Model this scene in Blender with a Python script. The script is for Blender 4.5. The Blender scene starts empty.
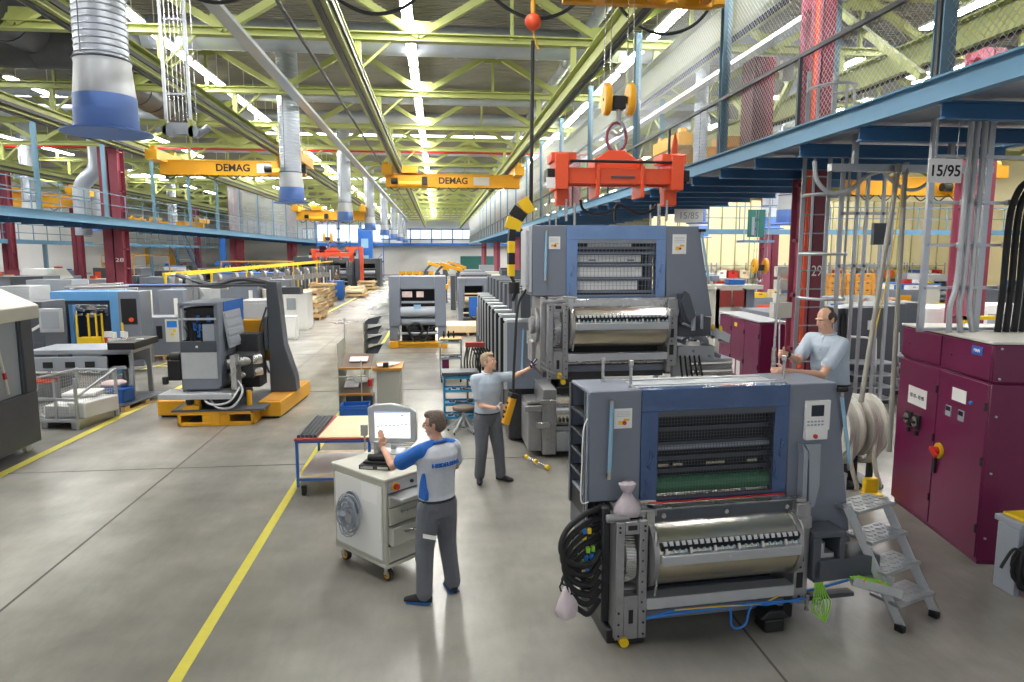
EXPO = 0.9
import bpy, bmesh, math, random
from mathutils import Vector, Matrix, Euler
random.seed(7)
PI = math.pi
col = bpy.context.scene.collection
R = math.radians
# ---------------------------------------------------------------- camera geometry (used to read positions off the photo)
F, H, CX, CY = 683.0, 3.25, 512.0, 341.0
TH = 0.12669691; PS = 0.10706612
_fw = Vector((math.sin(PS)*math.cos(TH), math.cos(PS)*math.cos(TH), -math.sin(TH)))
_rt = Vector((math.cos(PS), -math.sin(PS), 0))
_up = Vector((math.sin(PS)*math.sin(TH), math.cos(PS)*math.sin(TH), math.cos(TH)))
def ray(px, py): return _fw + _rt*((px-CX)/F) + _up*((CY-py)/F)
def G(px, py, z=0.0):
    d = ray(px, py); t = (z-H)/d.z; return Vector((d.x*t, d.y*t, z))
def D(px, py, Y):
    d = ray(px, py); t = Y/d.y; return Vector((d.x*t, Y, H+d.z*t))
# ---------------------------------------------------------------- mesh builder
SPL = dict(bearer_ring=1, festoon=1, yellow_stud=1, foot_pad=1, cross_beam=3, hanger=2, hinge=1, support=1, trolley_wheel=1, hanging_trolley=2, white_plate=1, yellow_rod=1, white_strip=1, wheel_pair=1, wooden_runner=1, leg=1, yellow_bracket=3, stile=1)
class MB:
    def __init__(s, T=None): s.v = []; s.f = []; s.m = []; s.a = []; s.T = T or Matrix()
    def add(s, vs, fs, mi=0):
        s.a.append((len(s.v), len(s.f))); o = len(s.v); s.v += [s.T @ Vector(v) for v in vs]
        s.f += [tuple(i+o for i in f) for f in fs]; s.m += [mi]*len(fs); return s
    def box(s, x0, x1, y0, y1, z0, z1, mi=0):
        if x0 > x1: x0, x1 = x1, x0
        if y0 > y1: y0, y1 = y1, y0
        if z0 > z1: z0, z1 = z1, z0
        v = [(x, y, z) for z in (z0, z1) for y in (y0, y1) for x in (x0, x1)]
        return s.add(v, [(0,2,3,1),(4,5,7,6),(0,1,5,4),(2,6,7,3),(0,4,6,2),(1,3,7,5)], mi)
    def bx(s, c, d, rot=(0,0,0), mi=0):
        M = Matrix.Translation(c) @ Euler(rot).to_matrix().to_4x4()
        a, b, e = d[0]/2, d[1]/2, d[2]/2
        v = [M @ Vector((x, y, z)) for z in (-e, e) for y in (-b, b) for x in (-a, a)]
        return s.add(v, [(0,2,3,1),(4,5,7,6),(0,1,5,4),(2,6,7,3),(0,4,6,2),(1,3,7,5)], mi)
    def bar(s, p, q, w, h, mi=0, upv=(0,0,1)):
        p = Vector(p); q = Vector(q); d = (q-p); L = d.length
        if L < 1e-6: return s
        d /= L; u = Vector(upv)
        if abs(d.dot(u)) > .98: u = Vector((0,1,0))
        r = d.cross(u).normalized(); u = r.cross(d)
        v = [b + r*(i*w/2) + u*(j*h/2) for b in (p, q) for j in (-1, 1) for i in (-1, 1)]
        return s.add(v, [(0,2,3,1),(4,5,7,6),(0,1,5,4),(2,6,7,3),(0,4,6,2),(1,3,7,5)], mi)
    def ibeam(s, p, q, w, h, t=.02, mi=0):
        p = Vector(p); q = Vector(q); z = Vector((0,0,1))
        s.bar(p+z*(h/2-t/2), q+z*(h/2-t/2), w, t, mi); s.bar(p-z*(h/2-t/2), q-z*(h/2-t/2), w, t, mi)
        return s.bar(p, q, t, h-2*t, mi)
    def cyl(s, p, q, r, r2=None, n=12, mi=0, caps=True):
        p = Vector(p); q = Vector(q); r2 = r if r2 is None else r2
        d = (q-p).normalized(); u = Vector((0,0,1)) if abs(d.z) < .9 else Vector((1,0,0))
        a = d.cross(u).normalized(); b = d.cross(a)
        v = []
        for c, rr in ((p, r), (q, r2)):
            v += [c + (a*math.cos(2*PI*i/n) + b*math.sin(2*PI*i/n))*rr for i in range(n)]
        f = [(i, i+n, (i+1)%n+n, (i+1)%n) for i in range(n)]
        if caps: f += [tuple(range(n)), tuple(range(2*n-1, n-1, -1))]
        return s.add(v, f, mi)
    def tube(s, pts, r, n=6, mi=0, closed=False, smooth=0):
        P = [Vector(p) for p in pts]
        if smooth:
            Q = []
            m = len(P)
            rng = range(m if closed else m-1)
            for i in rng:
                p0 = P[(i-1) % m] if closed else P[max(i-1, 0)]; p1 = P[i]; p2 = P[(i+1) % m]; p3 = P[(i+2) % m] if closed else P[min(i+2, m-1)]
                for k in range(smooth):
                    t = k/smooth
                    Q.append(.5*((2*p1)+(p2-p0)*t+(2*p0-5*p1+4*p2-p3)*t*t+(3*p1-p0-3*p2+p3)*t**3))
            if not closed: Q.append(P[-1])
            P = Q
        m = len(P); v = []; u = None
        for i in range(m):
            a = P[(i-1) % m] if closed or i else P[i]; b = P[(i+1) % m] if closed or i < m-1 else P[i]
            t = (b-a)
            t = t.normalized() if t.length > 1e-9 else Vector((0,0,1))
            if u is None:
                u = t.cross(Vector((0,0,1)) if abs(t.z) < .9 else Vector((1,0,0))).normalized()
            else:
                u = (u - t*u.dot(t)); u = u.normalized() if u.length > 1e-6 else t.orthogonal().normalized()
            w = t.cross(u); rr = r[i] if isinstance(r, (list, tuple)) else r
            v += [P[i] + (u*math.cos(2*PI*k/n)+w*math.sin(2*PI*k/n))*rr for k in range(n)]
        f = []
        for i in range(m if closed else m-1):
            j = (i+1) % m
            f += [(i*n+k, i*n+(k+1)%n, j*n+(k+1)%n, j*n+k) for k in range(n)]
        if not closed: f += [tuple(range(n-1, -1, -1)), tuple((m-1)*n+k for k in range(n))]
        return s.add(v, f, mi)
    def lathe(s, c, prof, n=16, mi=0, axis='z', sx=1, sy=1):
        c = Vector(c); v = []
        for r, h in prof:
            for k in range(n):
                a = 2*PI*k/n; x, y = math.cos(a)*r*sx, math.sin(a)*r*sy
                v.append(c + (Vector((x, y, h)) if axis == 'z' else Vector((h, x, y)) if axis == 'x' else Vector((x, h, -y))))
        m = len(prof)
        f = [(i*n+k, i*n+(k+1)%n, (i+1)*n+(k+1)%n, (i+1)*n+k) for i in range(m-1) for k in range(n)]
        f += [tuple(range(n-1, -1, -1)), tuple((m-1)*n+k for k in range(n))]
        return s.add(v, f, mi)
    def prism(s, poly, a, b, plane='xz', mi=0):
        n = len(poly)
        def P(u, w, t): return (u, t, w) if plane == 'xz' else (t, u, w) if plane == 'yz' else (u, w, t)
        v = [P(u, w, a) for u, w in poly] + [P(u, w, b) for u, w in poly]
        f = [tuple(range(n)), tuple(range(2*n-1, n-1, -1))] + [(i, i+n, (i+1)%n+n, (i+1)%n) for i in range(n)]
        return s.add(v, f, mi)
    def ell(s, c, r, n=12, m=8, mi=0, rot=(0,0,0)):
        M = Matrix.Translation(c) @ Euler(rot).to_matrix().to_4x4()
        v = [M @ Vector((0,0,-r[2]))]
        for i in range(1, m):
            ph = -PI/2 + PI*i/m
            v += [M @ Vector((r[0]*math.cos(ph)*math.cos(2*PI*k/n), r[1]*math.cos(ph)*math.sin(2*PI*k/n), r[2]*math.sin(ph))) for k in range(n)]
        v.append(M @ Vector((0,0,r[2]))); L = len(v)-1
        f = [(0, 1+(k+1)%n, 1+k) for k in range(n)]
        for i in range(m-2):
            f += [(1+i*n+k, 1+i*n+(k+1)%n, 1+(i+1)*n+(k+1)%n, 1+(i+1)*n+k) for k in range(n)]
        f += [(1+(m-2)*n+k, 1+(m-2)*n+(k+1)%n, L) for k in range(n)]
        return s.add(v, f, mi)
    def grid(s, x0, x1, z0, z1, y, nx, nz, w, mi=0, d=None, plane='xz'):
        """a lattice of thin bars in the plane at y"""
        d = d or w
        for i in range(nx+1):
            x = x0+(x1-x0)*i/nx
            s.box(*((x-w/2, x+w/2, y-d/2, y+d/2) if plane == 'xz' else (y-d/2, y+d/2, x-w/2, x+w/2)), z0, z1, mi)
        for j in range(nz+1):
            z = z0+(z1-z0)*j/nz
            s.box(*((x0, x1, y-d/2, y+d/2) if plane == 'xz' else (y-d/2, y+d/2, x0, x1)), z-w/2, z+w/2, mi)
        return s
    def build(s, name, mats, parent=None, loc=None, rz=0, bevel=0, smooth=35, label=None, cat=None, group=None, kind=None):
        k = SPL.get(name)
        if k and parent and len(s.a) > k and len(s.a)/k < 100:
            A = s.a+[(len(s.v), len(s.f))]
            for i in range(0, len(s.a), k):
                v0, f0 = A[i]; v1, f1 = A[min(i+k, len(s.a))]; c = MB(); c.v = s.v[v0:v1]; c.f = [tuple(j-v0 for j in f) for f in s.f[f0:f1]]; c.m = s.m[f0:f1]; c.a = [(0, 0)]
                o = c.build(name, mats, parent, loc, rz, bevel, smooth)
            return o
        me = bpy.data.meshes.new(name)
        me.from_pydata([tuple(v) for v in s.v], [], s.f)
        if not isinstance(mats, (list, tuple)): mats = [mats]
        for m in mats: me.materials.append(m)
        if len(mats) > 1: me.polygons.foreach_set('material_index', s.m)
        bm = bmesh.new(); bm.from_mesh(me); bmesh.ops.recalc_face_normals(bm, faces=bm.faces); bm.to_mesh(me); bm.free()
        if smooth:
            me.polygons.foreach_set('use_smooth', [True]*len(me.polygons)); me.set_sharp_from_angle(angle=R(smooth))
        me.update()
        o = bpy.data.objects.new(name, me); col.objects.link(o)
        if parent: o.parent = parent
        if loc is not None: o.location = loc
        o.rotation_euler.z = rz
        if bevel:
            b = o.modifiers.new('bevel', 'BEVEL'); b.width = bevel; b.segments = 1 if bevel < .01 else 2; b.limit_method = 'ANGLE'; b.angle_limit = R(40)
        return tag(o, label, cat, group, kind)
def crumple(o, a):
    for v in o.data.vertices: v.co += Vector((random.uniform(-a,a), random.uniform(-a,a), random.uniform(-a,a)*.6))
    return o
def tag(o, label=None, cat=None, group=None, kind=None):
    for k, v in (('label', label), ('category', cat), ('group', group), ('kind', kind)):
        if v: o[k] = v
    return o
def thing(name, label, cat, loc=(0,0,0), rz=0, group=None, s=1):
    o = bpy.data.objects.new(name, None); col.objects.link(o); o.empty_display_size = .1
    o.location = loc; o.rotation_euler.z = rz; o.scale = (s, s, s) if not isinstance(s, tuple) else s
    return tag(o, label, cat, group)
def dup(o, loc=None, rz=None, label=None, group=None, s=None, parent=None):
    c = o.copy(); col.objects.link(c)
    if parent: c.parent = parent
    for ch in [x for x in bpy.data.objects if x.parent == o]: dup(ch, parent=c)
    if loc is not None: c.location = loc
    if rz is not None: c.rotation_euler.z = rz
    if s is not None: c.scale = (s, s, s) if not isinstance(s, tuple) else s
    if label: c['label'] = label
    if group: c['group'] = group
    return c
# ---------------------------------------------------------------- materials
def mat(name, c, rough=.5, metal=0, var=.0, scale=4, bump=0, emit=0, alpha=1, trans=0, bscale=None, coat=0):
    m = bpy.data.materials.new(name); m.use_nodes = True
    nt = m.node_tree; b = nt.nodes['Principled BSDF']
    c4 = (c[0], c[1], c[2], 1)
    b.inputs['Base Color'].default_value = c4; b.inputs['Roughness'].default_value = rough; b.inputs['Metallic'].default_value = metal
    if coat: b.inputs['Coat Weight'].default_value = coat
    if trans: b.inputs['Transmission Weight'].default_value = trans
    if alpha < 1: b.inputs['Alpha'].default_value = alpha
    if emit:
        b.inputs['Emission Color'].default_value = c4; b.inputs['Emission Strength'].default_value = emit
    if var or bump:
        tc = nt.nodes.new('ShaderNodeTexCoord'); n = nt.nodes.new('ShaderNodeTexNoise'); n.inputs['Scale'].default_value = scale; n.inputs['Detail'].default_value = 5
        nt.links.new(tc.outputs['Object'], n.inputs['Vector'])
        if var:
            mx = nt.nodes.new('ShaderNodeMix'); mx.data_type = 'RGBA'
            mx.inputs[6].default_value = tuple(x*(1-var) for x in c)+(1,); mx.inputs[7].default_value = tuple(min(1, x*(1+var)) for x in c)+(1,)
            nt.links.new(n.outputs['Fac'], mx.inputs[0]); nt.links.new(mx.outputs[2], b.inputs['Base Color'])
            mr = nt.nodes.new('ShaderNodeMapRange'); mr.inputs[3].default_value = max(0, rough-.1); mr.inputs[4].default_value = min(1, rough+.1)
            nt.links.new(n.outputs['Fac'], mr.inputs[0]); nt.links.new(mr.outputs[0], b.inputs['Roughness'])
        if bump:
            n2 = n
            if bscale:
                n2 = nt.nodes.new('ShaderNodeTexNoise'); n2.inputs['Scale'].default_value = bscale; nt.links.new(tc.outputs['Object'], n2.inputs['Vector'])
            bp = nt.nodes.new('ShaderNodeBump'); bp.inputs['Strength'].default_value = bump; bp.inputs['Distance'].default_value = .02
            nt.links.new(n2.outputs['Fac'], bp.inputs['Height']); nt.links.new(bp.outputs['Normal'], b.inputs['Normal'])
    return m
def hx(h, k=1.0):
    r = [int(h[i:i+2], 16)/255 for i in (0, 2, 4)]
    return tuple(k*(x/12.92 if x <= .04045 else ((x+.055)/1.055)**2.4) for x in r)
M = {}
def dm(n, h, **k): M[n] = mat(n, hx(h), **k)
dm('steelgreen', '9fa662', rough=.5, var=.06); dm('deck', '8f8c84', rough=.8, var=.1)
dm('galv', 'b4b9be', rough=.38, metal=.75, var=.12, scale=9); dm('galvl', 'bcc0c4', rough=.45, metal=.4, var=.08, scale=9)
dm('duct', 'aab1bb', rough=.4, metal=.45, var=.1); dm('cartgrey', 'bdbdb0', rough=.5); dm('ductblue', '5f83cb', rough=.5, var=.08)
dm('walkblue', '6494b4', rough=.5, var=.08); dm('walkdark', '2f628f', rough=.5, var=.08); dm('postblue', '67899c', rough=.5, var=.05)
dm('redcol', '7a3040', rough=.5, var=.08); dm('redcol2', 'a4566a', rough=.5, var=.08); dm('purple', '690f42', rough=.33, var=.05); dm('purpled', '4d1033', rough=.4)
dm('craneyel', 'dfa21c', rough=.45, var=.06); dm('yellow', 'e8c21a', rough=.5, var=.06); dm('lineyel', 'cfc54a', rough=.6, var=.12, scale=12)
dm('orange', 'e2542c', rough=.45, var=.06); dm('white', 'e9e9e7', rough=.5); dm('offwhite', 'd2d0c6', rough=.5, var=.03); dm('cream', 'efe3b8', rough=.7, var=.03)
dm('wallwhite', 'dedede', rough=.8, var=.03); dm('black', '17181a', rough=.5); dm('rubber', '1c1d1f', rough=.7, var=.1)
dm('hgrey', '767d8a', rough=.42, var=.04, coat=.1); dm('hgreyd', '4a4f57', rough=.45, var=.06); dm('hgreyl', '9aa1ab', rough=.4, var=.04)
dm('castmetal', '9a9a9b', rough=.45, metal=.6, var=.2, scale=14); dm('castdark', '3c3d40', rough=.5, metal=.4, var=.3, scale=16)
dm('chrome', 'e6e4de', rough=.24, metal=1); dm('steel', 'b9b9b7', rough=.28, metal=.9, var=.08); dm('plate', 'cbc3ae', rough=.27, metal=.95)
dm('film', '35527f', rough=.18, var=.2, scale=3, coat=.8, bump=.35, bscale=9); dm('filmlit', '5f80b0', rough=.18, var=.2, scale=3, coat=.8, bump=.35, bscale=9); dm('filmlight', '7f9dc6', rough=.2, var=.15, scale=3, coat=.5); dm('pole', '98958c', rough=.5, var=.1); dm('green', '4a8560', rough=.35, var=.1)  # second, paler copy of the blue film carries its glossy reflection in the colour
dm('red', 'c22a22', rough=.4); dm('blue', '2464b8', rough=.45, var=.05); dm('lblue', '93bdd8', rough=.4); dm('cable', '2a7cd0', rough=.45); dm('tealblue', '2b87b4', rough=.45)
dm('wood', 'c9a778', rough=.6, var=.15, scale=8); dm('woodpale', 'e3cfa8', rough=.65, var=.1, scale=8); dm('woodedge', 'c98f3e', rough=.5, var=.1, scale=8); dm('brown', '6b5a4c', rough=.6, var=.1)
dm('paper', 'f2f2f0', rough=.6); dm('pinkpaper', 'e9cfcb', rough=.6); dm('redpaper', 'a03c35', rough=.6); dm('framblue', '5b93c6', rough=.45, var=.05); dm('navy', '20283c', rough=.35)
dm('poly', 'd9ccd2', rough=.25, alpha=.8, bump=.4, bscale=30, scale=20); dm('lime', '8fcf3c', rough=.5); dm('teal', '2f6f6a', rough=.6)
dm('skin', 'e0af94', rough=.5, var=.06, scale=20); dm('skin2', 'cf9e84', rough=.5, var=.06, scale=20); dm('shirt', 'b9c6d4', rough=.85, var=.1, scale=10, bump=.7, bscale=7); dm('polo', 'b9bec6', rough=.85, var=.08, scale=10, bump=.7, bscale=7)
dm('poloblue', '1f62b4', rough=.8, var=.06); dm('trouser', '666a71', rough=.9, var=.15, scale=8, bump=.9, bscale=7); dm('hair', '6a5d54', rough=.9, var=.3, scale=60, bump=.8); dm('hairfair', 'b09a80', rough=.9, var=.25, scale=60, bump=.8); dm('hairdk', '4b423c', rough=.9, var=.3, scale=60, bump=.8)
dm('glass', 'd7e4ea', rough=.05, alpha=.35); dm('screen', '1c2430', rough=.15); dm('eye', 'f0ece6', rough=.3); dm('iris', '3a3430', rough=.3); dm('lip', 'b8766a', rough=.5)
M['glow'] = mat('glow', (1, .98, .95), emit=56); M['sky'] = mat('sky', (.93, .97, 1), emit=3.2); M['lcd'] = mat('lcd', (.93, .97, 1), emit=.5); M['signgreen'] = mat('signgreen', hx('2f9a5a'), emit=.4)
M['winlit'] = mat('winlit', (.75, .82, .86), emit=.55)
def text(s, size, m, parent, loc, rot, depth=.002, align='CENTER', name='lettering', bold=0, shear=0, sx=1):
    cu = bpy.data.curves.new(name, 'FONT'); cu.body = s; cu.size = size; cu.align_x = align; cu.align_y = 'CENTER'; cu.extrude = depth/2; cu.offset = bold; cu.shear = shear
    t = bpy.data.objects.new('tmp', cu); col.objects.link(t)
    dg = bpy.context.evaluated_depsgraph_get(); dg.update()
    me = bpy.data.meshes.new_from_object(t.evaluated_get(dg)); bpy.data.objects.remove(t); me.name = name
    me.materials.clear(); me.materials.append(m)
    o = bpy.data.objects.new(name, me); col.objects.link(o); o.parent = parent; o.location = loc; o.rotation_euler = rot; o.scale = (sx, 1, 1)
    return o
FR = (PI/2, 0, 0)     # text that faces -Y
# ================================================================= world, camera
sc = bpy.context.scene
w = bpy.data.worlds.new('world'); sc.world = w; w.use_nodes = True
w.node_tree.nodes['Background'].inputs[0].default_value = (.93, .96, 1, 1); w.node_tree.nodes['Background'].inputs[1].default_value = 0.42
cam = bpy.data.objects.new('camera', bpy.data.cameras.new('camera')); col.objects.link(cam); sc.camera = cam
cam.data.sensor_width = 36; cam.data.lens = 36*F/1024; cam.data.clip_end = 400; cam.location = (0, 0, H)
cam.rotation_euler = (PI/2-TH, 0, -PS)
vs = sc.view_settings; vs.view_transform = 'Standard'; vs.look = 'None'; vs.gamma = 1; vs.use_curve_mapping = False; vs.exposure = EXPO
try:
    sc.cycles.max_bounces = 6; sc.cycles.diffuse_bounces = 3; sc.cycles.glossy_bounces = 3; sc.cycles.transparent_max_bounces = 8; sc.cycles.sample_clamp_indirect = 6; sc.cycles.caustics_reflective = False; sc.cycles.use_denoising = True
except Exception: pass
# ================================================================= floor
fm = bpy.data.materials.new('polished_concrete'); fm.use_nodes = True; nt = fm.node_tree; b = nt.nodes['Principled BSDF']
tc = nt.nodes.new('ShaderNodeTexCoord')
def noise(scale, det, st=(1,1,1), dist=0):
    mp = nt.nodes.new('ShaderNodeMapping'); mp.inputs['Scale'].default_value = st; nt.links.new(tc.outputs['Object'], mp.inputs[0])
    n = nt.nodes.new('ShaderNodeTexNoise'); n.inputs['Scale'].default_value = scale; n.inputs['Detail'].default_value = det; n.inputs['Distortion'].default_value = dist
    nt.links.new(mp.outputs[0], n.inputs['Vector']); return n
def ramp(n, pts):
    r = nt.nodes.new('ShaderNodeValToRGB'); nt.links.new(n.outputs['Fac'], r.inputs[0])
    while len(r.color_ramp.elements) < len(pts): r.color_ramp.elements.new(.5)
    for e, (p, c) in zip(r.color_ramp.elements, pts): e.position = p; e.color = c+(1,)
    r.color_ramp.interpolation = 'B_SPLINE'
    return r
def mixn(a, b_, f, t='MIX'):
    m = nt.nodes.new('ShaderNodeMix'); m.data_type = 'RGBA'; m.blend_type = t
    nt.links.new(a, m.inputs[6]); nt.links.new(b_, m.inputs[7])
    if isinstance(f, float): m.inputs[0].default_value = f
    else: nt.links.new(f, m.inputs[0])
    return m.outputs[2]
r1 = ramp(noise(.35, 5, (1.6, .7, 1), 0), [(0, hx('4f4c46')), (.5, hx('93918a')), (1, hx('cfcdc7'))])
r2 = ramp(noise(1.2, 5, (1, 1.3, 1), 0), [(0, (.35, .34, .32)), (1, (1.35, 1.35, 1.35))])
r3 = ramp(noise(7, 6, (2, .6, 1), 0), [(0, (.8, .8, .79)), (1, (1.15, 1.15, 1.15))])
cc = mixn(mixn(r1.outputs[0], r2.outputs[0], .8, 'MULTIPLY'), r3.outputs[0], .7, 'MULTIPLY')
r5 = ramp(noise(34, 4), [(0, (.8, .8, .8)), (1, (1.2, 1.2, 1.2))]); cc = mixn(cc, r5.outputs[0], .5, 'MULTIPLY')
nt.links.new(cc, b.inputs['Base Color'])
b.inputs['Roughness'].default_value = .27
b.inputs['Specular IOR Level'].default_value = .6
MB().box(-36, 36, -6, 112, -.2, 0).build('floor', fm, smooth=0, kind='structure')
dm('joint', '4e4a45', rough=.9)
jt = MB()
jt.box(-4.05, -4.025, -6, 112, 0, .003)
for y in (2.3, 10.6, 16.4, 22.6, 28.8, 35, 41, 47): jt.box(-15, 6, y, y+.02, 0, .003)
jt.box(2.6, 2.62, -6, 60, 0, .003)
jt.build('trim_5', M['joint'], smooth=0, kind='structure')
ln = MB()
ln.box(-2.1, -2.0, -4, 17, .0, .005); ln.box(-2.12, -2.0, 25, 110, 0, .005)
ln.build('trim_1', M['lineyel'], smooth=0, kind='structure')
MB().prism([(-6.72,4),(-6.57,4),(-6.27,17),(-5.7,110),(-5.85,110),(-6.42,17)], 0, .005, 'xy').build('trim_2', M['lineyel'], smooth=0, kind='structure')
q = MB()
for a_, b_ in (((130,373),(189,357)),((130,352),(187,352)),((168,366),(130,366)),((168,366),(189,380)),((130,352),(110,366))):
    A, B = G(*a_), G(*b_); q.bar(A+Vector((0,0,.002)), B+Vector((0,0,.002)), .1, .004)
q.build('trim_3', M['lineyel'], smooth=0, kind='structure')
# ================================================================= ceiling, walls
dk = MB(); dk.box(-36, 36, -6, 112, 10.25, 10.4)
for i in range(0, 590): 
    y = -6+i*.2
    if y < 60: dk.box(-36, 36, y, y+.07, 10.17, 10.25)
dk.build('ceiling', M['deck'], smooth=0, kind='structure')
wl = MB(); wl.box(-36.3, -36, -6, 112, 0, 10.4); wl.build('wall_left', M['wallwhite'], smooth=0, kind='structure')
wr = MB(); wr.box(36, 36.3, -6, 112, 0, 10.4); wr.build('wall_right', M['cream'], smooth=0, kind='structure')
MB().box(-36, 36, 112, 112.3, 0, 10.4).build('wall_back', M['wallwhite'], smooth=0, kind='structure')
pw = MB()
pw.box(13.2, 36, 42, 42.2, 0, 6.6, 0)
for i in range(26): pw.box(13.2+i*.92, 13.26+i*.92, 41.95, 42, 0, 6.6, 1)
dm('olive', 'a7a266', rough=.7)
pw.build('wall_side', [M['cream'], M['olive']], smooth=0, kind='structure')
# far end: raised office band with blue window frames over a white wall
ow = MB(); ow.box(-21, 15.5, 110.2, 111.9, 4.55, 4.95, 0)
ow.build('trim_4', M['blue'], smooth=0, kind='structure')
MB().box(-21, 15.5, 110.5, 111.9, 4.95, 5.6).build('wall_office', M['wallwhite'], smooth=0, kind='structure')
for i in range(11):
    x = -21+i*3.32
    fr = MB(); fr.box(x, x+.18, 110.3, 110.6, 4.95, 7.2); fr.box(x, x+3.32, 110.3, 110.6, 7.05, 7.25); fr.box(x, x+3.32, 110.3, 110.6, 5.5, 5.65); fr.box(x+1.6, x+1.7, 110.3, 110.6, 5.6, 7.1)
    fo = fr.build('window_%d' % (i+1), M['blue'], smooth=0, kind='structure')
    MB().box(x+.18, x+3.32, 110.45, 110.5, 5.65, 7.05).build('pane', M['winlit'], fo, smooth=0)
MB().box(-3, 3.4, 111.8, 112, 0, 2.9).build('door_1', M['teal'], smooth=0, kind='structure', loc=(6.6, 0, 0))
for i, (x0, x1) in enumerate(((-31.2, -29), (-27.5, -25.6), (-24.6, -22))):
    MB().box(-35.98, -35.9, 0, x1-x0, .2, 4).build('door_%d' % (i+2), M['craneyel'], loc=(0, 82+i*7.5, 0), smooth=0, kind='structure')
# skylight strips between the trusses
n = 20
for (x0, x1, y0, y1) in ((-6, 2.5, 14.9, 15.9), (9, 13, 13.4, 14.8), (-10, 10, 41.4, 42.4), (12, 20, 24.7, 26.3), (-30, -14, 32, 33.2), (-30, 10, 65, 66.5)):
    n += 1; MB().box(x0, x1, y0, y1, 10.1, 10.14).build('window_%d' % n, M['sky'], smooth=0, kind='structure')
# ================================================================= roof steel
def truss():
    t = thing('roof_truss', 'pale green steel roof truss spanning the hall', 'roof truss', (0, 17.7, 0), group='roof trusses across the hall')
    b1 = MB(); b1.ibeam((-36,0,8.5), (36,0,8.5), .26, .2, .03); b1.build('bottom_chord', M['steelgreen'], t, smooth=0)
    b2 = MB(); b2.ibeam((-36,0,9.95), (36,0,9.95), .24, .2, .03); b2.build('top_chord', M['steelgreen'], t, smooth=0)
    wb = MB(); x = -34.9; k = 0
    while x < 35:
        wb.bar((x,0,9.9), (x+2.3,0,8.55), .17, .17); wb.bar((x+4.6,0,9.9), (x+2.3,0,8.55), .17, .17)
        wb.bar((x,0,8.5), (x,0,9.9), .08, .1)
        wb.box(x-.3, x+.3, -.02, .02, 9.55, 9.9); wb.box(x+2.0, x+2.6, -.02, .02, 8.55, 8.9)
        x += 4.6
    wb.build('web', M['steelgreen'], t, smooth=0)
    return t
tr = truss()
for k in range(1, 16): dup(tr, (0, 17.7+6*k, 0))
dup(tr, (0, 11.7, 0))
def girder(X, zb, lab, h=.45, wd=.3, y0=-2, y1=108, dark=True):
    t = thing('crane_runway', lab, 'crane runway', (X, 0, 0), group=None)
    g_ = MB(); g_.ibeam((0,y0,zb+h/2), (0,y1,zb+h/2), wd, h, .035); g_.build('beam', M['steelgreen'], t, smooth=0)
    if dark: MB().box(-.05, .05, y0, y1, zb-.05, zb).box(wd/2+.0, wd/2+.05, y0, y1, zb+.1, zb+.2).build('conductor_rail', M['black'], t, smooth=0)
    hg = MB()
    for k in range(-1, 16):
        y = 17.7+6*k; hg.box(-.07, .07, y-.06, y+.06, zb+h, 8.4); hg.bar((0,y,zb+h), (.8,y,8.4), .06, .06)
    hg.build('hanger', M['steelgreen'], t, smooth=0)
    return t
girder(-1.87, 7.25, 'pale green crane beam running over the middle of the aisle')
girder(3.45, 7.25, 'pale green crane beam beside the right-hand light row')
girder(-6.45, 7.25, 'pale green crane beam between the large duct and the hoist cables')
girder(-12.0, 7.25, 'pale green crane beam at the left, above the yellow crane end')
girder(-20.5, 7.2, 'pale green crane beam beyond the left walkway')
girder(5.6, 7.3, 'broad pale green crane beam above the mesh fence', .75, .42)
girder(10.6, 7.3, 'pale green crane beam over the right bay', .6, .4)
for X, z, nm in ((-4.35, 8.1, 'galvanised cable tray running along the roof over the aisle'), (7.6, 8.0, 'galvanised cable tray along the roof over the right bay')):
    q = MB(); q.box(-.15, -.12, -2, 108, 0, .1); q.box(.12, .15, -2, 108, 0, .1); q.box(-.12, .12, -2, 108, 0, .015)
    q.build('cable_tray', M['galv'], loc=(X, 0, z), smooth=0, label=nm, cat='cable tray')
MB().cyl((0,-2,0), (0,70,0), .035, n=8).build('festoon_cable', M['black'], loc=(-2.55, 0, 7.35), label='straight black power cable beside the middle crane beam', cat='cable')
for k, (x, y) in enumerate(((-3.2, 11.2), (-.9, 11.6), (1.7, 11.7), (4.1, 12.4))):
    MB().tube([(-1.1,0,1.0),(-.8,0,.35),(-.2,0,.0),(.4,0,.1),(.8,0,.5),(1.0,0,1.1)], .03, smooth=6).build('looped_cable', M['black'], loc=(x, y, 7.0+.05*k), label='black cable hanging in a loop under the roof, %s of four' % ('first','second','third','fourth')[k], cat='cable', group='cable loops under the roof')
# braces between right hand columns
bz = MB()
for k in range(8):
    bz.bar((0,11.5+k*6,6.3), (0,14.5+k*6,8.5), .12, .12); bz.bar((0,17.5+k*6,6.3), (0,14.5+k*6,8.5), .12, .12)
bz.build('roof_bracing', M['steelgreen'], loc=(8.4,0,0), smooth=0, label='pale green zigzag bracing under the roof of the right bay', cat='bracing')
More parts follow.
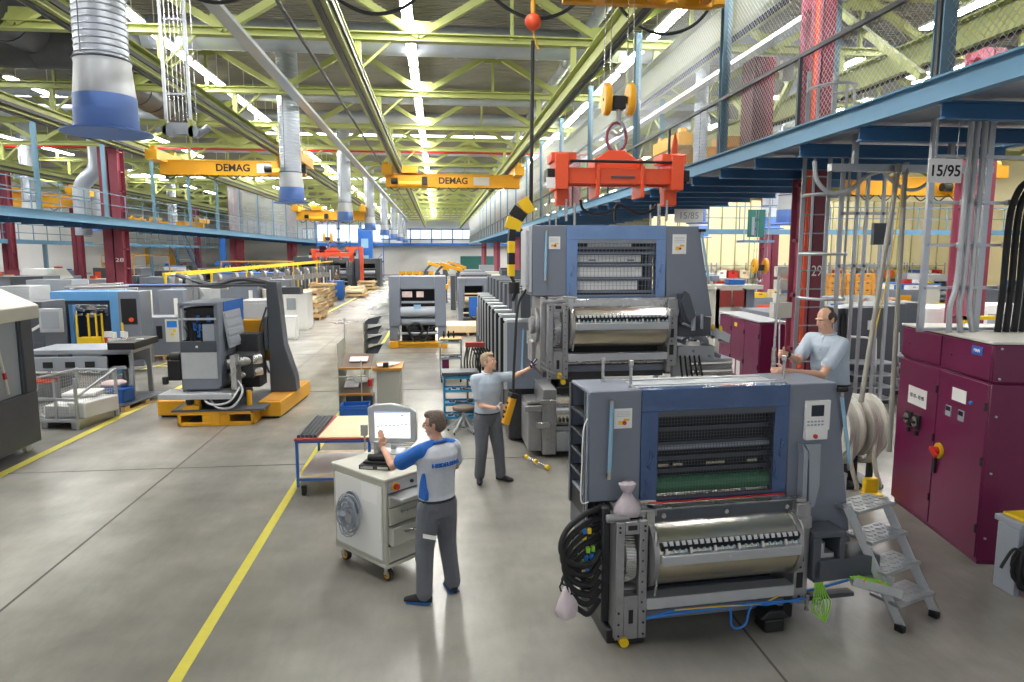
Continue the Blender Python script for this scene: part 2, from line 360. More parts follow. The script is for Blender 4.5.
# big ducts under the roof
def duct_run(p, q, r, lab, m='duct', ribs=None):
    q_ = MB(); p = Vector(p); q = Vector(q); L = (q-p).length; d = (q-p)/L; q_.cyl(p, q, r, n=20, caps=True)
    for i in range(int(L/(ribs or 1.2))): c = p+d*(i+.5)*(ribs or 1.2); q_.cyl(c-d*.03, c+d*.03, r+.02, n=20)
    return q_.build('ventilation_duct', M[m], label=lab, cat='duct')
duct_run((-30,20.8,9.35), (34,20.8,9.35), .42, 'wide silver duct crossing the roof behind the first truss')
duct_run((-30,32.6,9.4), (34,32.6,9.4), .28, 'slimmer silver duct crossing the roof behind the wide one')
duct_run((4.3,13,9.5), (4.3,100,9.5), .17, 'long silver duct running away beside the right-hand light row')
dm('ductdark', '48494c', rough=.4, metal=.6, var=.15)
duct_run((-10.3,11.9,8.9), (-10.3,30,8.9), .55, 'thick dark duct under the roof at the far left', 'ductdark')
duct_run((-17,20,8.7), (-8,20,8.7), .6, 'thick dark elbow duct under the roof at the left', 'ductdark')
for y in (29.6, 44.6, 53.0): duct_run((-20,y,9.6), (12,y,9.6), .2, 'thin silver pipe crossing the roof %s' % {29.6:'in front of the slim duct', 44.6:'half-way down the hall', 53.0:'far down the hall'}[y])
MB().cyl((-30,38.2,0),(30,38.2,0),.06,n=8).build('sprinkler_pipe', M['red'], loc=(0,0,8.7), label='thin red sprinkler pipe crossing under the roof trusses', cat='pipe')
# ---------- supply ducts hanging down
def drop_duct(x, y, lab, zb=5.0, r=.345, top=10.2, n=28):
    t = thing('air_outlet_duct', lab, 'air duct', (x, y, zb), group='air outlet ducts with blue mouths')
    prof = [(r, 1.0)]; z = 1.0
    while z < top-zb-.3: prof += [(r, z+.05), (r+.014, z+.065), (r, z+.08)]; z += .09
    MB().lathe((0,0,0), prof, n).build('spiral_tube', M['duct'], t)
    MB().lathe((0,0,0), [(r+.01, 1.0), (r+.03, .98), (r+.02, .93), (r*1.16, .56), (r*1.17, .5)], n).build('cone', M['galvl'], t)
    MB().lathe((0,0,0), [(r*1.18, .5), (r*1.2, .49), (r*1.2, .3), (r*1.21, .29), (r*1.2, .27), (r*1.24, .04), (r*1.0, .03), (r*.9, .3)], n).build('blue_band', M['ductblue'], t)
    MB().lathe((0,0,0), [(r*1.2, .05), (r*1.75, .0), (r*1.75, -.02), (r*1.1, .0)], n).build('rim', M['ductblue'], t)
    MB().tube([(r+.02, 0, 1.0)]+[((r+.03)*math.cos(a*PI/8), (r+.03)*math.sin(a*PI/8), 1.0) for a in range(1, 16)], .018, closed=True).tube([(-.1,-r-.03,3.5),(-.12,-r-.03,1.02)], .008).build('wire_loop', M['hgreyd'], t)
    return t
ds = ['nearest large silver air duct with a blue mouth', 'second silver air duct with a blue mouth from the nearest one', 'third silver air duct with a blue mouth in the row']
for k in range(8):
    drop_duct(-4.75-(.2 if k else 0), 10.8+13.7*k, ds[k] if k < 3 else 'small distant silver air duct with a blue mouth near the end of the row')
for (x, y, zb) in ((-20.8, 38.2, 4.9), (-22.5, 62, 4.9), (-24, 52, 4.9), (11.7, 30.2, 4.0), (12.4, 23.4, 4.3), (15, 30, 4.4)):
    drop_duct(x, y, 'air duct with a blue mouth hanging in a side bay beyond the walkway', zb, .36, n=16)
# short silver duct elbow behind the left walkway
MB().tube([(-14.9,29.2,9.0),(-14.9,29.2,7.6),(-15.2,29.2,7.2),(-15.7,29.3,6.7),(-15.8,29.3,6.0),(-15.8,29.3,4.2)], .38, n=14, smooth=3).build('duct_elbow', M['duct'], loc=(-2.1,8,0), label='silver bent duct standing beside the left red column', cat='duct')
# ---------- luminaires
def lum():
    t = thing('ceiling_light', 'long white fluorescent ceiling light in the row above the aisle', 'ceiling light', (-.66, 9, 8.95), group='ceiling lights above the aisle')
    MB().box(-.13, .13, 0, 2.9, .0, .07).box(-.01, .01, .5, .52, .07, 1.2).box(-.01, .01, 2.4, 2.42, .07, 1.2).build('housing', M['white'], t, smooth=0)
    MB().box(-.12, .12, .04, 2.86, -.035, 0).build('tube', M['glow'], t, smooth=0)
    return t
for X_, nm in ((16, 'over the right bay'), (23.5, 'near the cream wall, second row'), (28, 'near the cream wall, third row')): pass
lu = lum(); Ls = [(16, 'over the right bay'), (23.6, 'over the far right bay'), (-.66, 'above the aisle'), (-7.25, 'left of the aisle'), (5.75, 'beside the long silver duct'), (-13.8, 'above the left machines'), (-21, 'beyond the left walkway'), (12.4, 'in the right bay'), (-28, 'near the left wall'), (19.5, 'near the cream wall')]
for X, nm in Ls:
    y = 6.0 if abs(X) < 8 else 9.0
    while y < (106 if abs(X) < 20 else 70):
        if not (X == -.66 and y < 9.5 and y > 8.9):
            dup(lu, (X, y, 8.95), label='long white fluorescent ceiling light in the row '+nm, group='ceiling lights '+nm)
        y += 3.25 if X > -8 and X < 6 else 5.2
lu.location.y = 2.8
# ================================================================= walkways, columns
def chain(mb, y0, y1, z0, z1, p, w):
    """diamond mesh in the plane x=0"""
    Hh = z1-z0; n = int((y1-y0+Hh)/p)
    for i in range(n):
        a = y0-Hh+i*p
        for sgn in (0, 1):
            ya, yb = (a, a+Hh) if sgn == 0 else (a+Hh, a)
            za, zb = z0, z1
            lo, hi = min(ya, yb), max(ya, yb)
            A = Vector((0, ya, za)); B = Vector((0, yb, zb)); d = B-A
            t0 = t1 = None
            ts = [0, 1]
            for lim in (y0, y1):
                t = (lim-ya)/(yb-ya); ts.append(t)
            f0 = max(0, min((y0-ya)/(yb-ya), (y1-ya)/(yb-ya))); f1 = min(1, max((y0-ya)/(yb-ya), (y1-ya)/(yb-ya)))
            if f1 > f0: mb.bar(A+d*f0, A+d*f1, w, w)
pf = thing('walkway', 'blue steel walkway with cross beams passing over the purple cabinets', 'walkway', (4.8, 0, 0))
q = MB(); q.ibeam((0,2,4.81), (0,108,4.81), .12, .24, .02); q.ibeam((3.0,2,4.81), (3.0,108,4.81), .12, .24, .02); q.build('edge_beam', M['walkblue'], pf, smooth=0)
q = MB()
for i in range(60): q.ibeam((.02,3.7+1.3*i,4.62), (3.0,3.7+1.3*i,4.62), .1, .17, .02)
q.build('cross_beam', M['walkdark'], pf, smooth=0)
q = MB(); q.box(.04,2.96,2,108,4.74,4.77)
for i in range(50): q.box(.04+i*.06,.05+i*.06,2,30,4.77,4.8)
q.build('deck', M['galv'], pf, smooth=0)
def walk_posts(X, ys, z0, z1, nm, lab, grp):
    for y in ys:
        MB().ibeam((0,0,0), (0,.0001,0), .1, .1).box(-.07,.07,-.07,-.05,0,z1-z0).box(-.07,.07,.05,.07,0,z1-z0).box(-.012,.012,-.05,.05,0,z1-z0).box(-.1,.1,-.1,.1,0,.02).build(nm, M['postblue'], loc=(X, y, z0), smooth=0, label=lab, cat='post', group=grp)
walk_posts(4.87, [6.4+5.2*i for i in range(15)], 4.93, 8.5, 'fence_post', 'light blue steel post standing on the outer edge of the right walkway', 'posts along the right walkway')
walk_posts(7.7, [7.9, 13.1, 18.3, 23.5, 28.7], 4.93, 8.5, 'fence_post', 'light blue steel post on the far edge of the right walkway', 'far posts of the right walkway')
fe = thing('mesh_fence', 'diamond wire mesh fence with a dark handrail on the right walkway', 'fence', (4.87, 0, 0))
q = MB(); chain(q, 3.5, 27, 4.95, 8.3, .085, .0038); q.build('wire_mesh', M['galv'], fe, smooth=0)
q = MB(); chain(q, 27, 60, 4.95, 8.3, .13, .007); chain(q, 60, 106, 4.95, 8.3, .3, .016); q.build('wire_mesh', M['galvl'], fe, smooth=0)
q = MB(); q.bar((-.05,2,5.85), (-.05,106,5.85), .05, .05)
for i in range(40): q.bar((-.05,3.8+2.6*i,4.93), (-.05,3.8+2.6*i,5.85), .045, .045)
q.build('handrail', M['hgreyd'], fe, smooth=0)
# left walkway
lw = thing('walkway', 'long blue steel walkway passing in front of the numbered red column 28', 'walkway', (-15, 0, 0))
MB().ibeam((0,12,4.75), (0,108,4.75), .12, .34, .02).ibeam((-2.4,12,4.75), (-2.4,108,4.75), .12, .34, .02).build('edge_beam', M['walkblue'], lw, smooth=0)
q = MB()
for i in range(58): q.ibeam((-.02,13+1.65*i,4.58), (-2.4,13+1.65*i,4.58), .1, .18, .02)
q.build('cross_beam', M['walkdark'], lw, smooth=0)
MB().box(-.04,-2.36,12,108,4.7,4.74).build('deck', M['galv'], lw, smooth=0)
q = MB()
for z in (5.5, 6.0): q.bar((0,12,z), (0,108,z), .04, .04); q.bar((-2.3,12,z), (-2.3,108,z), .04, .04)
for i in range(50): q.bar((0,12+1.95*i,4.9), (0,12+1.95*i,6.0), .035, .035)
q.build('handrail', M['postblue'], lw, smooth=0)
q = MB(); chain(q, 52, 106, 4.95, 8.2, .2, .012); q.build('wire_mesh', M['galvl'], lw, smooth=0)
walk_posts(-15.0, [28.1+5.35*i for i in range(14)], 4.93, 8.5, 'fence_post', 'light blue steel post standing on the outer edge of the left walkway', 'posts along the left walkway')
l2 = thing('walkway', 'second blue walkway farther left beneath the white wall', 'walkway', (-24.5, 0, 0))
for (y0, y1) in ((33, 52), (55, 80)):
    MB().box(-.1,.1,y0,y1,3.85,4.1).box(-1.8,-.1,y0,y1,3.95,4.0).build('edge_beam', M['walkblue'], l2, smooth=0)
    q = MB()
    for z in (4.5, 5.0): q.bar((0,y0,z), (0,y1,z), .05, .05)
    for i in range(int((y1-y0)/1.5)): q.bar((0,y0+i*1.5,4.1), (0,y0+i*1.5,5.0), .04, .04)
    q.build('handrail', M['postblue'], l2, smooth=0)
    q = MB()
    for y in range(int(y0)+1, int(y1), 6): q.box(-.1,.1,y,y+.2,0,3.85)
    q.build('support', M['postblue'], l2, smooth=0)
st = MB()
for k in range(18): st.box(0, 1.4, k*.28, k*.28+.26, 3.9-k*.21, 3.93-k*.21)
st.bar((0,0,4), (0,5,.1), .05, .25); st.bar((1.4,0,4), (1.4,5,.1), .05, .25); st.bar((1.4,0,5), (1.4,5,1.1), .05, .05)
st.build('steel_stairs', M['walkdark'], loc=(-24.4, 66, 0), rz=0, smooth=0, label='blue steel stairs descending from the second left walkway', cat='stairs')
r3 = thing('walkway', 'slim blue walkway in front of the cream wall', 'walkway', (0, 27, 0))
MB().box(9.5,30,0,.15,4.05,4.25).box(9.5,30,.15,1.5,4.2,4.24).build('edge_beam', M['walkblue'], r3, smooth=0)
q = MB(); q.bar((9.5,0,5.15), (30,0,5.15), .04, .04); q.bar((9.5,0,4.7), (30,0,4.7), .03, .03)
for i in range(16): q.bar((9.6+i*1.3,0,4.2), (9.6+i*1.3,0,5.15), .035, .035)
q.build('handrail', M['postblue'], r3, smooth=0)
# red columns
def column(x, y, lab, num=None, grp=None, lit=True, top=8.45):
    t = thing('steel_column', lab, 'column', (x, y, 0), group=grp)
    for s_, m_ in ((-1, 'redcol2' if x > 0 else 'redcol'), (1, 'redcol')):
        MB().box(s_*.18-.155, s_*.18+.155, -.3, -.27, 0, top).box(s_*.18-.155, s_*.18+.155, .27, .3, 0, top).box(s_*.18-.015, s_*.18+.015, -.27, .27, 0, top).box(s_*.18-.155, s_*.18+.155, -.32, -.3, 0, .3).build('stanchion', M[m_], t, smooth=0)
    q = MB()
    for k in range(9): q.box(-.36, .36, -.1, .1, .6+k*.95, .66+k*.95)
    q.build('batten', M['redcol'], t, smooth=0)
    if num: text(num, .26, M['white'], t, (.18, -.305, 2.95), FR, sx=1.2)
    return t
c29 = column(D(806,250,11.5).x, 11.5, 'double red steel column with the number 29 behind the balding man', '29'); c29.scale = (.64, .6, 1)
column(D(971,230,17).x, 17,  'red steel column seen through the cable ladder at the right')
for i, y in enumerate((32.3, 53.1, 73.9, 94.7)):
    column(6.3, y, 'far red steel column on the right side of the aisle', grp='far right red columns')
    c = column(-16, y+4.2, ['large red steel column at the left with the number 28', 'second red steel column on the left from the one numbered 28', 'third red steel column on the left', 'fourth red steel column on the left near the far end'][i], '28' if i == 0 else None)
    c.scale = (1.35, 1.3, 1)
for (x, y) in ((-24.5, 42.5), (-23.2, 47.5), (-25.6, 40.4), (-24.6, 74)): column(x, y, 'slim dark red column supporting the second left walkway', grp='slim red columns by the second walkway').scale = (.8, .8, .95)
column(15.5, 31, 'red steel column standing before the cream wall')
# ================================================================= overhead cranes
def crane(Y, xa, xb, zt, lab, txt=None, hh=.62, trol=.5, sign=1):
    t = thing('overhead_crane', lab, 'crane', (xa, Y, zt-hh))
    L = xb-xa
    MB().box(0, L, -.2, .2, 0, hh).box(0, L, -.26, .26, hh-.03, hh).box(0, L, -.26, .26, 0, .03).build('bridge', M['craneyel'], t, smooth=0)
    for x in (.12, L-.12):
        MB().box(x-.22, x+.22, -1.3, 1.3, hh-.12, hh+.26).cyl((x-.1,-1.0,hh+.3), (x+.1,-1.0,hh+.3), .15).cyl((x-.1,1.0,hh+.3), (x+.1,1.0,hh+.3), .15).build('end_carriage', M['craneyel'], t, smooth=30)
    x = L*trol
    tt = MB().box(x-.55, x+.55, -.62, -.27, .05, .5).cyl((x-.5,-.55,.1), (x+.5,-.55,.1), .17).box(x-.35, x+.35, -.6, .3, hh, hh+.3).build('trolley', M['craneyel'], t, smooth=30)
    MB().cyl((x-.85,-.5,.25), (x-.55,-.5,.25), .14).box(x+.55, x+.8, -.6, -.3, .1, .45).build('motor', M['black'], tt)
    if txt:
        text(txt, .4, M['black'], t, (L*.5*sign+L*(1-sign)/2, -.205, hh*.5), FR, bold=.012)
        MB().box(L*.5+.95, L*.5+1.7, -.212, -.2, .12, .5).build('rating_plate', M['offwhite'], t, smooth=0)
    q = MB()
    for i in range(6): q.tube([(L*i/7+.2,-.3,.0), (L*i/7+.45,-.3,-.18), (L*i/7+.7,-.3,.0)], .02, smooth=3)
    q.build('festoon', M['black'], t)
    return t
crane(33, D(386,185,33).x, D(519,185,33).x, 6.95, 'yellow overhead crane lettered DEMAG above the middle of the aisle', 'DEMAG', trol=.18)
crane(30, D(162,177,30).x, D(306,177,30).x, 7.05, 'yellow overhead crane at the left beside the second air duct', 'DEMAG', .6, trol=.88)
crane(52, D(297,216,52).x, D(366,216,52).x, 6.4, 'small yellow overhead crane in the distance behind the third air duct', None, .7, trol=.3)
crane(22.5, 7.6, 10.4, 6.75, 'yellow overhead crane above the mesh fence, beside the purple panel', None, .8, trol=.7)
crane(21.5, 13.4, 17.8, 5.75, 'yellow overhead crane in the right bay behind the ladder cage', None, .6, trol=.85)
crane(46, -29, -22.0, 7.0, 'yellow overhead crane beyond the left walkway, nearer one', None, .9, trol=.5)
crane(62, -25.5, -20, 6.0, 'yellow overhead crane beyond the left walkway, farther one', None, .9, trol=.3)
# overhead hoist that carries the orange lifting beam
LY = 9.42
cr = thing('overhead_crane', 'yellow crane trolley at the top edge carrying the orange lifting beam', 'crane', (2.75, LY, 6.68), s=.9)
MB().box(-1.1,1.3,-.55,-.4,0.02,.34).box(-1.1,1.3,.4,.55,0.02,.34).box(-1.0,-.85,-.4,.4,.05,.3).box(1.05,1.2,-.4,.4,.05,.3).box(.2,.3,-.4,.4,.05,.3).box(-1.15,1.45,-.7,-.55,-.04,.04).build('trolley_frame', M['craneyel'], cr, bevel=.01)
MB().cyl((-.7,0,.3), (.75,0,.3), .2, n=20).cyl((-.3,.0,.25),(-.3,.05,.25),.3).build('rope_drum', M['steel'], cr)
MB().cyl((.78,.0,.3), (1.15,.0,.3), .17).box(-1.35,-.95,-.25,.25,.1,.45).build('motor', M['black'], cr)
q = MB()
for x in (-.75, .3, 1.0): q.cyl((x,-.5,-.05), (x,-.5,-.28), .09, n=10)
q.build('wheel', M['craneyel'], cr)
hw = thing('hoist_weight', 'small orange ball weight hanging on a cable above the striped boom', 'weight', D(533,22,9.4))
MB().ell((0,0,0),(.11,.11,.11),16,10).build('ball', M['orange'], hw)
MB().cyl((0,0,.1),(0,0,.5),.03).box(-.08,.14,-.05,.05,.3,.42).tube([(0,0,-.1),(.02,0,-.2),(.08,0,-.35)],.012).build('hook', M['craneyel'], hw)
hb = thing('crane_hook_block', 'yellow two-sheave crane hook block hanging on steel ropes', 'hook block', (2.47, LY, 5.2), s=.86)
for s_ in (-1, 1):
    MB().lathe((s_*.19,0,.16), [(.02,-.05),(.17,-.055),(.19,-.03),(.19,.03),(.17,.055),(.02,.05)], 20, axis='x', sy=1.35).build('sheave_cover', M['craneyel'], hb)
MB().box(-.2,.2,-.03,.03,.1,.2).cyl((-.25,0,.15),(.25,0,.15),.03).box(-.1,.1,-.09,.09,.0,.2).build('crosshead', M['black'], hb, bevel=.008)
MB().cyl((0,0,.0),(0,0,-.12),.04).tube([(0,0,-.1),(.02,0,-.18),(.09,0,-.26),(.06,0,-.36),(-.02,0,-.39),(-.1,0,-.33)], [.04,.045,.05,.05,.04,.03]*4+[.03], n=8, smooth=0).build('hook', M['steel'], hb) if 0 else MB().cyl((0,0,.0),(0,0,-.14),.04).tube([(0,0,-.12),(.03,0,-.18),(.08,0,-.26),(.05,0,-.35),(-.03,0,-.38),(-.1,0,-.32)], .036, n=8, smooth=4).build('hook', M['steel'], hb)
q = MB()
for x in (-.24, -.14, .14, .24): q.cyl((x,0,.3), (x*.9,0,2.0), .009, n=6)
q.build('rope', M['steel'], hb)
lb = thing('lifting_beam', 'orange steel lifting beam holding up the suspended printing unit', 'lifting beam', (2.45, LY, 3.99), s=.98)
MB().tube([(.14*math.cos(a),0,.86+.2*math.sin(a)) for a in [i*PI/8 for i in range(16)]], .022, closed=True).build('ring', M['redcol'], lb)
MB().prism([(-.34,.42),(.34,.42),(.3,.55),(.12,.68),(-.12,.68),(-.3,.55)], -.04, .04).build('lug', M['orange'], lb, bevel=.008)
MB().box(-.86,.86,-.2,-.12,.2,.42).box(-.86,.86,.12,.2,.2,.42).box(-.86,.86,-.12,.12,.26,.3).box(-.33,-.28,-.24,.24,.02,.45).box(.3,.35,-.24,.24,.02,.45).box(-.35,-.3,-.22,.22,.4,.55).box(.28,.33,-.22,.22,.4,.55).build('beam', M['orange'], lb, bevel=.01)
for s_ in (-1, 1):
    MB().box(s_*.72,s_*.9,-.26,.26,.12,.6).box(s_*.6,s_*.95,-.2,.2,.5,.62).box(s_*.68,s_*.86,-.1,.1,-.08,.14).build('end_head', M['orange'], lb, bevel=.012)
    MB().cyl((s_*.98,-.1,.3),(s_*.9,-.1,.3),.08).box(s_*.9,s_*1.0,-.2,.1,.25,.4).build('actuator', M['black'], lb)
MB().cyl((-.7,-.24,.5),(.85,-.24,.5),.02).build('spindle', M['black'], lb)
MB().box(-.12,.22,-.215,-.2,.285,.31).build('marking_plate', M['hgreyd'], lb, smooth=0)
MB().box(-.02,.2,-.012,.012,0,.14).build('type_plate', M['white'], lb, loc=(-1.0,-.22,.14), smooth=0)
for s_ in (-1, 1):
    q = MB(); q.cyl((s_*.72,-.1,-.3),(s_*.72,-.1,0),.018).cyl((s_*.6,-.1,-.36),(s_*.6,-.1,-.05),.018)
    q.build('hanger_rod', M['steel'], lb)
q = MB()
q.tube([(.6,.0,-.06),(.5,.0,-.16),(.3,.0,-.18),(.1,.0,-.08),(.0,.0,-.1),(0,.0,-.3)], .02, smooth=4); q.tube([(-.5,0,-.0),(-.45,.0,-.14),(-.2,.0,-.2),(.05,.0,-.1)], .02, smooth=4)
q.build('control_cable', M['black'], lb)
# striped warning boom hanging beside the suspended unit
sb = thing('striped_boom', 'yellow and black striped steel boom beside the suspended unit', 'boom', (0, 10.9, 0))
pts = [D(531,203,10.9), D(517,212,10.9), D(511,233,10.9), D(511,276,10.9)]
path = [Vector((p.x, 0, p.z)) for p in pts]
seg = []
tot = 0
L_ = [0]
for a, b_ in zip(path, path[1:]): L_.append(L_[-1]+(b_-a).length)
def along(t):
    for i in range(3):
        if t <= L_[i+1]+1e-6: return path[i].lerp(path[i+1], (t-L_[i])/(L_[i+1]-L_[i]))
qa, qb = MB(), MB(); N_ = 7
for i in range(N_):
    a = along(L_[-1]*i/N_); b_ = along(L_[-1]*(i+1)/N_); (qa if i % 2 == 0 else qb).bar(a, b_, .1, .25)
qa.build('yellow_band', M['yellow'], sb, bevel=.005); qb.build('black_band', M['black'], sb, bevel=.005)
MB().tube([(path[3].x,0,path[3].z),(path[3].x+.08,0,path[3].z-.2),(path[3].x+.02,-.0,path[3].z-.4)], .03, smooth=4).cyl((path[3].x+.05,0,path[3].z-.1),(path[3].x+.05,0,path[3].z-.28),.09).cyl((path[0].x,0,path[0].z),(path[0].x+.02,0,6.5),.03).build('suspension', M['black'], sb)
# hoist cables at the left
hc = thing('hoist_cables', 'set of thin hoist rails and cables ending in grey pulleys beside the nearest duct', 'hoist', (D(183,130,13).x, 13, D(183,138,13).z))
q = MB()
for x in (-.27, .14): q.bar((x,0,.25), (x-.02,0,4.5), .05, .04)
q.bar((-.27,0,.75),(.14,0,.75),.03,.03); q.bar((-.27,0,2.0),(.14,0,2.0),.03,.03); q.build('rail', M['galv'], hc, smooth=0)
q = MB()
for x in (-.2,-.12,-.05,.02,.08,.24): q.cyl((x,.0,.3),(x-.01,0,4.5),.008,n=5)
q.build('cable', M['steel'], hc)
MB().box(-.2,.15,-.08,.08,.05,.25).cyl((-.45,0,.12),(-.3,0,.2),.05).cyl((.25,0,.05),(.45,0,.2),.06).cyl((-.22,-.1,.12),(-.22,.1,.12),.1).cyl((.2,-.1,.1),(.2,.1,.1),.1).build('pulley', M['hgreyl'], hc)
MB().box(.12,.2,-.1,.1,0,.3).box(-.32,-.25,-.1,.1,0,.3).build('bracket', M['steelgreen'], hc)
# ================================================================= the two large printing units
def label_plate(par, x, z, w, h, y=-.004, kind='warn'):
    p = MB().box(-w/2, w/2, -.004, 0, -h/2, h/2).build('label_plate', M['white'], par, loc=(x, y, z), smooth=0)
    if kind == 'warn':
        MB().lathe((.01,-.012,-h*.22), [(.001,-.008),(.016,-.008),(.018,0),(.018,.008)], 12, axis='y').build('red_button', M['red'], p)
        MB().box(-w*.28, -w*.02, -.006, -.004, -h*.3, -h*.12).box(.005,w*.35,-.0055,-.004,-h*.12,-h*.02).build('yellow_mark', M['yellow'], p, smooth=0)
        q = MB()
        for k in range(4): q.box(-w*.38, w*.38, -.0052, -.004, h*(.1+.08*k), h*(.115+.08*k))
        q.build('print', M['hgreyl'], p, smooth=0)
    return p
def handle_bar(par, x0, z0, x1, z1, y=-.045, y1=None):
    y1 = y if y1 is None else y1
    h = MB().tube([(x0,y,z0),(x1,y1,z1)], .017, n=10).build('handle', M['lblue'], par)
    MB().cyl((x0,y,z0-.0),(x0+(x1-x0)*.06,y,z0+(z1-z0)*.06),.02).cyl((x1,y1,z1),(x1+(x0-x1)*.1,y1,z1+(z0-z1)*.1),.02).cyl((x0,y,z0-.02),(x0,0,z0-.02),.012).cyl((x1,y1,z1+.02),(x1,0,z1+.02),.012).build('handle_end', M['steel'], h)
    return h
def printing_unit(loc, rz, label, up, film):
    t = thing('printing_unit', label, 'printing unit', loc, rz)
    HG, HD, CM, CD, ST = M['hgrey'], M['hgreyd'], M['castmetal'], M['castdark'], M['steel']
    Dp = .56
    # housing on the left
    q = MB()
    q.box(0,.47,0,.03,1.17,2.12).box(0,.47,Dp-.03,Dp,1.17,2.12).box(0,.47,.03,Dp-.03,2.09,2.12).box(0,.47,.03,Dp-.03,1.17,1.2).box(.44,.47,.03,Dp-.03,1.2,2.09).box(-.015,.0,-.0,.05,1.0,2.1)
    q.build('left_housing', HG, t, bevel=.008)
    if up:
        MB().box(-.05,-.003,-.005,Dp+.02,1.22,2.11).box(-.09,-.05,.02,Dp-.1,1.3,2.05).build('side_cover', M['galvl'], t, bevel=.01)
    else:
        q = MB(); q.box(-.003,.06,.05,Dp-.02,1.0,1.17).box(.38,.43,.04,Dp-.04,1.2,2.09)
        for k in range(4): q.box(.0,.4,.06,Dp-.04,1.33+k*.18,1.35+k*.18)
        q.build('open_shelving', M['black'], t, smooth=0)
        q = MB(); q.box(-.02,.0,.05,.09,1.0,2.1).box(-.02,0,Dp-.05,Dp,1.0,2.1); 
        for k in range(4): q.box(-.015,0,.09,Dp-.05,1.335+k*.18,1.35+k*.18)
        q.build('shelf_edge', HD, t, smooth=0)
        MB().tube([(-.02,-.01,1.9),(-.06,-.03,1.8),(-.07,-.03,1.5),(-.07,-.02,1.2),(.0,-.01,1.18)], .006, smooth=5).build('thin_white_cable', M['white'], t)
        MB().box(.0,.42,.1,Dp,.8,1.17).build('lower_housing', HD, t, bevel=.01)
    # housing on the right with a slanted side
    q = MB(); q.prism([(1.86,2.12),(2.34,2.12),(2.58,.86 if up else .62),(1.9,.86 if up else .62)], 0, Dp); q.build('right_housing', HG, t, bevel=.01)
    q = MB(); q.prism([(1.97,1.6),(2.03,1.53),(2.04,1.0),(2.0,.98),(1.99,1.5)], -.08, .0); q.prism([(2.03,1.58),(2.19,1.58),(2.2,1.2),(2.16,1.0),(2.1,.98),(2.08,1.5)], -.03, .0)
    if not up: q.build('bent_plate', M['hgreyl'], t, smooth=0)
    # centre
    MB().box(.47,1.86,.02,.06,1.93,2.1).box(.47,1.86,0.02,Dp,2.06,2.1).box(.47,1.86,Dp-.04,Dp,1.17,2.08).build('centre_frame', HG, t, smooth=0)
    q = MB(); q.box(.468,1.868,-.012,.02,1.93,2.122).box(.468,1.868,.02,.1,2.1,2.124)
    q.box(.468,.62,-.012,.02,1.16,1.93).box(1.73,1.868,-.012,.02,1.14,1.93).box(.62,1.73,-.006,.0,1.13,1.165)
    for (x, z, s) in ((.55,1.5,.03),(1.8,1.55,.03),(.52,1.25,.02),(1.76,1.35,.02)):
        for k in range(4): q.bar((x-s+k*.012,-.014,z-.05-k*.01), (x+s-k*.01,-.018,z+.05+k*.015), .012, .008)
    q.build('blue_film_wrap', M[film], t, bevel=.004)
    # top deck
    MB().box(.47,1.86,.1,.56,2.1,2.112).build('top_plate', M['galvl'], t, bevel=.003)
    MB().box(.47,1.86,.2,.24,2.112,2.122).box(.47,1.86,.44,.47,2.112,2.122).build('top_rib', M['galvl'], t, smooth=0)
    # rollers behind the grille
    MB().box(.62,1.73,.14,.5,1.17,1.9).build('dark_interior', M['black'], t, smooth=0)
    q = MB()
    if not up:
        for z in (1.36,1.47,1.6,1.73): q.box(.62,1.73,.08,.13,z,z+.035)
        q.build('cross_rail', HD, t, smooth=0)
        MB().cyl((.62,.1,1.25),(1.73,.1,1.25),.075,n=20).build('green_roller', M['green'], t)
        MB().cyl((.62,.1,1.585),(1.73,.1,1.585),.03,n=12).build('grey_roller', M['hgreyl'], t)
        q = MB()
        for x in (.66,.8,1.12,1.2,1.52): q.box(x,x+.1,.07,.1,1.42,1.445)
        q.build('brass_fitting', M['plate'], t, smooth=0)
    else:
        q.box(.62,1.55,.1,.13,1.62,1.72).box(.78,1.4,.08,.11,1.83,1.88).box(.62,1.56,.08,.12,1.42,1.56).box(.62,1.5,.08,.12,1.24,1.37)
        q.build('white_sheet_guide', M['white'], t, bevel=.004)
        q = MB()
        for z in (1.2,1.385,1.575,1.73,1.8): q.box(.62,1.73,.05,.1,z,z+.03)
        q.box(.8,.9,.09,.1,1.64,1.66).box(1.35,1.45,.09,.1,1.64,1.66)
        q.build('cross_rail', HG, t, smooth=0)
        q = MB()
        for x in (1.6,1.64,1.68): q.box(x,x+.02,.06,.1,1.2,1.88)
        q.build('side_rail', HD, t, smooth=0)
    g_ = MB(); g_.grid(.6,1.75,1.17,1.9,-.004,(22 if up else 40),(11 if up else 26),.0035 if up else .003); g_.box(.59,1.76,-.01,.02,1.88,1.93).box(.59,1.76,-.01,.02,1.155,1.18); g_.build('guard_grille', M['hgreyd'] if not up else M['hgrey'], t, smooth=0)
    # labels and handles
    label_plate(t, .30, 1.885, .16, .17)
    handle_bar(t, .185, 2.05, .17, 1.38)
    handle_bar(t, 2.365, 2.04, 2.505, 1.32, -.03, -.03)
    MB().cyl((2.33,-.03,2.06),(2.42,-.03,2.06),.022).build('handle_knob', M['black'], t)
    if up:
        label_plate(t, 2.06, 1.87, .2, .27)
    else:
        d_ = MB().box(2.02,2.27,-.03,0,1.7,1.97).box(2.02,2.24,-.05,0,1.62,1.73).build('control_panel', M['white'], t, bevel=.006)
        MB().box(2.075,2.2,-.034,-.03,1.83,1.93).build('screen', M['screen'], d_, smooth=0)
        MB().cyl((2.11,-.05,1.655),(2.11,-.065,1.655),.02).build('red_button', M['red'], d_)
        q = MB()
        for i in range(5):
            for j in range(2): q.box(2.04+i*.035,2.062+i*.035,-.033,-.03,1.745+j*.03,1.76+j*.03)
        q.build('key_pad', M['hgreyl'], d_, smooth=0)
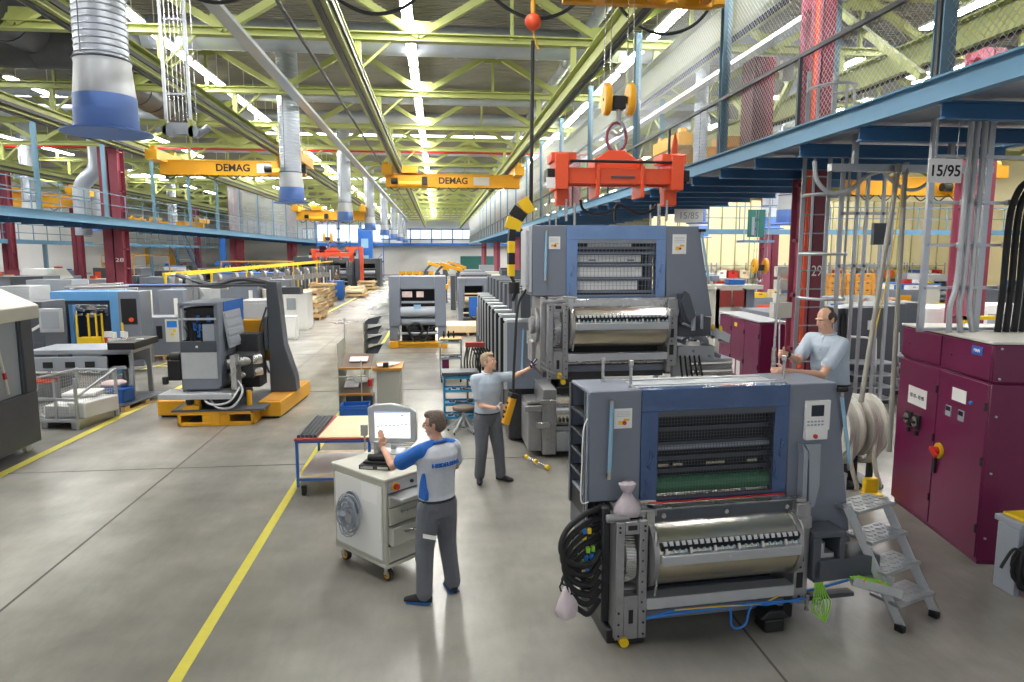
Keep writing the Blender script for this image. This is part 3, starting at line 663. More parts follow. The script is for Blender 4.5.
    # lower frame: cast left post with a slot and gear wheel
    q = MB()
    q.box(.17,.245,-.26,-.2,.06,1.08).box(.375,.45,-.26,-.2,.06,1.08).box(.245,.375,-.26,-.2,.97,1.08).box(.245,.375,-.26,-.2,.06,.44)
    q.box(.17,.2,-.2,.6,.1,1.1).box(.42,.45,-.2,.6,.1,1.1)
    q.prism([(-.2,.1),(.62,.1),(.62,1.17),(-.2,1.08)], .43, .45, 'yz')
    q.build('side_frame', CM, t, bevel=.006)
    q = MB()
    for z in (.1,.2,.3,1.0,1.04): q.cyl((.2,-.262,z),(.2,-.268,z),.01,n=8); q.cyl((.42,-.262,z),(.42,-.268,z),.01,n=8)
    for k in range(7): q.cyl((.405,-.262,.38+k*.09),(.405,-.268,.38+k*.09),.008,n=8)
    q.box(.27,.35,-.263,-.258,1.01,1.05).box(.29,.33,-.263,-.258,.2,.32)
    q.build('bolt_hole', M['black'], t)
    gw = MB(); n = 48; prof = []
    gw.lathe((.255,-.02,.72), [(.05,0),(.22,0),(.235,.015),(.235,.095),(.22,.11),(.05,.11)], 48, axis='x')
    for k in range(64):
        a = 2*PI*k/64; gw.bar((.262,-.02+.236*math.cos(a),.72+.236*math.sin(a)), (.358,-.02+.236*math.cos(a+.05),.72+.236*math.sin(a+.05)), .01, .008)
    gw.build('gear_wheel', ST, t)
    MB().cyl((.22,-.1,.42),(.4,-.1,.42),.06).cyl((.26,-.14,.4),(.36,-.14,.4),.045).build('drive_shaft', CM, t)
    # big side plate
    cp = MB(); cp.box(.1,.17,-.1,.75,.14,1.15); cp.cyl((.06,.2,.75),(.1,.2,.75),.24,n=28).cyl((.0,.2,.75),(.06,.2,.75),.12,n=24)
    for a in range(6): cp.cyl((.05,.2+.18*math.cos(a*PI/3),.75+.18*math.sin(a*PI/3)),(.1,.2+.18*math.cos(a*PI/3),.75+.18*math.sin(a*PI/3)),.03,n=10)
    cp.box(.05,.17,.35,.7,.2,.5).build('gear_side_plate', CM if up else CD, t, bevel=.008)
    # right side frame
    q = MB(); q.box(1.84,1.9,-.22,.6,.12 if up else .2,1.12).box(1.84,1.98,-.24,-.18,.2,1.12).box(1.83,1.99,-.25,-.23,.9,1.0); q.build('side_frame', CM, t, bevel=.006)
    q = MB(); q.box(1.87,1.93,-.245,-.24,.36,.5).box(1.87,1.93,-.245,-.24,.6,.72)
    for z in (.28,.55,.8,.86): q.cyl((1.9,-.241,z),(1.9,-.247,z),.012,n=8)
    q.build('bolt_hole', M['black'], t)
    # main cylinder with gripper row
    cy, cz, r = -.06, .755, .3
    MB().cyl((.5,cy,cz),(1.82,cy,cz),r-.004,n=64).build('impression_cylinder', M['plate'], t)
    def arc(a0, a1, rr, x0=.53, x1=1.79, n_=10):
        q = MB(); v = []
        for i in range(n_+1):
            a = R(a0+(a1-a0)*i/n_)
            for x in (x0, x1):
                v.append((x, cy-rr*math.cos(a), cz+rr*math.sin(a)))
        return q.add(v, [(2*i, 2*i+1, 2*i+3, 2*i+2) for i in range(n_)])
    arc(33, 84, r+.004).build('silver_plate', M['chrome'], t)
    b_ = MB()
    b_.bar((.53,cy-r*math.cos(R(5))-.01,cz+r*math.sin(R(5))), (1.8,cy-r*math.cos(R(5))-.01,cz+r*math.sin(R(5))), .05, .085, upv=(0,-.09,.99)).box(1.12,1.15,cy-r-.05,cy-r,cz+.015,cz+.04); b_.build('clamp_bar', M['galvl'], t, bevel=.004)
    gk = MB(); gk.bar((.53,cy-(r-.012)*math.cos(R(22)),cz+(r-.012)*math.sin(R(22))), (1.8,cy-(r-.012)*math.cos(R(22)),cz+(r-.012)*math.sin(R(22))), .04, .11, upv=(0,-.37,.93)); gk.build('gripper_pit', M['black'], t, smooth=0)
    ga, gb, gc = MB(), MB(), MB()
    for k in range(23):
        x = .56+k*.0545
        for a, d_, m_ in ((28,.035,ga), (19,.03,gb)):
            yy, zz = cy-(r+.026)*math.cos(R(a)), cz+(r+.026)*math.sin(R(a))
            if m_ is ga: ga.bx((x,yy,zz), (.032,.03,.036), (R(-a),0,0))
            elif k % 4: gc.bx((x+.02,yy,zz-.01), (.008,.02,.03), (R(-a),0,0))
            else: ga.bx((x+.01,yy,zz-.012), (.02,.02,.05), (R(-a),0,0))
    ga.cyl((.53,cy-(r+.012)*math.cos(R(25)),cz+(r+.012)*math.sin(R(25))),(1.8,cy-(r+.012)*math.cos(R(25)),cz+(r+.012)*math.sin(R(25))),.007,n=8)
    ga.build('gripper', M['galvl'], t, smooth=0); gc.build('gripper_spring', M['lblue'], t, smooth=0)
    q = MB(); q.lathe((.47,cy,cz), [(.1,0),(r+.01,0),(r+.01,.045),(.1,.045)], 40, axis='x').lathe((1.8,cy,cz), [(.1,0),(r+.01,0),(r+.01,.04),(.1,.04)], 40, axis='x'); q.build('bearer_ring', CM, t)
    MB().tube([(.5,-.3,1.0),(.49,-.33,.9),(.51,-.32,.6),(.5,-.3,.45)], .012, smooth=4).build('side_pipe', ST, t)
    MB().tube([(1.82,-.2,1.03),(1.86,-.3,.95),(1.85,-.3,.7),(1.83,-.27,.6)], .012, smooth=4).build('side_pipe', ST, t)
    # upper cross rails
    MB().box(.52,1.9,-.17,-.09,1.03,1.13).build('front_rail', M['steel'] if up else M['hgreyd'], t, bevel=.005)
    q = MB(); q.box(.5,1.9,-.18,-.07,1.012,1.03).box(.46,.53,-.2,-.07,1.0,1.13).box(1.86,1.95,-.2,-.1,1.04,1.15).box(.5,1.9,-.16,-.07,1.13,1.14)
    for x in (.62,1.2,1.78): q.cyl((x,-.17,1.08),(x,-.185,1.08),.02,n=10)
    q.build('rail_fitting', ST, t)
    MB().box(.53,1.84,-.05,-.03,1.14,1.15).build('orange_seal', M['red'], t, smooth=0) if not up else None
    MB().box(.3,.56,-.18,.0,1.08,1.14).box(.2,.42,-.1,.1,1.06,1.16).cyl((.1,-.2,1.1),(.3,-.2,1.1),.035).build('bracket', CM, t, bevel=.01)
    # lower cross members
    MB().box(.45,1.84,-.26,-.12,.3,.4).build('lower_guide', M['galvl'], t, bevel=.006)
    MB().cyl((.45,-.23,.3),(1.82,-.23,.3),.012).cyl((.45,-.15,.26),(1.82,-.15,.26),.02).build('rod', ST, t)
    MB().box(.45,1.84,-.12,.5,.13,.22).box(.45,1.84,.0,.1,.22,.34).build('base_beam', M['hgrey'], t, bevel=.008)
    MB().box(.5,1.8,.05,.4,.22,.5).build('inner_box', M['black'], t, smooth=0)
    if not up:
        MB().box(.12,.3,-.2,.6,0,.13).box(.3,.45,-.24,-.1,.0,.06).box(1.55,1.74,-.3,-.12,0,.12).prism([(1.5,.12),(1.78,.12),(1.72,.2),(1.58,.2)],-.3,-.14).box(1.84,1.95,-.1,.6,0,.2).build('foot', M['black'], t, bevel=.015)
        MB().cyl((.25,-.285,.045),(.25,-.2,.045),.04,n=16).build('yellow_end_cap', M['yellow'], t)
        # hoses
        hs = MB()
        for k in range(6):
            z0 = 1.04-k*.085; o_ = .02*k
            hs.tube([(.12,-.02,z0+.1),(-.08,-.12,z0+.07),(-.24+o_*.5,-.18,z0-.02),(-.3+o_*.8,-.22,z0-.16),(-.22+o_,-.22,z0-.28),(-.04,-.2,z0-.32),(.07,-.14,z0-.24)], .024, n=8, smooth=6)
        for k in range(9): hs.tube([(.08,-.05,1.0-k*.03),(-.1-random.random()*.12,-.1,.95-k*.04),(-.15-random.random()*.12,-.1,.7-k*.03),(.05,-.05,.5-k*.02)], .008, n=5, smooth=4)
        hs.build('black_hose', M['rubber'], t)
        for mm, nn in (('cable','blue_plug'),('yellow','yellow_plug'),('lime','green_plug')):
            q = MB()
            for k in range(7):
                q.box(*(lambda a, b, c: (a, a+.03, b, b+.03, c, c+.045))(-.22+random.random()*.24, -.18+random.random()*.1, .42+random.random()*.55))
            q.build(nn, M[mm], t, smooth=0)
        MB().lathe((-.24,-.22,.36), [(.02,.2),(.03,.18),(.05,.14),(.085,.08),(.095,.04),(.1,.0),(.07,-.06),(.01,-.08)], 14, sy=.7).build('plastic_bag', M['poly'], t)
        crumple([c for c in bpy.data.objects if c.name.startswith('plastic_bag')][-1], .009)
        # blue cable at the foot
        MB().tube([(.45,-.26,.23),(.7,-.27,.28),(1.0,-.27,.27),(1.2,-.28,.26),(1.22,-.3,.12),(1.28,-.3,.08),(1.36,-.3,.12),(1.42,-.28,.26),(1.6,-.27,.25),(1.95,-.26,.27)], .011, smooth=6).tube([(.45,-.27,.24),(.8,-.28,.26),(1.5,-.28,.28),(1.9,-.27,.25)], .011, smooth=4).build('blue_cable', M['cable'], t)
        MB().tube([(.7,-.28,.29),(1.1,-.29,.29),(1.5,-.28,.27),(1.7,-.26,.32)], .006, smooth=4).build('yellow_cable', M['yellow'], t)
        q = MB(); q.bx((.27,-.1,.02),(.05,.4,.02)) if 0 else None
        # right bracket and tray
        q = MB(); q.box(1.98,2.3,-.3,-.05,.82,.87).box(1.98,2.06,-.3,-.05,.45,.82).box(2.24,2.3,-.3,-.05,.62,.82).prism([(2.0,.62),(2.66,.62),(2.66,.44),(2.0,.42)],-.3,-.02).box(1.98,2.5,-.2,-.1,.2,.24)
        q.build('dark_bracket', HD, t, bevel=.006)
        MB().cyl((2.1,-.2,.65),(2.1,-.2,.75),.05).box(2.07,2.22,-.25,-.1,.6,.66).build('bracket_fitting', M['galvl'], t)
        tr_ = MB(); Tm = Matrix.Translation((2.35,-.3,.42)) @ Euler((0,R(10),R(-24))).to_matrix().to_4x4(); tr_.T = Tm
        tr_.box(0,.4,-.12,.12,0,.008).box(0,.4,-.12,-.112,0,.08).box(0,.4,.112,.12,0,.08).build('cable_trough', M['galvl'], t, smooth=0)
        q = MB(); q.T = Tm
        for k in range(5): q.tube([(.0,-.05+.025*k,.03),(.15,-.05+.02*k,.05),(.35,-.03+.03*k,.03)], .006, smooth=3)
        q.T = Matrix()
        for k in range(7): q.tube([(2.05+k*.01,-.25,.42),(2.03+.02*k,-.28,.3),(2.0+.03*k,-.3,.16+.01*k),(2.14,-.3,.05)], .006, smooth=4)
        q.build('green_wires', M['lime'], t)
        MB().tube([(2.0,-.2,.3),(2.2,-.22,.34),(2.5,-.26,.42)], .012, smooth=4).build('blue_cable', M['cable'], t)
        MB().cyl((2.4,-.43,.47),(2.4,-.45,.47),.02).cyl((2.52,-.47,.45),(2.52,-.49,.45),.02).build('yellow_cap', M['yellow'], t)
        MB().cyl((2.05,-.25,.22),(2.12,-.25,.22),.03).cyl((1.98,-.25,.15),(1.98,-.25,.3),.02).build('valve', M['steel'], t)
        # tied plastic bag on the post
        bg = MB().lathe((.31,-.12,1.09), [(.11,0),(.125,.03),(.12,.065),(.1,.1),(.075,.13),(.05,.16),(.035,.19),(.05,.215),(.065,.24),(.075,.27),(.04,.29)], 18, sy=.8).build('tied_plastic_bag', M['poly'], t)
        crumple(bg, .008)
    else:
        MB().box(.46,1.84,-.1,.0,.05,.33).box(.5,1.8,-.13,-.1,.28,.33).box(.12,.3,-.2,.6,.08,.16).box(1.84,1.93,-.15,.6,.08,.16).box(.2,1.9,.3,.36,.14,.24).build('underside', CD, t, bevel=.01)
        q = MB(); q.box(1.95,2.5,-.15,.3,.6,.86).cyl((2.1,-.2,.85),(2.1,-.1,.85),.1).prism([(1.96,1.2),(2.06,1.2),(2.16,.86),(2.05,.8)],-.26,-.2).prism([(1.99,1.1),(2.04,1.24),(2.1,1.2),(2.2,.9),(2.1,.8)],-.34,-.26)
        q.build('side_gear_box', HD, t, bevel=.01)
        MB().tube([(2.03,-.3,.8),(2.2,-.25,.75),(2.2,-.25,.95)], .02, smooth=4).cyl((2.18,-.3,.7),(2.18,-.3,.95),.03).cyl((2.3,-.3,.72),(2.3,-.3,.92),.02).build('air_cylinder', M['hgreyl'], t)
        for (x, z) in ((.33,.1),(.38,.02)): MB().cyl((x,-.3,z),(x,-.25,z+.02),.035).build('yellow_end_cap', M['yellow'], t)
        MB().bar((.05,-.28,.25),(.4,-.3,.08),.02,.02).bar((.1,-.2,.3),(.4,-.25,.02),.02,.02).build('brace', ST, t)
    return t
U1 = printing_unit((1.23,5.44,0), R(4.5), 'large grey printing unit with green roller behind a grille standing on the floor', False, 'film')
U2 = printing_unit((1.265,9.2,1.515), R(1.5), 'printing unit with white sheet guides hanging from the orange lifting beam', True, 'filmlit')
U1.scale = (.975,1,1)
def on_unit(U, x, y, z): return U.matrix_basis @ Vector((x, y, z)) if 0 else Matrix.Translation(U.location) @ Matrix.Rotation(U.rotation_euler.z, 4, 'Z') @ Vector((x, y, z))
# lifting bolts standing on the deck
for i, (x, y, h) in enumerate(((.25,.42,.2),(.4,.12,.22),(1.83,.12,.22))):
    MB().cyl((0,0,0),(0,0,.015),.022).cyl((0,0,.015),(0,0,h),.013,n=10).lathe((0,0,h), [(.016,-.03),(.022,-.028),(.022,.01),(.016,.014)], 12).build('lifting_bolt', M['steel'], loc=on_unit(U1, x, y, 2.121), label=['slim steel lifting bolt, the rear one at the left end of the unit top','slim steel lifting bolt, the front one at the left end of the unit top','slim steel lifting bolt beside the hands of the balding man'][i], cat='bolt')
for i, x in enumerate((.28,.37,1.72,1.86)):
    MB().cyl((0,0,0),(0,0,.3),.012).build('suspension_rod', M['steel'], loc=on_unit(U2, x, .25, 2.12), label='thin steel rod joining the suspended unit to the orange lifting beam', cat='rod', group='suspension rods')
# ================================================================= purple cabinets, ladder tower, hoses (right)
def steel_cabinet(loc, rz, Wd, Dp, Ht, lab, doors, m='purple', top=None, split=None):
    """front faces local -y"""
    t = thing('control_cabinet', lab, 'cabinet', loc, rz)
    zt = Ht if not split else split
    MB().box(0,Wd,.02,Dp,.06,zt-.02).box(.02,Wd-.02,.04,Dp-.02,0,.06).build('body', M[m], t, bevel=.008)
    if split:
        MB().box(0,Wd,.02,Dp,zt,Ht).box(.01,Wd-.01,.03,Dp-.01,zt-.02,zt).build('upper_body', M[m], t, bevel=.008)
        for i in range(2):
            w_ = Wd/2; MB().box(i*w_+.01,(i+1)*w_-.01,0,.022,zt+.02,Ht-.02).box(i*w_+.2,i*w_+.23,-.012,0,zt+.17,zt+.2).build('flap', M[m], t, bevel=.004)
    w_ = Wd/doors
    for i in range(doors):
        d_ = MB().box(i*w_+.008,(i+1)*w_-.008,0,.022,.08,zt-.03).build('door', M[m], t, bevel=.004)
        q = MB()
        for z in (.35, zt*.55, zt-.3): q.box((i+1)*w_-.03,(i+1)*w_-.005,-.015,0,z,z+.09)
        q.build('hinge', M['black'], d_, smooth=0)
    if top: MB().box(-.01,Wd+.01,-.01,Dp+.01,Ht,Ht+.03).build('top_panel', M[top], t, bevel=.006)
    return t
pc = steel_cabinet((5.93,8.15,0), R(-101), 1.9, 1.25, 2.34, 'big purple control cabinet with a red main switch and a cable ladder on top', 2, split=1.95, top='offwhite')
pl = MB().box(.28,.72,-.006,0,1.4,1.62).build('sign_plate', M['white'], pc, smooth=0)
text('15 15 - 15 95', .062, M['black'], pl, (.5,-.008,1.51), FR, bold=.002)
for i, x in enumerate((.36,.56)):
    s_ = MB().box(x-.07,x+.07,-.03,0,1.12,1.3).cyl((x,-.03,1.21),(x,-.05,1.21),.055,n=16).box(x-.045,x+.045,-.085,-.05,1.195,1.225).box(x-.03,x+.03,-.03,0,1.04,1.1).build('rotary_switch', M['black'], pc, bevel=.004)
    MB().lathe((x,-.052,1.21), [(.056,-.002),(.064,-.002),(.064,.004)], 18, axis='y').build('silver_ring', M['steel'], s_)
MB().box(1.25,1.52,-.005,0,1.64,1.78).build('white_plate', M['white'], pc, smooth=0)
q = MB()
for x in (1.2,1.45): q.box(x-.05,x+.06,-.01,0,1.44,1.56)
d_ = q.build('meter', M['hgreyl'], pc, bevel=.003)
q = MB()
for x in (1.2,1.45): q.box(x-.04,x+.05,-.012,-.01,1.5,1.55)
q.build('display', M['screen'], d_, smooth=0)
MB().cyl((1.62,-.02,1.68),(1.62,0,1.68),.02).build('blue_lamp', M['cable'], pc)
ms = MB().cyl((1.08,-.02,1.0),(1.08,0,1.0),.09,n=20).build('yellow_switch_plate', M['yellow'], pc)
MB().cyl((1.08,-.07,1.0),(1.08,-.02,1.0),.05,n=16).bar((1.03,-.08,1.02),(1.17,-.08,.95),.035,.045).build('red_knob', M['red'], ms, bevel=.004)
MB().box(1.0,1.05,-.03,0,.72,.92).build('door_lever', M['black'], pc, bevel=.004)
MB().box(1.55,1.74,-.006,0,2.2,2.29).build('badge', M['blue'], pc, smooth=0); text('MAN', .05, M['white'], pc, (1.645,-.008,2.245), FR)
q = MB()
for x in (1.93,):
    for z in (.3,1.0,1.6,1.99,2.3): q.cyl((x-.02,.08,z),(x-.005,.08,z),.012,n=8); q.cyl((x-.03,1.1,z),(x-.005,1.1,z),.012,n=8)
q.build('corner_bolt', M['galvl'], pc)
pc2 = steel_cabinet((6.15,14.4,0), R(-95), 2.3, .5, 1.97, 'row of three purple cabinet doors standing behind the working unit', 3, top='galvl')
q = MB()
for x, z in ((.1,.75),(.45,.75),(.85,.8),(1.15,.8)): q.box(x,x+.2,-.006,0,z,z+.3)
q.build('white_plate', M['white'], pc2, smooth=0)
q = MB()
for x in (.18,.5,.9,1.2): q.box(x-.06,x+.06,-.05,0,.5,.65)
q.build('rotary_switch', M['black'], pc2, bevel=.01)
MB().box(.95,1.1,-.005,0,1.78,1.86).box(1.7,2.1,-.005,0,.45,.62).build('yellow_sticker', M['yellow'], pc2, smooth=0)
# cable ladder tower on top of the big cabinet
tw = thing('cable_ladder', 'galvanised cable ladder rising from the big purple cabinet to the walkway', 'cable ladder', (5.45,7.2,2.37))
q = MB()
for x in (0,.68,1.25,1.75): q.box(x-.035,x+.035,-.02,.02,0,2.35)
q.build('upright', M['galv'], tw, smooth=0)
q = MB()
for z in (.03,.5,.98,1.45,1.95): q.box(0,1.8,-.05,-.02,z-.015,z+.015); q.box(0,1.8,.02,.05,z-.015,z+.015)
q.build('rung', M['galv'], tw, smooth=0)
q = MB()
for z in (.5,.98,1.45):
    for x in (.35,.42,.5,.9,1.0,1.1): q.box(x-.03,x+.03,-.09,-.05,z-.03,z+.03)
q.build('clamp', M['galvl'], tw, smooth=0)
for i, x in enumerate((.33,.41,.5)):
    MB().tube([(x-.05+i*.06,-.1,0),(x-.06+i*.03,-.1,.3),(x,-.1,.6),(x+.01,-.1,1.5),(x+.06,-.05,2.36)], .03, n=8, smooth=5).build('conduit', M['galvl'], loc=(5.45,7.2,2.37), label='pale flexible conduit climbing the cable ladder on the purple cabinet', cat='conduit', group='pale conduits')
for i, x in enumerate((.88,.98,1.08,1.18)):
    MB().tube([(x-.02,-.12,-.0),(x,-.12,.5),(x+.0,-.12,1.2),(x+.05,-.12,1.5),(x+.2+.02*i,-.1,1.68),(x+.6,-.05,1.75)], .034, n=8, smooth=5).build('power_cable', M['rubber'], loc=(5.45,7.2,2.37), label='thick black power cable climbing the cable ladder on the purple cabinet', cat='cable', group='thick black cables')
MB().box(0,2.2,-.05,.05,0,.09).box(.3,.36,-.03,.03,.09,.5).box(1.6,1.66,-.03,.03,.09,.5).build('cable_tray', M['galv'], loc=(4.9,8.3,4.28), smooth=0, label='galvanised tray hanging under the cross beams of the right walkway', cat='cable tray')
MB().tube([(0,0,.35),(.05,0,.1),(.25,0,-.06),(.55,0,.0),(.85,.1,.2),(1.2,.1,.28)], .03, n=8, smooth=6).tube([(.9,0,.3),(1.2,0,.05),(1.5,0,.0),(1.8,0,.25)], .025, n=8, smooth=6).build('grey_hose', M['galvl'], loc=(4.98,8.8,4.12), label='grey hose looping below the right walkway', cat='hose')
# sign 15/95
sg = thing('bay_sign', 'white hanging sign reading 15/95', 'sign', (4.95,6.6,3.97), R(2))
MB().box(0,.385,-.006,.006,0,.24).build('board', M['white'], sg, bevel=.003)
text('15/95', .155, M['black'], sg, (.192,-.008,.115), FR, bold=.003)
MB().cyl((.07,0,.24),(.07,0,.75),.003,n=5).cyl((.32,0,.24),(.32,0,.75),.003,n=5).build('wire', M['steel'], sg)
# leaning poles
for a, b_, l in ((D(899,165,8.2),D(861,402,7.3),'first'),(D(906,163,8.3),D(889,452,7.7),'second')):
    q = MB(); q.cyl((0,0,0),b_-a,.03,n=10); q.cyl((0,0,-.0),(b_-a)*.04,.04,n=10); q.build('hanging_pole', M['pole'], loc=a, label='long grey pole hanging from the right walkway, %s of the pair counted from the column'%l, cat='pole')
MB().tube([(0,0,0),(-.1,0,-1.2),(-.35,-.1,-2.3),(-.45,-.1,-3.1)], .008, n=6, smooth=4).build('hanging_rope', M['yellow'], loc=D(905,165,8.4), label='thin yellow rope hanging beside the grey poles', cat='rope')
MB().box(-.12,.12,-.03,.03,-.14,.14).build('junction_box', M['hgreyd'], loc=D(881,234,8.5), label='small grey box fixed on the hanging pole pair', cat='box')
# caged access ladder
cl = thing('caged_ladder', 'galvanised caged ladder reaching the walkway beside the numbered red column', 'ladder', (5.45,9.9,2.0))
q = MB()
for x, y in ((0,0),(.4,0)): q.box(x-.03,x+.03,y-.012,y+.012,-2.0,3.9)
for k in range(17): q.cyl((0,0,-1.8+k*.28),(.4,0,-1.8+k*.28),.012,n=6)
q.build('rails_and_rungs', M['galv'], cl, smooth=0)
q = MB()
def hoop(z): return [(.0,0,z),(-.1,-.25,z),(.0,-.55,z),(.2,-.65,z),(.4,-.55,z),(.5,-.25,z),(.4,0,z)]
for z in (.6,1.25,2.1,3.1,3.6): q.tube(hoop(z), .024, n=6, smooth=4)
q.build('hoop', M['galvl'], cl)
q = MB()
for x, y in ((-.07,-.4),(.2,-.65),(.47,-.4)): q.box(x-.018,x+.018,y-.006,y+.006,.6,3.6)
q.build('cage_bar', M['galvl'], cl, smooth=0)
sf = MB()
for z in (1.1,1.85): sf.box(-.1,.75,-.02,.02,z-.04,z)
for x in (-.08,.15,.3,.55,.7): sf.box(x-.02,x+.02,-.02,.02,-1.2,2.5)
sf.build('support_grid', M['galv'], loc=(5.85,9.4,2.0), smooth=0, label='galvanised upright frame beside the caged ladder', cat='frame')
# boxes on the column
for i, z in enumerate((2.95,2.72,2.48)): MB().box(-.1,.1,-.06,.06,-.09,.09).cyl((0,-.08,0),(0,-.06,0),.06).build('wall_socket', M['offwhite'], loc=Vector((D(781,275,11.25).x,11.25,z)), bevel=.008, label='white round-faced socket on the red column, %s of three' % ('top','middle','bottom')[i], cat='socket')
MB().box(-.16,.16,-.08,.08,-.13,.13).box(-.14,-.02,-.085,-.08,-.1,.1).build('switch_box', M['offwhite'], loc=Vector((D(781,304,11.1).x,11.1,2.3)), bevel=.008, label='beige switch box on the red column above the rod', cat='switch box')
MB().cyl((0,0,0),(-.12,-.3,-.95),.012).build('conduit', M['galvl'], loc=Vector((D(780,312,11.0).x,11.0,2.17)), label='thin white conduit below the beige switch box', cat='conduit')
MB().box(-.1,.1,-.06,.06,-.16,.16).box(-.02,.02,-.065,-.06,-.1,.0).build('switch_box', M['offwhite'], loc=D(787,70,11.0), bevel=.008, label='white switch box on the red column above the walkway', cat='switch box')
MB().cyl((0,0,0),(0,0,8.4),.035,n=8).build('orange_conduit', M['orange'], loc=(D(806,250,11.2).x,11.22,0), label='bright orange conduit running up between the flanges of the numbered column', cat='conduit')
MB().box(0,.4,0,.5,0,1.85).box(.02,.38,-.01,0,.03,1.8).build('locker', M['redcol'], loc=(5.72,12.3,4.93), bevel=.01, label='tall dull purple steel locker standing on the walkway by the column', cat='locker')
hl = thing('folded_parasol', 'small orange cone-shaped cover on a post at the walkway', 'cover', D(675,147,12.5))
MB().lathe((0,0,0), [(.07,-.3),(.08,-.25),(.05,.1),(.01,.25)], 10).build('cover', M['orange'], hl)
MB().cyl((0,0,-.75),(0,0,-.3),.025).build('post', M['hgreyd'], hl)
# hose reels
for i, (px, py, r) in enumerate(((851,433,.36),(872,436,.36))):
    c = D(px, py, 8.9)
    t = thing('hose_reel', 'cream hose reel hung with thick pale hoses behind the steps, %s' % ('nearer to the unit','nearer to the purple cabinet')[i], 'hose reel', (5.66+.34*i, 8.9, .85))
    MB().lathe((-.1,0,0), [(.12,-.04),(r+.08,-.05),(r+.08,-.02),(r-.05,.0),(r-.05,.12),(r+.08,.15),(r+.08,.18),(.12,.17)], 28, axis='x').build('drum', M['offwhite'], t)
    q = MB()
    for k in range(5): q.tube([((-.07+k*.03),(r-.0)*math.cos(a),(r-.0)*math.sin(a)*(1 if math.sin(a) > 0 else 1.5)) for a in [2*PI*j/20 for j in range(20)]], .022, n=6, closed=True)
    q.tube([(-.05,-r,0),(-.1,-r-.05,-.4),(.05,-r-.0,-.8),(.1,-r+.2,-.83)], .03, smooth=5)
    q.build('hose', M['offwhite'], t)
    MB().box(-.14,-.1,-.05,.05,-.85,.1).box(.1,.14,-.05,.05,-.85,.1).box(-.14,.14,-.3,.3,-.85,-.8).build('stand', M['black'], t, smooth=0)
MB().box(0,.2,0,.08,0,.25).box(-.03,.22,-.1,.08,0,.05).build('yellow_stop', M['yellow'], loc=(5.68,8.32,0), bevel=.02, label='small yellow protective bracket on the floor at the corner of the purple cabinet', cat='bracket')
# cable coil with yellow lid, bottom right
ch = thing('cable_stand', 'low stand with a yellow top beside the black cable coil', 'stand', (5.42,5.62,0))
MB().box(0,.5,-.02,.3,.66,.72).box(.0,.06,0,.25,0,.66).box(.4,.46,0,.25,0,.66).build('stand', M['hgreyl'], ch, bevel=.01)
MB().box(.06,.48,0,.27,.72,.75).build('yellow_top', M['yellow'], ch, bevel=.01)
q = MB()
for k in range(11):
    c = (random.uniform(-.04,.04), random.uniform(-.05,.05), random.uniform(-.03,.03)); r = random.uniform(.2,.28); ang = random.uniform(-.3,.3)
    q.tube([(c[0]+r*.72*math.cos(a)*math.cos(ang), c[1]+r*.5*math.cos(a)*math.sin(ang)+.03*math.sin(2*a+k), c[2]+r*1.05*math.sin(a)) for a in [2*PI*j/18 for j in range(18)]], .013, n=6, closed=True)
q.tube([(-.1,-.05,.1),(-.2,0,.2),(-.3,0,.08),(-.33,.0,.02)], .014, smooth=5)
q.build('cable_coil', M['rubber'], loc=(5.5,5.52,.33), label='coil of black cable hanging at the bottom right corner', cat='cable')
# ================================================================= steps and platform for the man at the unit
ss = thing('step_ladder', 'light aluminium steps with diamond-plate treads beside the large printing unit', 'steps', (3.93,5.2,0), R(22))
for x in (0,.5):
    MB().bar((x+.02,-.03,.03),(x-.2,.4,1.02),.03,.075).build('stile', M['galvl'], ss, bevel=.004)
    MB().box(x-.025,x+.025,-.07,.01,0,.06).build('rubber_foot', M['black'], ss, bevel=.004)
for k in range(4):
    z = .25*(k+1); y = .1+.113*k*1
    xo = -.045*(k+1)
    tr_ = MB().box(xo-.0,xo+.52,y-.14,y+.14,z-.03,z).build('tread', M['galv'], ss, bevel=.004)
    q = MB()
    for i in range(7):
        for j in range(4): q.bx((xo+.05+i*.07,y-.1+j*.065,z+.002),(.045,.02,.006),(0,0,R(35 if (i+j)%2 else -35)))
    q.build('tread_pattern', M['galvl'], tr_, smooth=0)
pt = thing('work_platform', 'low aluminium work platform behind the printing unit under the standing man', 'platform', (3.0,6.36,0), R(4))
MB().box(0,1.2,0,.75,.95,.99).build('deck', M['galv'], pt, bevel=.004)
q = MB()
for x in (.03,1.17):
    for y in (.03,.72): q.box(x-.025,x+.025,y-.025,y+.025,0,.95)
q.box(0,1.2,.0,.03,.45,.5); q.box(0,1.2,.72,.75,.45,.5); q.build('frame', M['galvl'], pt, smooth=0)
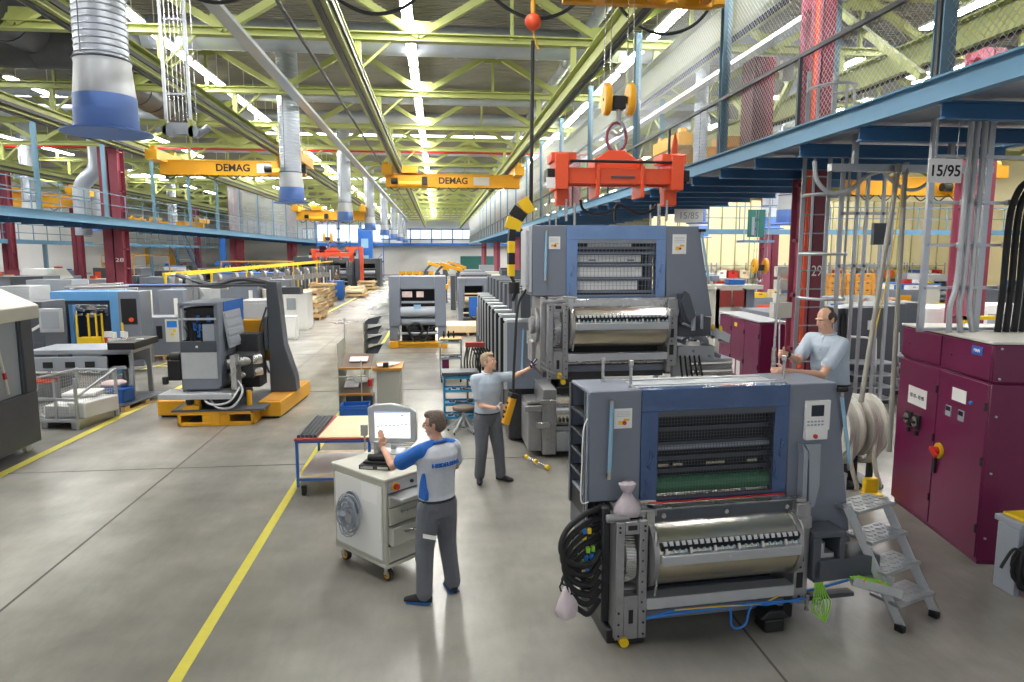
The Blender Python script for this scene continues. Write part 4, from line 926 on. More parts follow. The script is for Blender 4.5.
# ================================================================= operator cart with monitor
ct = thing('control_cart', 'grey wheeled drawer cart with monitor in front of the man in the polo shirt', 'cart', (-1.13,7.13,0), R(-47.6))
W_, D_ = .87, .585     # local x along the white side; local -y faces left of camera ; drawers on the +x end
OW = M['cartgrey']
MB().box(0,W_,0,D_,.16,.2).box(0,.03,0,D_,.2,1.05).box(0,W_,D_-.02,D_,.2,1.05).box(.03,W_-.02,.02,D_-.02,.95,.97).box(W_-.03,W_,0,.03,.2,1.05).box(W_-.03,W_,D_-.05,D_,.2,1.05).box(0.03,W_-.03,.01,.03,.2,1.05).build('body', OW, ct, bevel=.006)
MB().box(.04,W_-.06,-.008,.01,.24,.99).build('side_panel', M['white'], ct, bevel=.004)
MB().box(-.015,W_+.015,-.015,D_+.015,1.05,1.08).build('worktop', OW, ct, bevel=.008)
q = MB()
for (x, y) in ((.08,.08),(W_-.08,.08),(.08,D_-.08),(W_-.08,D_-.08)):
    w_ = MB().cyl((x-.0,y-.022,.065),(x,y+.022,.065),.062,n=20).build('wheel', M['rubber'], ct)
    MB().cyl((x,y-.028,.065),(x,y+.028,.065),.044,n=16).build('hub', M['craneyel'], w_)
    q.box(x-.025,x+.025,y-.035,y-.028,.05,.15); q.box(x-.025,x+.025,y+.028,y+.035,.05,.15); q.box(x-.04,x+.04,y-.04,y+.04,.14,.16)
q.build('caster_fork', M['steel'], ct, smooth=0)
for (z0, z1, o_) in ((.78,.9,.0),(.6,.77,.0),(.4,.585,.05),(.22,.385,0)):
    if z0 == .22:
        MB().box(W_-.01,W_+.008,.03,D_-.05,z0,z1).build('lower_panel', OW, ct, bevel=.004); continue
    d_ = MB().box(W_-.03,W_+.012+o_,.04,D_-.06,z0,z1).build('drawer', OW, ct, bevel=.005)
    MB().cyl((W_+.035+o_,.18,(z0+z1)/2+.03),(W_+.035+o_,.42,(z0+z1)/2+.03),.009).cyl((W_+.0+o_,.19,(z0+z1)/2+.03),(W_+.035+o_,.19,(z0+z1)/2+.03),.008).cyl((W_+.0+o_,.41,(z0+z1)/2+.03),(W_+.035+o_,.41,(z0+z1)/2+.03),.008).build('handle', M['steel'], d_)
MB().box(W_-.03,W_+.0,.03,D_-.05,.38,.41).build('drawer_gap', M['black'], ct, smooth=0)
MB().box(W_-.02,W_+.2,.05,D_-.05,.885,.91).box(W_+.19,W_+.2,.05,D_-.05,.91,.915).build('pull_out_shelf', M['galvl'], ct, bevel=.004)
sw = MB().cyl((W_,.12,.985),(W_+.012,.12,.985),.05,n=20).box(W_-.01,W_+.004,.03,D_-.05,.93,1.045).build('switch_panel', M['galvl'], ct)
MB().cyl((W_+.012,.12,.985),(W_+.018,.12,.985),.045,n=20).build('yellow_disc', M['yellow'], sw)
MB().cyl((W_+.018,.12,.985),(W_+.05,.12,.985),.03,n=16).cyl((W_+.005,.42,.99),(W_+.03,.42,.99),.014).build('red_switch', M['red'], sw)
MB().cyl((W_+.004,.33,.99),(W_+.02,.33,.99),.018).build('socket', M['black'], sw)
MB().box(.5,.76,-.011,-.008,.8,.98).build('paper_note', M['paper'], ct, smooth=0)
q = MB()
for k in range(16):
    r = .09+.1*random.random(); cx, cz = .35+random.uniform(-.02,.02), .62+random.uniform(-.05,.02)
    q.tube([(cx+r*math.cos(a), -.05-.04*random.random()-.012*k/12, cz+r*1.15*math.sin(a)) for a in [2*PI*j/16 for j in range(16)]], .006, n=6, closed=True)
cc_ = q.build('cable_coil', M['hgreyl'], loc=ct.location, rz=R(-47.6), label='coil of grey cable hanging on the side of the wheeled drawer cart', cat='cable')
MB().lathe((.35,-.02,.72), [(.02,-.0),(.12,0),(.13,-.01),(.13,.01)], 20, axis='y').box(.3,.4,-.09,-.01,.7,.74).cyl((.22,-.06,.55),(.3,-.1,.62),.03).build('coil_hook', M['hgreyl'], ct)
# monitor on the cart
mo = thing('monitor', 'white flat touch screen monitor with rounded top on the drawer cart', 'monitor', (-.52,7.42,1.08), R(-9))
pb = [(-.25,.0),(.25,.02),(.27,.06),(.26,.36),(.2,.41),(.0,.45),(-.2,.44),(-.27,.4),(-.26,.04)]
MB().prism([(x, z+.1) for x, z in pb], -.03, .03).build('casing', M['galvl'], mo, bevel=.012)
sc_ = MB().box(-.19,.2,-.034,-.03,.17,.46).build('screen', M['lcd'], mo, smooth=0)
q = MB()
for k in range(8): q.box(-.17+k*.045,-.145+k*.045,-.036,-.034,.296+k*.003,.306+k*.003)
q.box(-.185,.195,-.036,-.034,.45,.456); q.box(.1,.13,-.036,-.034,.42,.43)
q.build('plotted_line', M['poloblue'], sc_, smooth=0)
MB().box(-.03,.03,.0,.05,.03,.3).box(-.12,.12,-.1,.12,0,.02).box(-.02,.22,-.04,-.0,.08,.105).build('stand', M['galvl'], mo, bevel=.008)
MB().cyl((-.3,-.05,.03),(-.3,-.05,.3),.012).box(-.34,-.27,-.07,-.02,.2,.32).build('arm', M['steel'], mo)
# instrument on worktop
T_ = Matrix.Translation(ct.location) @ Matrix.Rotation(R(-47.6), 4, 'Z')
iv = thing('measuring_device', 'black measuring device with a round knob lying on the drawer cart', 'instrument', T_ @ Vector((.5,.2,1.08)), R(-15))
MB().box(-.17,.17,-.09,.09,0,.045).box(-.14,.14,-.05,.07,.045,.07).cyl((-.1,.0,.1),(.1,.02,.1),.035,n=16).build('case', M['black'], iv, bevel=.006)
MB().box(-.15,-.02,-.094,-.09,.01,.035).box(.03,.14,-.094,-.09,.01,.035).box(-.06,.04,.07,.075,.05,.2).cyl((-.02,.04,.1),(-.02,.04,.26),.03).build('metal_fitting', M['steel'], iv)
MB().cyl((.13,.0,.07),(.13,0,.1),.025).build('yellow_knob', M['yellow'], iv)
# ================================================================= blue table trolley
tt = thing('table_trolley', 'blue steel table trolley with two shelves behind the drawer cart', 'trolley', (-1.93,9.1,0), R(-3))
TW, TD = 1.0, 1.3
q = MB()
for x in (.02,TW-.02):
    for y in (.02,TD-.02): q.box(x-.018,x+.018,y-.018,y+.018,.14,.78)
for z in (.78,.26):
    q.box(0,TW,0,.035,z-.03,z+.0); q.box(0,TW,TD-.035,TD,z-.03,z); q.box(0,.035,0,TD,z-.03,z); q.box(TW-.035,TW,0,TD,z-.03,z)
q.build('frame', M['blue'], tt, bevel=.004)
MB().box(-.01,TW+.01,-.01,TD+.01,.785,.81).build('table_top', M['redpaper'], tt, bevel=.004)
MB().box(.02,TW-.02,.02,TD-.02,.26,.28).build('lower_shelf', M['woodpale'], tt, bevel=.004)
for x in (.08,TW-.08):
    for y in (.08,TD-.08):
        w_ = MB().cyl((x-.02,y,.06),(x+.02,y,.06),.06,n=18).box(x-.03,x+.03,y-.03,y+.03,.1,.14).box(x-.03,x-.024,y-.02,y+.02,.04,.14).box(x+.024,x+.03,y-.02,y+.02,.04,.14).build('caster', M['black'], tt)
Tt = Matrix.Translation(tt.location) @ Matrix.Rotation(R(-3), 4, 'Z')
MB().box(0,.72,0,1.22,0,.008).build('board', M['woodpale'], loc=Tt @ Vector((.3,.03,.812)), rz=R(-4), label='large cream board lying on the blue table trolley', cat='board')
MB().prism([(0,0),(.95,-.05),(.9,.95),(.1,1.0)],0,.004,'xy').build('paper_sheet', M['paper'], loc=Tt @ Vector((.05,.1,.281)), rz=R(5), label='white sheet lying on the lower shelf of the blue table trolley', cat='paper')
for k in range(5): MB().box(-.02,.02,0,1.15,0,.03).box(-.015,.015,0,1.15,.03,.036).build('metal_strip', M['hgreyd'], loc=Tt @ Vector((.04+.055*k,.05,.812)), rz=R(-2), label='dark metal strip lying beside the cream board on the blue trolley', cat='strip', group='metal strips on the blue trolley')
# ================================================================= assembly shelf workstation
wsx, wsy = -1.86, 12.75
ws = thing('assembly_workstation', 'grey workstation with sloping shelves and wooden edges in the aisle', 'workstation', (wsx,wsy,0), R(0))
MB().prism([(0,0),(0,1.62),(.9,1.62),(.9,0)],-.02,.0,'yz').build('side_panel', OW, ws, bevel=.004)
MB().box(.35,.37,1.0,1.9,0,1.9).box(-.0,.02,.85,.95,0,2.0).build('back_panel', OW, ws, bevel=.004)
for (z, y0) in ((1.22,.0),(.74,-.05)):
    MB().bx((.3,y0+.4,z),(.58,.75,.02),(R(12),0,0)).build('shelf', M['brown'], ws, bevel=.003)
    MB().bx((.3,y0+.02,z-.08),(.6,.03,.04),(R(12),0,0)).build('wooden_edge', M['woodedge'], ws, bevel=.004)
MB().box(-.12,.5,-.02,.0,.98,1.0).box(.4,.42,.0,.02,0,1.3).build('rod', OW, ws, bevel=.003)
MB().box(.62,1.08,.75,1.5,.1,.98).box(.62,1.08,.75,1.5,.0,.1).build('cupboard', OW, ws, bevel=.006)
MB().box(.55,1.12,.7,1.55,.98,1.02).box(.55,1.12,.67,.7,.97,1.03).build('bench_top', M['woodedge'], ws, bevel=.004)
q = MB()
for k in range(4):
    for j in range(2): q.prism([(0,0),(.24,0),(.28,.12),(.24,.13),(.2,.03),(0,.03)], 1.15+j*.3, 1.4+j*.3, 'xz') if 0 else q.add([Vector((.38+a,1.15+j*.3+b_,1.25+k*.2+c)) for a, b_, c in ((0,0,0),(.24,0,0),(.3,0,.12),(0,0,.05),(0,.26,0),(.24,.26,0),(.3,.26,.12),(0,.26,.05))], [(0,1,5,4),(1,2,6,5),(0,1,2,3),(4,5,6,7),(0,3,7,4)])
q.build('parts_bin', M['hgreyd'], ws, smooth=0)
MB().box(.05,.6,-.62,-.1,0,.28).box(.1,.6,.1,.5,.3,.6).build('drawer_block', M['hgreyd'], ws, bevel=.01)
MB().box(0,.5,0,.4,0,.02).box(0,.5,0,.02,.02,.28).box(0,.5,.38,.4,.02,.28).box(0,.02,0,.4,.02,.28).box(.48,.5,0,.4,.02,.28).box(-.01,.51,-.01,.0,.2,.24).build('plastic_crate', M['blue'], loc=(wsx+.08,wsy-.58,.282), bevel=.006, label='blue plastic crate on the dark block below the grey workstation', cat='crate')
MB().bx((0,0,0),(.34,.26,.006),(R(12),0,0)).build('paper_sheet', M['pinkpaper'], loc=(wsx+.33,wsy+.4,1.26), smooth=0, label='pink paper on the top sloping shelf of the workstation', cat='paper')
for k, (x, y, z, s_) in enumerate(((.2,.3,.78,0),(.35,.45,.84,20),(.75,.95,1.03,10),(.9,1.1,1.03,-20))): MB().bx((0,0,0),(.26,.3,.02),(R(12 if z < 1 else 0),0,R(s_))).build('paper_stack', M['paper'], loc=(wsx+x,wsy+y,z+.02), smooth=0, label='white paper pile %s' % ('on the middle sloping shelf, front one','on the middle sloping shelf, rear one','at the front of the wooden bench top','at the rear of the wooden bench top')[k], cat='paper')
MB().lathe((0,0,0), [(.04,0),(.045,.05),(.04,.12),(.02,.13)], 12).build('spray_can', M['red'], loc=(wsx+.56,wsy+.05,.8), label='small red can at the edge of the workstation shelf', cat='can')
MB().box(-.05,.05,-.05,.05,0,.1).build('power_tool', M['black'], loc=(wsx+.8,wsy+.8,1.02), bevel=.01, label='small black tool on the wooden bench top', cat='tool')
# ================================================================= tool carts, stool, cable trolley
def tool_cart(loc, rz, Wd, Dp, Ht, m, lab, shelves, topm='hgreyd', yellow=False):
    t = thing('tool_cart', lab, 'tool cart', loc, rz)
    q = MB()
    for x in (0,Wd):
        for y in (0,Dp): q.cyl((x,y,.1),(x,y,Ht),.015,n=8)
    q.cyl((0,0,Ht),(0,Dp,Ht),.015,n=8); q.cyl((Wd,0,Ht),(Wd,Dp,Ht),.015,n=8)
    q.build('frame', M[m], t)
    for z in shelves: MB().box(0,Wd,0,Dp,z,z+.015).box(0,Wd,-.005,.005,z,z+.05).box(0,Wd,Dp-.005,Dp+.005,z,z+.05).build('shelf', M[m], t, smooth=0)
    for x in (.03,Wd-.03):
        for y in (.03,Dp-.03): MB().cyl((x-.02,y,.055),(x+.02,y,.055),.055,n=16).build('wheel', M['black'], t)
    q = MB()
    for z in shelves:
        for k in range(9):
            x = random.uniform(.04,Wd-.12); y = random.uniform(.04,Dp-.12); q.bx((x+.04,y+.04,z+.03),(random.uniform(.05,.14),random.uniform(.03,.06),.035),(0,0,random.uniform(0,3)))
    q.build('tool_trays', M[topm], t, bevel=.003)
    return t
tool_cart((.08,12.9,0), R(-2), .62, .42, .93, 'tealblue', 'blue tool cart with metal tools beside the man with the pendant control', (.1,.36,.62,.88))
MB().box(0,.7,0,.5,0,.06).build('tool_tray', M['hgreyd'], loc=(.04,12.86,.95), bevel=.01, label='grey tray of tools on top of the blue tool cart', cat='tray')
c2 = tool_cart((.02,17.2,0), 0, .54, .5, 1.08, 'hgreyl', 'grey wire cart with a wooden top in front of the far yellow pallet', (.15,.6,1.0))
MB().box(0,.54,0,.5,1.09,1.12).build('wooden_top', M['woodedge'], c2, bevel=.005)
MB().box(.05,.22,.05,.4,.17,.58).build('purple_box', M['purple'], c2, bevel=.01)
for x in (.1,.22,.35): MB().cyl((0,0,0),(0,0,.18),.02).cyl((0,0,.05),(0,0,.1),.035).build('bottle', M['black'], loc=(.02+x,17.4,1.125), label='small dark bottle standing on the wooden top of the wire cart', cat='bottle', group='bottles on the wire cart')
st_ = thing('rolling_stool', 'low rolling stool with a brown round seat and grey splayed base', 'stool', (.43,12.3,0))
MB().lathe((0,0,.42), [(.01,0),(.2,0),(.21,.03),(.2,.06),(.01,.07)], 20).build('seat', M['brown'], st_)
q = MB(); q.cyl((0,0,.1),(0,0,.42),.025)
for k in range(5): a = 2*PI*k/5+.3; q.bar((0,0,.32),(.3*math.cos(a),.3*math.sin(a),.05),.03,.04); q.bar((.1*math.cos(a),.1*math.sin(a),.1),(.3*math.cos(a),.3*math.sin(a),.05),.02,.03)
q.build('base', M['galvl'], st_)
q = MB()
for k in range(5): a = 2*PI*k/5+.3; q.cyl((.3*math.cos(a)-.015,.3*math.sin(a),.025),(.3*math.cos(a)+.015,.3*math.sin(a),.025),.025)
q.build('caster', M['black'], st_)
ck = thing('cable_rack', 'dark red cable rack with black loops hanging beside the grey row of units', 'cable rack', (.56,14.6,0))
MB().box(0,.42,0,.12,1.25,1.36).build('head', M['redpaper'], ck, bevel=.01)
MB().box(.02,.06,.03,.09,0,1.25).box(.36,.4,.03,.09,0,1.25).box(0,.42,-.15,.25,0,.06).build('post', M['hgreyd'], ck, smooth=0)
q = MB()
for k in range(6): x = .03+.06*k; q.tube([(x,-.02,1.25),(x-.06,-.12,.9),(x+.05,-.15,.55),(x+.2,-.1,.6),(x+.22,-.05,1.0),(x+.12,0,1.25)], .018, n=6, smooth=5)
q.build('cable_loops', M['rubber'], ck)
# ================================================================= press line behind the lifted unit
bu = thing('lower_press_unit', 'lower press unit with a chrome roller on the floor below the suspended unit', 'printing unit', (1.62,10.6,0))
MB().box(0,.22,-.1,.9,.06,1.12).box(.05,.17,-.12,-.1,.3,.9).box(1.7,1.9,-.1,.9,.06,1.12).build('side_frame', M['castmetal'], bu, bevel=.01)
MB().cyl((.22,.15,.72),(1.7,.15,.72),.26,n=40).build('cylinder', M['chrome'], bu)
q = MB()
for k in range(24): q.box(.26+k*.06,.29+k*.06,-.14,-.09,.6,.66)
q.build('gripper', M['black'], bu, smooth=0)
MB().box(.22,1.7,-.08,.8,.1,.42).box(.22,1.7,-.02,.0,.42,.5).build('base_panel', M['galv'], bu, bevel=.01)
MB().box(-.22,.0,.0,.9,.1,.85).box(-.28,.0,-.05,.3,.75,.85).build('gear_cover', M['castmetal'], bu, bevel=.01)
MB().box(-.1,.12,-.14,-.1,.5,.6).box(-.05,.2,-.16,-.1,.9,.96).cyl((-.25,-.1,.92),(.2,-.1,.92),.02).build('lever', M['steel'], bu, bevel=.006)
q = MB(); q.cyl((-.3,-.35,.12),(-.02,-.65,.04),.02); q.build('foot_rail', M['steel'], bu)
q = MB()
for a in (0,.45,1): q.cyl((-.3+a*.28,-.35-a*.3,.12-.08*a),(-.28+a*.28,-.4-a*.3,.12-.08*a),.035)
q.build('yellow_cap', M['yellow'], bu)
def press_unit():
    t = thing('press_unit', 'grey housing of the press line, the nearest one with label and light blue handle', 'press unit', (1.06,11.45,0), group=None)
    MB().box(.09,.85,0,.04,.95,2.1).build('front_housing', M['hgrey'], t, bevel=.01)
    MB().box(.1,.85,.04,.3,.95,2.1).build('shaded_side', M['black'], t, smooth=0)  # housing flank coloured black to stand in for shade between the units
    MB().prism([(.03,.95),(.03,2.08),(.09,2.15),(.85,2.15),(.85,2.1),(.09,2.1),(.09,.95)],.0,.05).box(.05,.85,.05,.3,2.11,2.15).build('light_edge_trim', M['galvl'], t, bevel=.004)
    MB().box(.35,.9,.25,.7,2.1,2.62).build('rear_housing', M['hgreyd'], t, bevel=.01)
    MB().box(.12,1.6,.1,.85,.05,.95).box(.3,.9,.3,.98,.95,2.0).box(1.0,1.8,.1,.8,.95,2.5).build('base', M['castdark'], t, bevel=.01)
    return t
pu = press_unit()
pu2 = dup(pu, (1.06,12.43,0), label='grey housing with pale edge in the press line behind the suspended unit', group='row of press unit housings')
MB().box(.06,.22,-.012,.05,.95,2.09).build('gap_shade', M['black'], pu2, smooth=0)  # black strip over the grey front, painted shade of the gap between housings
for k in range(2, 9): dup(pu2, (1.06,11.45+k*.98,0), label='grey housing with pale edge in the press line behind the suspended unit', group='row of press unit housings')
label_plate(pu, .55, 1.85, .26, .22); handle_bar(pu, .36, 2.03, .33, 1.2)
MB().box(0,2.4,0,1.3,0,1.5).box(0,2.4,0,1.3,1.5,1.55).build('press_delivery', M['hgreyd'], loc=(1.2,20.8,0), bevel=.02, label='dark low end section of the press line beyond the row of housings', cat='press section')
# scrap of assembly work behind the big unit (right of the suspended unit)
wb = thing('assembly_bench', 'crowded metal frame with rollers and brackets between the suspended unit and the purple doors', 'machine frame', (3.3,9.3,0), 0)
wb.scale = (.68,1,1.22)
MB().box(0,1.3,0,.9,1.25,1.45).box(.1,.9,.0,.5,1.45,1.6).box(0,.1,0,.1,0,1.25).box(1.2,1.3,0,.1,0,1.25).box(0,.1,.8,.9,0,1.25).build('frame', M['galvl'], wb, bevel=.01)
q = MB()
for k in range(5): q.cyl((.3,-.1-.02*k,1.4-k*.09),(1.25,-.05-.02*k,1.4-k*.09),.03,n=10)
q.build('roller', M['chrome'], wb)
q = MB()
for k in range(26): q.bx((random.uniform(.05,1.25),random.uniform(.0,.7),random.uniform(1.5,1.72)),(random.uniform(.1,.4),random.uniform(.03,.1),random.uniform(.02,.06)),(random.uniform(-.3,.3),random.uniform(-.3,.3),random.uniform(-1,1)))
q.build('linkage', M['hgreyl'], wb, bevel=.004)
q = MB(); q.T = Matrix.Translation((.9,.2,1.72)) @ Euler((0,R(14),R(-18))).to_matrix().to_4x4(); q.box(0,.35,-.14,.14,0,.01).box(0,.35,-.15,-.14,0,.1).box(0,.35,.14,.15,0,.1); q.build('trough', M['galvl'], wb, smooth=0)
MB().cyl((.85,.02,1.82),(.85,0,1.82),.035).cyl((1.02,.02,1.8),(1.02,0,1.8),.035).box(.7,1.1,.3,.5,1.7,1.74).build('yellow_cap', M['yellow'], wb)
q = MB()
for k in range(5): q.tube([(.1+.1*k,-.1,1.5),(.15+.1*k,-.2,1.2),(.5,-.2,1.0),(.7,-.05,1.2)], .018, n=6, smooth=4)
q.build('cable', M['rubber'], wb)
# ================================================================= left side of the aisle
# large cream-topped machine at the left edge
lm = thing('industrial_washer', 'large dark grey machine with a pale sloping cap cut off by the left edge', 'machine', (-9.4, 8.6, 0))
MB().box(0,2.72,0,3.4,.14,1.0).box(0,2.72,0,.12,1.0,2.2).box(2.5,2.72,0,.35,1.0,2.2).box(2.5,2.72,3.1,3.4,1.0,2.2).box(0,2.5,.1,3.3,1.0,2.15).build('body', M['hgreyd'], lm, bevel=.02)
MB().prism([(-.1,2.2),(2.82,2.2),(2.82,2.42),(2.4,2.62),(1.6,3.0),(-.1,3.0)],-.06,3.46).build('cap', M['offwhite'], lm, bevel=.02)
MB().box(2.62,2.66,.35,3.1,1.0,2.2).build('window', M['hgreyl'], lm, smooth=0)
q = MB()
for y in (.35,1.25,2.15,3.06): q.box(2.655,2.69,y,y+.045,1.0,2.2)
q.build('window_bar', M['hgreyd'], lm, smooth=0)
MB().cyl((2.72,2.35,1.95),(2.8,2.35,1.95),.05).bar((2.78,2.35,1.95),(2.8,2.5,1.1),.03,.04).build('lever', M['offwhite'], lm, bevel=.01)
MB().bar((2.8,2.43,1.45),(2.8,2.45,1.35),.035,.045).build('red_band', M['red'], lm)
pl = MB().box(2.72,2.726,1.2,2.25,.55,.9).build('name_plate', M['teal'], lm, smooth=0)
text('BESY', .2, M['hgreyl'], pl, (2.73,1.95,.74), (PI/2,0,PI/2)); 
q = MB()
for y in (.3,3.2): q.cyl((2.55,y,.09),(2.62,y,.09),.09,n=20); q.box(2.52,2.66,y-.06,y+.06,.12,.16)
q.build('wheel', M['offwhite'], lm)
MB().box(2.725,2.735,1.2,1.32,.2,.32).build('small_plate', M['white'], lm, smooth=0)
MB().box(0,1.4,0,1.0,0,2.15).box(.05,1.35,-.02,0,.2,1.2).build('grey_box_machine', M['hgreyd'], loc=(-10.55,16.9,0), bevel=.02, label='dark box-shaped unit behind the pale-capped machine at the left edge', cat='machine')
# wire mesh pallet box
mc = thing('mesh_box_pallet', 'grey wire mesh box pallet filled with white foam by the yellow line', 'mesh box', (-7.5,13.35,0), R(-12), None, (.87,1,1))
q = MB()
for x in (.0,.95):
    for y in (0,1.1): q.box(x-.025,x+.025,y-.025,y+.025,.0,.98)
for y in (0,1.1): q.box(0,.95,y-.02,y+.02,.14,.2); q.box(0,.95,y-.02,y+.02,.93,.97) if y else q.box(0,.95,-.02,.02,.55,.6)
for x in (0,.95): q.box(x-.02,x+.02,0,1.1,.14,.2); q.bar((x,0,.62),(x,1.1,.96),.04,.04) if x else q.box(x-.02,x+.02,0,1.1,.93,.97)
q.box(.45,.5,-.02,.02,.14,.95)
q.build('frame', M['galvl'], mc, bevel=.004)
q = MB(); q.grid(0,.95,.2,.6,0,16,7,.004); q.grid(0,.95,.2,.95,1.1,16,12,.004); q.grid(0,1.1,.2,.62,.95,18,7,.004,plane='yz'); q.grid(0,1.1,.2,.95,0,18,12,.004,plane='yz'); q.build('wire_mesh', M['galvl'], mc, smooth=0)
MB().box(.02,.93,.02,1.08,.15,.18).box(.05,.2,.05,1.05,.0,.14).box(.75,.9,.05,1.05,.0,.14).build('base', M['galv'], mc, smooth=0)
Tm = Matrix.Translation(mc.location) @ Matrix.Rotation(R(-12), 4, 'Z')
for k, (x, y, sx, sy, z, h, r) in enumerate(((.08,.1,.5,.8,.19,.24,4),(.5,.15,.4,.85,.19,.3,-5),(.2,.4,.6,.5,.5,.1,15))): MB().box(0,sx,0,sy,0,h).build('foam_block', M['white'], loc=Tm @ V3(x,y,z) if 0 else Tm @ Vector((x,y,z)), rz=R(-12+r), bevel=.03, label='white foam block in the mesh box pallet, %s' % ('left one','right one','topmost one')[k], cat='foam block', group='foam blocks')
# feeder stand machine
sm = thing('machine_table', 'long grey machine table with open arched stand behind the mesh box', 'machine', (-8.75,15.5,0))
MB().box(0,2.1,0,1.1,1.1,1.2).box(.1,1.6,-.05,.05,.75,1.05).box(0,1.45,.1,1.0,.62,.7).box(1.45,2.05,.0,.1,.75,1.1).build('table', M['hgreyl'], sm, bevel=.012)
MB().prism([(1.45,0),(1.6,0),(1.6,.7),(1.68,.82),(1.95,.82),(2.0,.7),(2.0,0),(2.1,0),(2.1,1.1),(1.45,1.1)],0,.08).prism([(1.45,0),(1.6,0),(1.6,.7),(1.68,.82),(1.95,.82),(2.0,.7),(2.0,0),(2.1,0),(2.1,1.1),(1.45,1.1)],.95,1.03).box(0,.12,0,.9,0,1.1).build('stand', M['hgreyl'], sm, bevel=.012)
q = MB()
for x in (.3,.75,1.15): q.box(x,x+.2,-.07,-.05,.82,.95)
q.box(1.65,2.2,-.1,1.2,1.2,1.35); q.build('dark_insert', M['black'], sm, bevel=.006)
MB().cyl((1.4,.5,1.32),(2.15,.5,1.32),.06).cyl((0,-.04,.72),(1.45,-.04,.72),.03).build('roller', M['steel'], sm)
MB().box(.15,.5,-.1,.1,.5,.58).build('orange_tool', M['orange'], sm, bevel=.01)
sp = thing('swivel_screen', 'grey swivel control panel on a white arm above the machine table', 'control panel', (-8.2,15.2,1.2))
MB().box(-.1,.35,-.04,.04,.42,.92).build('casing', M['galvl'], sp, bevel=.012); MB().box(-.05,.3,-.046,-.04,.5,.86).build('screen', M['hgreyl'], sp, smooth=0)
MB().bar((-.05,0,.6),(-.55,0,.3),.05,.05).cyl((-.55,0,.0),(-.55,0,.32),.03).build('arm', M['white'], sp, bevel=.004)
# blue framed machine
bf = thing('framed_machine', 'blue framed machine with yellow rods and a dark side panel', 'machine', (-10.35,19.5,0))
MB().box(0,.2,0,.4,0,2.25).box(1.5,1.72,0,.4,0,2.25).box(.2,1.5,0,.4,2.0,2.25).box(0,.2,.7,.9,0,2.25).box(.2,1.72,.7,.9,2.05,2.25).box(0,.2,.4,.7,2.05,2.25).box(1.52,1.72,.4,.7,2.05,2.25).build('blue_frame', M['framblue'], bf, bevel=.015)
MB().box(.2,.26,.02,.38,.1,2.0).box(1.44,1.5,.02,.38,.1,2.0).box(.26,1.44,.02,.38,1.9,2.0).box(.3,1.42,.72,.88,.1,1.7).build('inner_frame', M['navy'], bf, smooth=0)
q = MB()
for x in (.55,.85,1.05,1.2): q.box(x,x+.04,.1,.14,.8,1.65)
q.box(.6,1.2,.05,.3,.75,1.0); q.build('yellow_rod', M['yellow'], bf, smooth=0)
q = MB()
for k in range(18): q.bx((random.uniform(.35,1.35),random.uniform(.4,.65),random.uniform(1.55,1.85)),(random.uniform(.08,.3),.1,random.uniform(.03,.1)),(0,random.uniform(-.4,.4),0))
q.box(.3,1.4,.3,.65,.3,.75); q.build('linkage', M['hgreyl'], bf, bevel=.004)
MB().box(1.72,2.3,-.02,.7,.2,2.25).build('side_cabinet', M['hgrey'], bf, bevel=.015)
MB().box(1.8,2.2,-.03,-.02,1.35,2.05).build('dark_panel', M['black'], bf, smooth=0)
MB().cyl((2.05,-.06,1.48),(2.05,-.02,1.48),.06).build('orange_lamp', M['orange'], bf); MB().box(1.78,1.83,-.035,-.02,.7,1.4).build('yellow_strip', M['yellow'], bf, smooth=0)
# red and white bollards
for k, (px, py) in enumerate(((108,352),(118,350),(124,349),(129,352),(112,360),(130,362))):
    p = G(px, py+8); t = thing('marker_post', 'small red and white striped marker post beside the blue framed machine', 'post', (D(px,py,18.7).x,18.7-.15*(k%2),.35), group='striped marker posts')
    MB().cyl((0,0,0),(0,0,.9),.06).build('post', M['white'], t); MB().cyl((0,0,.2),(0,0,.4),.062).cyl((0,0,.6),(0,0,.75),.062).lathe((0,0,0), [(.15,0),(.15,.03),(.06,.05)], 12).build('red_band', M['red'], t)
# crate on black pallet
q = thing('flat_pallet', 'low pallet with a black top carrying the blue crate', 'pallet', (-7.35,14.75,0), R(-10)); fp = q
MB().box(0,.9,0,1.5,.11,.14).build('black_top', M['hgreyd'], q, bevel=.004)
q2 = MB()
for x in (0,.4,.8): q2.box(x,x+.1,0,1.5,0,.04); q2.box(x,x+.1,0,.15,.04,.11); q2.box(x,x+.1,.7,.85,.04,.11); q2.box(x,x+.1,1.35,1.5,.04,.11)
q2.build('wooden_runner', M['wood'], q, smooth=0)
def crate(lab, loc, rz, m='blue', s=1, w=.6, d=.4, h=.3, grp=None):
    t = thing('plastic_box', lab, 'crate', loc, rz, grp, s)
    MB().box(0,w,0,d,0,.02).box(0,w,0,.015,.02,h).box(0,w,d-.015,d,.02,h).box(0,.015,0,d,.02,h).box(w-.015,w,0,d,.02,h).box(-.01,w+.01,-.01,d+.01,h-.04,h-.02).build('box', M[m], t, bevel=.004)
    MB().box(w*.35,w*.65,-.014,0,h*.6,h*.75).build('grip', M['black'], t, smooth=0)
    return t
crate('blue plastic crate on the black-topped pallet', (-7.2,14.95,.142), R(-10))
MB().ell((0,0,0),(.22,.16,.09)).ell((.15,.05,.02),(.14,.12,.07)).build('pink_bag', M['pinkpaper'], loc=(-6.95,15.15,.5), label='pink plastic bag lying in the blue crate', cat='bag')
